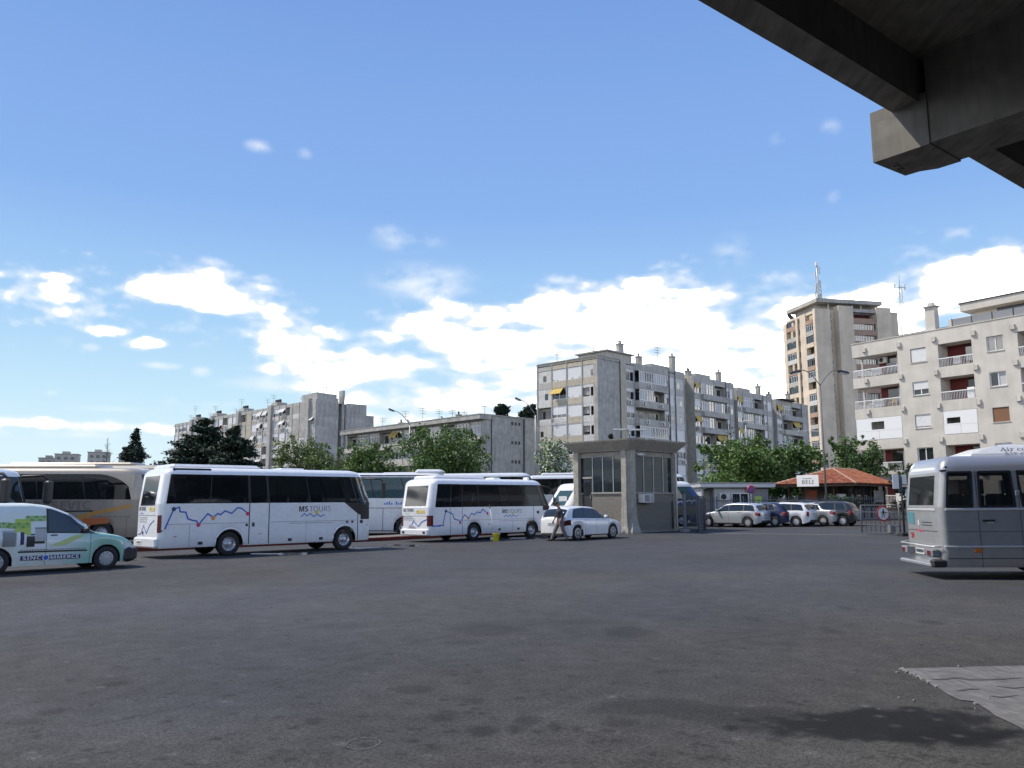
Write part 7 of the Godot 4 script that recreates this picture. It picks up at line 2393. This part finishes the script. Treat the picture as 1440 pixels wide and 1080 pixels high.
func make_cars():
	# white hatchback by the booth
	var o = thing("white_hatchback", "white hatchback with dark tail lights parked by the booth", "car")
	var a := deg_to_rad(45.6)
	stand(o, 2.94 - 0.78 * cos(a) - 0.8 * sin(a), 37.77 - 0.78 * sin(a) + 0.8 * cos(a), a)
	car(o, hatch(M.car_white, {"L": 4.4, "W": 1.74, "wheels": [0.85, 3.46], "tr": 0.33, "rims": "alloy",
		"belt": [[0.0, 0.88], [0.06, 0.98], [0.6, 1.0], [2.9, 0.95], [3.2, 0.93], [3.8, 0.85], [4.2, 0.72], [4.4, 0.52]],
		"roof": [[0.0, 0.94], [0.06, 1.08], [0.26, 1.35], [0.5, 1.48], [1.4, 1.54], [2.2, 1.5], [3.2, 0.96], [4.4, 0.5]],
		"plan": [[0.0, 0.76], [0.05, 0.88], [0.25, 0.97], [0.8, 1.0], [3.3, 1.0], [3.95, 0.95], [4.28, 0.8], [4.4, 0.62]],
		"glass": [[0.55, 1.33, 0.82, 1.38], [1.38, 2.15, 1.42, 2.1], [2.2, 3.02, 2.15, 2.42]], "screen": [2.4, 3.1], "back": [0.08, 0.36], "band": [0.48, 3.08, 0.78, 2.46], "mirror": 2.78, "doors": [1.35, 2.17, 3.08], "handles": [1.5, 2.3],
		"patches": [["tail_light", 0.02, 0.36, 0.62, 0.92, mat("smoked_red", [0.06, 0.012, 0.012], 0.12)], ["headlight", 3.9, 4.25, 0.6, 0.84, M.lamp_clear], ["sill", 1.3, 3.05, 0.0, 0.06, M.plastic_dark]], "boxes": [["rear_bumper_strip", -0.03, 0.12, 0.2, 0.36, -0.62, 0.62, 0.03, M.plastic_dark], ["front_bumper", 4.2, 4.39, 0.22, 0.34, -0.5, 0.5, 0.03, M.plastic_dark]]}))
	# printed delivery van
	o = thing("delivery_van", "white and mint delivery van printed with pots and green tiles", "van")
	a = deg_to_rad(45.0)
	stand(o, -11.28 - 3.55 * cos(a) - 0.83 * sin(a), 23.18 - 3.55 * sin(a) + 0.83 * cos(a), a)
	var film := func(v: Vector3):
		var t := smoothstep(2.1, 3.5, v.x + (0.8 - v.y) * 0.5)
		var u := smoothstep(0.35, 1.1, v.x) * (1.0 - smoothstep(1.9, 2.6, v.x)) * 0.25
		var c := Color(0.7, 0.74, 0.74).lerp(Color(0.3, 0.55, 0.45), t)
		return c.lerp(Color(0.62, 0.72, 0.5), u)
	var vm = paint("van_film", [1, 1, 1], 0.3)
	vm.vertex_color_use_as_albedo = true
	var k := {"L": 4.42, "W": 1.8, "bot": 0.22, "wheels": [0.86, 3.55], "tr": 0.325, "body": vm, "tint": film, "tumble": 0.15, "rims": "cap",
		"belt": [[0.0, 1.05], [2.9, 1.02], [3.3, 1.0], [3.55, 0.98], [3.95, 0.9], [4.25, 0.76], [4.42, 0.56]],
		"roof": [[0.0, 1.6], [0.12, 1.76], [0.6, 1.81], [1.6, 1.82], [2.1, 1.76], [2.6, 1.56], [3.3, 1.06], [3.6, 0.98], [4.42, 0.5]],
		"plan": [[0.0, 0.9], [0.1, 0.97], [0.4, 1.0], [3.3, 1.0], [3.9, 0.95], [4.25, 0.82], [4.42, 0.64]],
		"glass": [[2.05, 3.02, 2.02, 2.4], [3.05, 3.3, 2.46, 2.56]], "glassm": M.clear_glass, "band": [2.0, 3.36, 1.98, 2.6], "screen": [2.55, 3.26], "back": [0.02, 0.06], "mirror": 2.95, "mirrorm": M.plastic_dark, "doors": [2.0, 3.1], "handles": [2.18], "handlem": M.plastic_dark,
		"patches": [["headlight", 4.02, 4.3, 0.55, 0.86, M.lamp_clear], ["rub_strip", 1.35, 3.02, 0.41, 0.46, M.plastic_dark], ["tail_light", 0.0, 0.12, 0.5, 0.9, M.tail_red]],
		"boxes": [["front_bumper", 4.0, 4.46, 0.2, 0.62, -0.72, 0.72, 0.09, M.plastic_dark], ["bumper_corner", 3.98, 4.32, 0.2, 0.62, 0.55, 0.84, 0.08, M.plastic_dark], ["seat_back", 2.2, 2.36, 0.7, 1.4, 0.2, 0.65, 0.06, M.cabin_grey], ["steering_dash", 2.95, 3.2, 0.8, 1.02, -0.7, 0.7, 0.04, M.plastic_dark]]}
	# the van has real see-through windows: the body stays closed, so dark cabin shows as glass
	k.glassm = M.car_glass
	car(o, k)
	var z0 := func(x, y):
		var s = section(k, x)
		for i in range(1, 8):
			if s[i].y >= y: return lerpf(s[i - 1].x, s[i].x, clampf((y - s[i - 1].y) / maxf(s[i].y - s[i - 1].y, 0.001), 0.0, 1.0)) + 0.006
		return 0.9
	var pr = node(o, "printed_film")
	# a printed shape is laid on the body panel: points x, y follow its bulge
	var lay := func(called, pts, m, off):
		var v := PackedVector2Array()
		for p in pts: v.append(Vector2(p[0], p[1]))
		var id := Geometry2D.triangulate_polygon(v)
		var st := tool()
		for i in range(0, id.size(), 3):
			var t3 := []
			for q in 3: t3.append(Vector3(v[id[i + q]].x, v[id[i + q]].y, z0.call(v[id[i + q]].x, v[id[i + q]].y) + off))
			tri(st, t3[0], t3[1], t3[2])
		put(pr, called, done(st), m)
	var strip := func(called, x0, x1, y0, y1, m, off, sk = 0.0):
		var st := tool()
		var rows := []
		for j in 5:
			var y := lerpf(y0, y1, j / 4.0)
			var row := []
			for i in 5:
				var x := lerpf(x0, x1, i / 4.0)
				var yy: float = y + (x - x0) * sk
				row.append(Vector3(x, yy, z0.call(x, yy) + off))
			rows.append(row)
		grid(st, rows)
		put(pr, called, done(st), m)
	strip.call("lime_print", 1.25, 1.62, 1.0, 1.42, M.print_lime, 0.0)
	strip.call("lime_print", 0.0, 0.9, 0.62, 1.0, mat("print_pale_lime", [0.5, 0.6, 0.25], 0.4), 0.0)
	lay.call("lime_streak", [[2.1, 0.72], [2.45, 0.72], [3.0, 0.98], [2.7, 0.98]], M.print_pale_lime, 0.001)
	for q in [[1.5, 1.36, 5, 0.07], [0.75, 1.2, 4, 0.0], [1.1, 1.18, 5, 0.05], [0.25, 1.02, 5, 0.0], [0.0, 0.92, 4, 0.0]]:
		for i in q[2]:
			strip.call("green_tile_print", q[0] + i * 0.098, q[0] + i * 0.098 + 0.085, q[1], q[1] + 0.065, M.print_green if i % 2 else mat("print_mid_green", [0.28, 0.5, 0.12], 0.4), 0.002, q[3])
			strip.call("green_tile_print", q[0] + i * 0.098, q[0] + i * 0.098 + 0.085, q[1] + 0.075, q[1] + 0.14, M.print_mid_green if i % 2 else M.print_green, 0.002, q[3])
	# pots, jug and cookware
	strip.call("pot_print", 0.98, 1.28, 0.72, 1.08, M.print_steel, 0.003)
	strip.call("pot_lid_print", 0.97, 1.29, 1.08, 1.13, mat("print_pale_steel", [0.4, 0.41, 0.41], 0.4), 0.003)
	strip.call("jug_print", 1.3, 1.38, 0.76, 1.08, M.print_white, 0.004)
	strip.call("jug_print", 1.38, 1.47, 0.76, 1.08, M.print_navy, 0.004)
	strip.call("jug_print", 1.47, 1.51, 0.8, 1.05, M.print_white, 0.004)
	strip.call("pan_print", 1.53, 1.72, 0.7, 1.03, M.print_black, 0.003)
	strip.call("bowl_print", 1.74, 1.98, 0.84, 1.16, M.print_pale_steel, 0.004)
	strip.call("bowl_rim_print", 1.72, 1.99, 1.16, 1.2, M.print_steel, 0.005)
	strip.call("lid_print", 1.68, 1.96, 0.78, 0.84, M.print_black, 0.005)
	strip.call("base_print", 1.62, 1.98, 0.64, 0.77, M.print_white, 0.002)
	for i in 24: strip.call("small_print", 1.4 + i * 0.067, 1.44 + i * 0.067, 0.605, 0.63, M.print_steel, 0.002)
	strip.call("name_back_print", 1.42, 2.86, 0.355, 0.47, mat("print_deep_blue", [0.045, 0.05, 0.17], 0.4), 0.002)
	var nm = text(pr, "SINC", 1.46, 0.372, 0.918, 0.085, M.print_white, true, true, 0.44)
	text(pr, "MMERCE", 2.12, 0.372, 0.918, 0.085, M.print_white, true, true, 0.7)
	dot(pr, "name_disc", 2.01, 0.412, 0.085, 0.9165, M.print_white, 20)
	dot(pr, "name_disc_middle", 2.01, 0.412, 0.062, 0.918, M.print_blue, 20)
	# silver estate, navy car, white estate, silver saloon, graphite car beyond the gate
	var wagon := {"roof": [[0.0, 0.86], [0.06, 1.05], [0.32, 1.34], [0.62, 1.42], [1.7, 1.46], [2.3, 1.4], [3.15, 0.92], [4.25, 0.5]], "back": [0.08, 0.3], "band": [0.3, 3.02, 0.46, 2.46], "glass": [[0.35, 1.0, 0.5, 1.05], [1.08, 2.0, 1.1, 1.98], [2.05, 2.95, 2.03, 2.42]]}
	var spots := [["silver_estate", "pale silver estate car parked across the gateway end", "silver estate", 14.13, 49.67, 137.0, hatch(M.car_pale_silver, wagon), -1],
		["navy_car", "dark navy hatchback parked between the silver and the white estates", "", 15.95, 50.35, 137.0, hatch(M.car_navy), -1],
		["white_estate", "white estate car with black rubbing strips and a roof rack", "", 17.08, 49.84, 140.0, hatch(M.car_white, wagon.merged({"patches": [["tail_light", 0.02, 0.14, 0.6, 1.0, M.tail_red], ["rub_strip", 0.1, 4.1, 0.36, 0.48, M.plastic_dark], ["headlight", 3.75, 4.12, 0.62, 0.86, M.lamp_clear]]})), -1],
		["silver_saloon", "silver saloon car with a boot parked beside the graphite car", "", 19.0, 50.6, 128.0, hatch(M.car_silver, {"belt": [[0.0, 0.82], [0.06, 0.94], [0.6, 0.97], [2.9, 0.93], [3.15, 0.9], [3.7, 0.82], [4.05, 0.7], [4.25, 0.52]], "roof": [[0.0, 0.5], [0.55, 0.9], [1.15, 1.36], [1.7, 1.41], [2.3, 1.38], [3.15, 0.92], [4.25, 0.5]], "back": [0.62, 1.12], "band": [0.9, 3.02, 1.16, 2.46], "glass": [[0.95, 1.25, 1.2, 1.3], [1.3, 2.0, 1.33, 1.98], [2.05, 2.95, 2.03, 2.42]]}), -1],
		["graphite_car", "dark graphite compact car nearest the tall lamp post", "", 19.95, 50.0, 140.0, hatch(M.car_graphite, {"L": 3.9, "roof": [[0.0, 0.86], [0.06, 1.05], [0.3, 1.36], [0.7, 1.46], [1.7, 1.5], [2.3, 1.43], [3.15, 0.92], [3.9, 0.5]], "belt": [[0.0, 0.86], [0.08, 0.95], [2.9, 0.95], [3.15, 0.9], [3.6, 0.8], [3.9, 0.5]], "plan": [[0.0, 0.8], [0.06, 0.9], [0.3, 0.98], [0.8, 1.0], [3.1, 1.0], [3.6, 0.93], [3.9, 0.6]], "wheels": [0.6, 3.05], "back": [0.07, 0.3], "band": [0.35, 2.96, 0.5, 2.46], "glass": [[0.4, 1.0, 0.55, 1.05], [1.08, 2.0, 1.1, 1.98], [2.05, 2.9, 2.03, 2.42]], "patches": [["tail_light", 0.02, 0.24, 0.7, 1.0, M.tail_red], ["headlight", 3.4, 3.75, 0.6, 0.86, M.lamp_clear]], "boxes": []}), -1]]
	for q in spots:
		o = thing(q[0], q[1], "car", Vector3.ZERO, 0.0, "cars parked beyond the gate")
		a = deg_to_rad(q[5])
		var xw: float = q[6].wheels[0]
		# the rear wheel on the vehicle's own left side stands at the measured spot
		stand(o, q[3] - xw * cos(a) + 0.8 * sin(a), q[4] - xw * sin(a) - 0.8 * cos(a), a)
		car(o, q[6])
		if q[0] == "white_estate":
			for s in [-0.5, 0.5]: tube(o, "roof_rail", [Vector3(0.7, 1.52, s), Vector3(0.8, 1.56, s), Vector3(2.0, 1.56, s), Vector3(2.1, 1.52, s)], 0.018, M.plastic_dark)
	# black car half hidden in front of the cafe
	o = thing("black_car", "black hatchback half hidden behind the cars in front of the cafe", "car")
	stand(o, 22.2, 57.2, deg_to_rad(150.0))
	car(o, hatch(M.car_graphite))

# ---------------------------------------------------------------- person: one surface round tapered bones
func cap_dist(p: Vector3, b) -> float:
	var ab: Vector3 = b[1] - b[0]
	var t := clampf((p - b[0]).dot(ab) / ab.length_squared(), 0.0, 1.0)
	return p.distance_to(b[0] + ab * t) - lerpf(b[2], b[3], t)
func nets(bones, cell: float, blend: float, st: SurfaceTool):
	var lo: Vector3 = bones[0][0]
	var hi := lo
	for b in bones:
		for e in [[b[0], b[2]], [b[1], b[3]]]:
			lo = lo.min(e[0] - Vector3.ONE * (e[1] + cell * 2))
			hi = hi.max(e[0] + Vector3.ONE * (e[1] + cell * 2))
	var n := Vector3i((hi - lo) / cell) + Vector3i.ONE * 2
	var field := {}
	var near := {}
	for bi in bones.size():
		var b = bones[bi]
		var r: float = maxf(b[2], b[3]) + cell * 2.2
		var a := Vector3i(((b[0].min(b[1]) - Vector3.ONE * r) - lo) / cell)
		var c := Vector3i(((b[0].max(b[1]) + Vector3.ONE * r) - lo) / cell) + Vector3i.ONE
		for x in range(maxi(a.x, 0), mini(c.x, n.x) + 1):
			for y in range(maxi(a.y, 0), mini(c.y, n.y) + 1):
				for z in range(maxi(a.z, 0), mini(c.z, n.z) + 1):
					var key := Vector3i(x, y, z)
					var p := lo + Vector3(x, y, z) * cell
					var d := cap_dist(p, b)
					if field.has(key):
						var e: float = field[key]
						var h := clampf(0.5 + 0.5 * (e - d) / blend, 0.0, 1.0)
						if d < near[key][0]: near[key] = [d, bi]
						field[key] = lerpf(e, d, h) - blend * h * (1.0 - h)
					else:
						field[key] = d
						near[key] = [d, bi]
	var vert := {}
	var tone := {}
	var off := [Vector3i(0, 0, 0), Vector3i(1, 0, 0), Vector3i(0, 1, 0), Vector3i(1, 1, 0), Vector3i(0, 0, 1), Vector3i(1, 0, 1), Vector3i(0, 1, 1), Vector3i(1, 1, 1)]
	for key in field:
		var s := []
		var ok := true
		for o in off:
			if not field.has(key + o):
				ok = false
				break
			s.append(field[key + o])
		if not ok: continue
		var sum := Vector3.ZERO
		var cnt := 0
		for i in 8:
			for ax in [1, 2, 4]:
				var j: int = i | ax
				if j != i and (s[i] < 0.0) != (s[j] < 0.0):
					var t: float = s[i] / (s[i] - s[j])
					sum += Vector3(off[i]).lerp(Vector3(off[j]), t)
					cnt += 1
		if cnt > 0:
			vert[key] = lo + (Vector3(key) + sum / cnt) * cell
			tone[key] = bones[near[key][1]][4]
	for key in vert:
		for ax in 3:
			var e := Vector3i.ZERO
			e[ax] = 1
			var u := Vector3i.ZERO
			u[(ax + 1) % 3] = 1
			var v := Vector3i.ZERO
			v[(ax + 2) % 3] = 1
			if not field.has(key + e): continue
			var s0: float = field[key]
			var s1: float = field[key + e]
			if (s0 < 0.0) == (s1 < 0.0): continue
			var q := [key, key - u, key - u - v, key - v]
			var all := true
			for x in q:
				if not vert.has(x): all = false
			if not all: continue
			var order := [0, 1, 2, 0, 2, 3] if s0 < 0.0 else [0, 2, 1, 0, 3, 2]
			for i in order:
				st.set_color(tone[q[i]])
				st.add_vertex(vert[q[i]])
func make_person():
	# walks to the viewer's left, looking down, in a dark work shirt and grey trousers
	var g := ground_hit(788, 761)
	var p = thing("person", "person in dark shirt, grey trousers and dark cap walking with head bowed", "person", Vector3(g.x, gy(g.x, g.y), -g.y), deg_to_rad(12.0))
	var skin := Color(0.36, 0.2, 0.14)
	var shirt := Color(0.035, 0.036, 0.048)
	var pants := Color(0.13, 0.12, 0.125)
	var shoe := Color(0.025, 0.022, 0.022)
	# forward is -x; z towards the viewer
	var hip := Vector3(0.0, 0.92, 0.0)
	var chest := Vector3(-0.03, 1.28, 0.0)
	var neck := Vector3(-0.05, 1.46, 0.0)
	var bones := [
		[hip + Vector3(0, 0, -0.07), hip + Vector3(0, 0, 0.07), 0.125, 0.125, pants],
		[hip + Vector3(0, 0.08, 0), chest, 0.145, 0.165, shirt],
		[chest + Vector3(0, 0.04, -0.12), chest + Vector3(0, 0.04, 0.12), 0.11, 0.11, shirt],
		[chest + Vector3(0, 0.1, 0), neck, 0.07, 0.055, shirt],
		[neck, Vector3(-0.09, 1.56, 0), 0.05, 0.05, skin]]
	# front leg (forward), heel strike; rear leg pushing off
	var fk := Vector3(-0.2, 0.5, -0.09)
	var fa := Vector3(-0.38, 0.1, -0.09)
	bones += [[hip + Vector3(-0.02, -0.04, -0.09), fk, 0.108, 0.08, pants], [fk, fa, 0.082, 0.066, pants], [fa + Vector3(0.03, -0.05, 0), fa + Vector3(-0.17, -0.05, 0), 0.045, 0.038, shoe]]
	var rk := Vector3(0.1, 0.5, 0.09)
	var ra := Vector3(0.3, 0.11, 0.09)
	bones += [[hip + Vector3(0.02, -0.04, 0.09), rk, 0.108, 0.08, pants], [rk, ra, 0.082, 0.066, pants], [ra + Vector3(0.04, -0.06, 0), ra + Vector3(-0.14, -0.07, 0), 0.045, 0.036, shoe]]
	# arms: the near one hangs slightly forward, the far one swings back
	var sh := Vector3(-0.03, 1.38, 0.19)
	var el := Vector3(0.05, 1.1, 0.24)
	var wr := Vector3(-0.08, 0.86, 0.22)
	var sh2 := Vector3(-0.03, 1.38, -0.19)
	var el2 := Vector3(-0.12, 1.12, -0.24)
	var wr2 := Vector3(-0.25, 0.92, -0.2)
	bones += [[sh, el, 0.068, 0.054, shirt], [el, el.lerp(wr, 0.35), 0.048, 0.044, shirt], [el.lerp(wr, 0.3), wr, 0.04, 0.028, skin], [sh2, el2, 0.06, 0.048, shirt], [el2, el2.lerp(wr2, 0.35), 0.048, 0.044, shirt], [el2.lerp(wr2, 0.3), wr2, 0.04, 0.028, skin]]
	var st := tool()
	nets(bones, 0.022, 0.04, st)
	# hands with five fingers
	for h in [[wr, Vector3(-0.25, -1, -0.05)], [wr2, Vector3(-0.45, -1, 0.05)]]:
		var w0: Vector3 = h[0]
		var dn: Vector3 = h[1].normalized()
		var ac := Vector3(1, 0, 0).slide(dn).normalized()
		var curl := dn.cross(ac)
		var hb := [[w0, w0 + dn * 0.085, 0.026, 0.03, skin]]
		var lens := [0.07, 0.082, 0.076, 0.06]
		for i in 4:
			var k0 := w0 + dn * 0.085 + ac * (0.027 - i * 0.018)
			var k1: Vector3 = k0 + (dn + curl * 0.25 - ac * 0.1).normalized() * lens[i] * 0.55
			hb += [[k0, k1, 0.0095, 0.009, skin], [k1, k1 + (dn + curl * 0.9).normalized() * lens[i] * 0.5, 0.009, 0.0075, skin]]
		var t0 := w0 + dn * 0.03 + ac * 0.022
		hb += [[t0, t0 + (dn + ac * 0.7).normalized() * 0.045, 0.012, 0.0105, skin], [t0 + (dn + ac * 0.7).normalized() * 0.045, t0 + (dn + ac * 0.4).normalized() * 0.08, 0.0105, 0.009, skin]]
		nets(hb, 0.006, 0.006, st)
	# head bowed forward: skull, jaw, nose, ears
	var hc := Vector3(-0.13, 1.62, 0)
	var f := Vector3(-0.86, -0.5, 0).normalized()
	var u := Vector3(-0.5, 0.86, 0).normalized()
	var hb2 := [[hc + u * 0.03 - f * 0.02, hc + u * 0.025 + f * 0.015, 0.085, 0.082, skin], [hc - u * 0.03 + f * 0.02, hc - u * 0.07 + f * 0.045, 0.062, 0.042, skin], [hc + f * 0.085 + u * 0.01, hc + f * 0.105 - u * 0.018, 0.011, 0.015, skin],
		[hc + f * 0.083 - u * 0.05, hc + f * 0.085 - u * 0.052, 0.016, 0.016, Color(0.3, 0.13, 0.1)], [hc - u * 0.06, Vector3(-0.08, 1.54, 0), 0.05, 0.05, skin]]
	for s in [-1, 1]:
		hb2 += [[hc + Vector3(0, 0, s * 0.078) - f * 0.005 + u * 0.01, hc + Vector3(0, 0, s * 0.082) - f * 0.01 - u * 0.02, 0.016, 0.012, skin], [hc + f * 0.078 + u * 0.012 + Vector3(0, 0, s * 0.03), hc + f * 0.079 + u * 0.012 + Vector3(0, 0, s * 0.034), 0.009, 0.009, Color(0.03, 0.02, 0.02)]]
	nets(hb2, 0.008, 0.012, st)
	st.generate_normals()
	st.index()
	put(p, "body", st.commit(), M.cloth_person)
	# dark cap with a peak, short dark hair below it
	st = tool()
	nets([[hc + u * 0.055 - f * 0.025, hc + u * 0.05 + f * 0.01, 0.086, 0.086, Color(0.012, 0.012, 0.014)], [hc + u * 0.05 + f * 0.06, hc + u * 0.035 + f * 0.14, 0.03, 0.014, Color(0.012, 0.012, 0.014)]], 0.009, 0.02, st)
	st.generate_normals()
	st.index()
	put(p, "cap", st.commit(), M.cloth_person)
	st = tool()
	nets([[hc - f * 0.05 + u * 0.0, hc - f * 0.055 - u * 0.04, 0.062, 0.048, Color(0.02, 0.016, 0.014)]], 0.009, 0.02, st)
	st.generate_normals()
	st.index()
	put(p, "hair", st.commit(), M.cloth_person)

func make_small_things():
	# yellow bucket with its handle and a brush leaning on the bus
	var g := ground_hit(697.5, 761)
	var by := gy(g.x, g.y)
	var b = thing("yellow_bucket", "yellow plastic bucket standing on the asphalt by the second midi bus", "bucket", Vector3(g.x, by, -g.y))
	put(b, "pail", lathe([[0.0, 0.01], [0.13, 0.0], [0.135, 0.01], [0.17, 0.32], [0.185, 0.325], [0.185, 0.345], [0.17, 0.345], [0.165, 0.32], [0.13, 0.03], [0.0, 0.03]], 28), M.bucket_yellow)
	var pts := []
	for k in 13: pts.append(Vector3(cos(PI * k / 12) * 0.185, 0.33 - sin(PI * k / 12) * 0.12, 0.13 * sin(PI * k / 12) + 0.02))
	tube(b, "handle", pts, 0.007, M.galvanised)
	put(b, "water", lathe([[0.0, 0.24], [0.155, 0.24]], 20), M.puddle)
	var br = thing("wash_brush", "long handled white wash brush leaning against the second midi bus", "brush", Vector3(g.x - 0.1, by, -g.y - 0.15))
	tube(br, "pole", [Vector3(0.02, 0.3, 0.1), Vector3(-0.22, 1.62, -0.42)], 0.018, M.ac_white)
	rbox(br, "head", -0.16, 0.16, 0.06, 0.16, 0.02, 0.16, 0.02, M.print_white)
	box(br, "bristles", -0.15, 0.15, 0.0, 0.07, 0.03, 0.15, M.cabin_grey)
	tube(br, "grip", [Vector3(-0.19, 1.45, -0.355), Vector3(-0.22, 1.64, -0.425)], 0.022, M.plastic_dark)
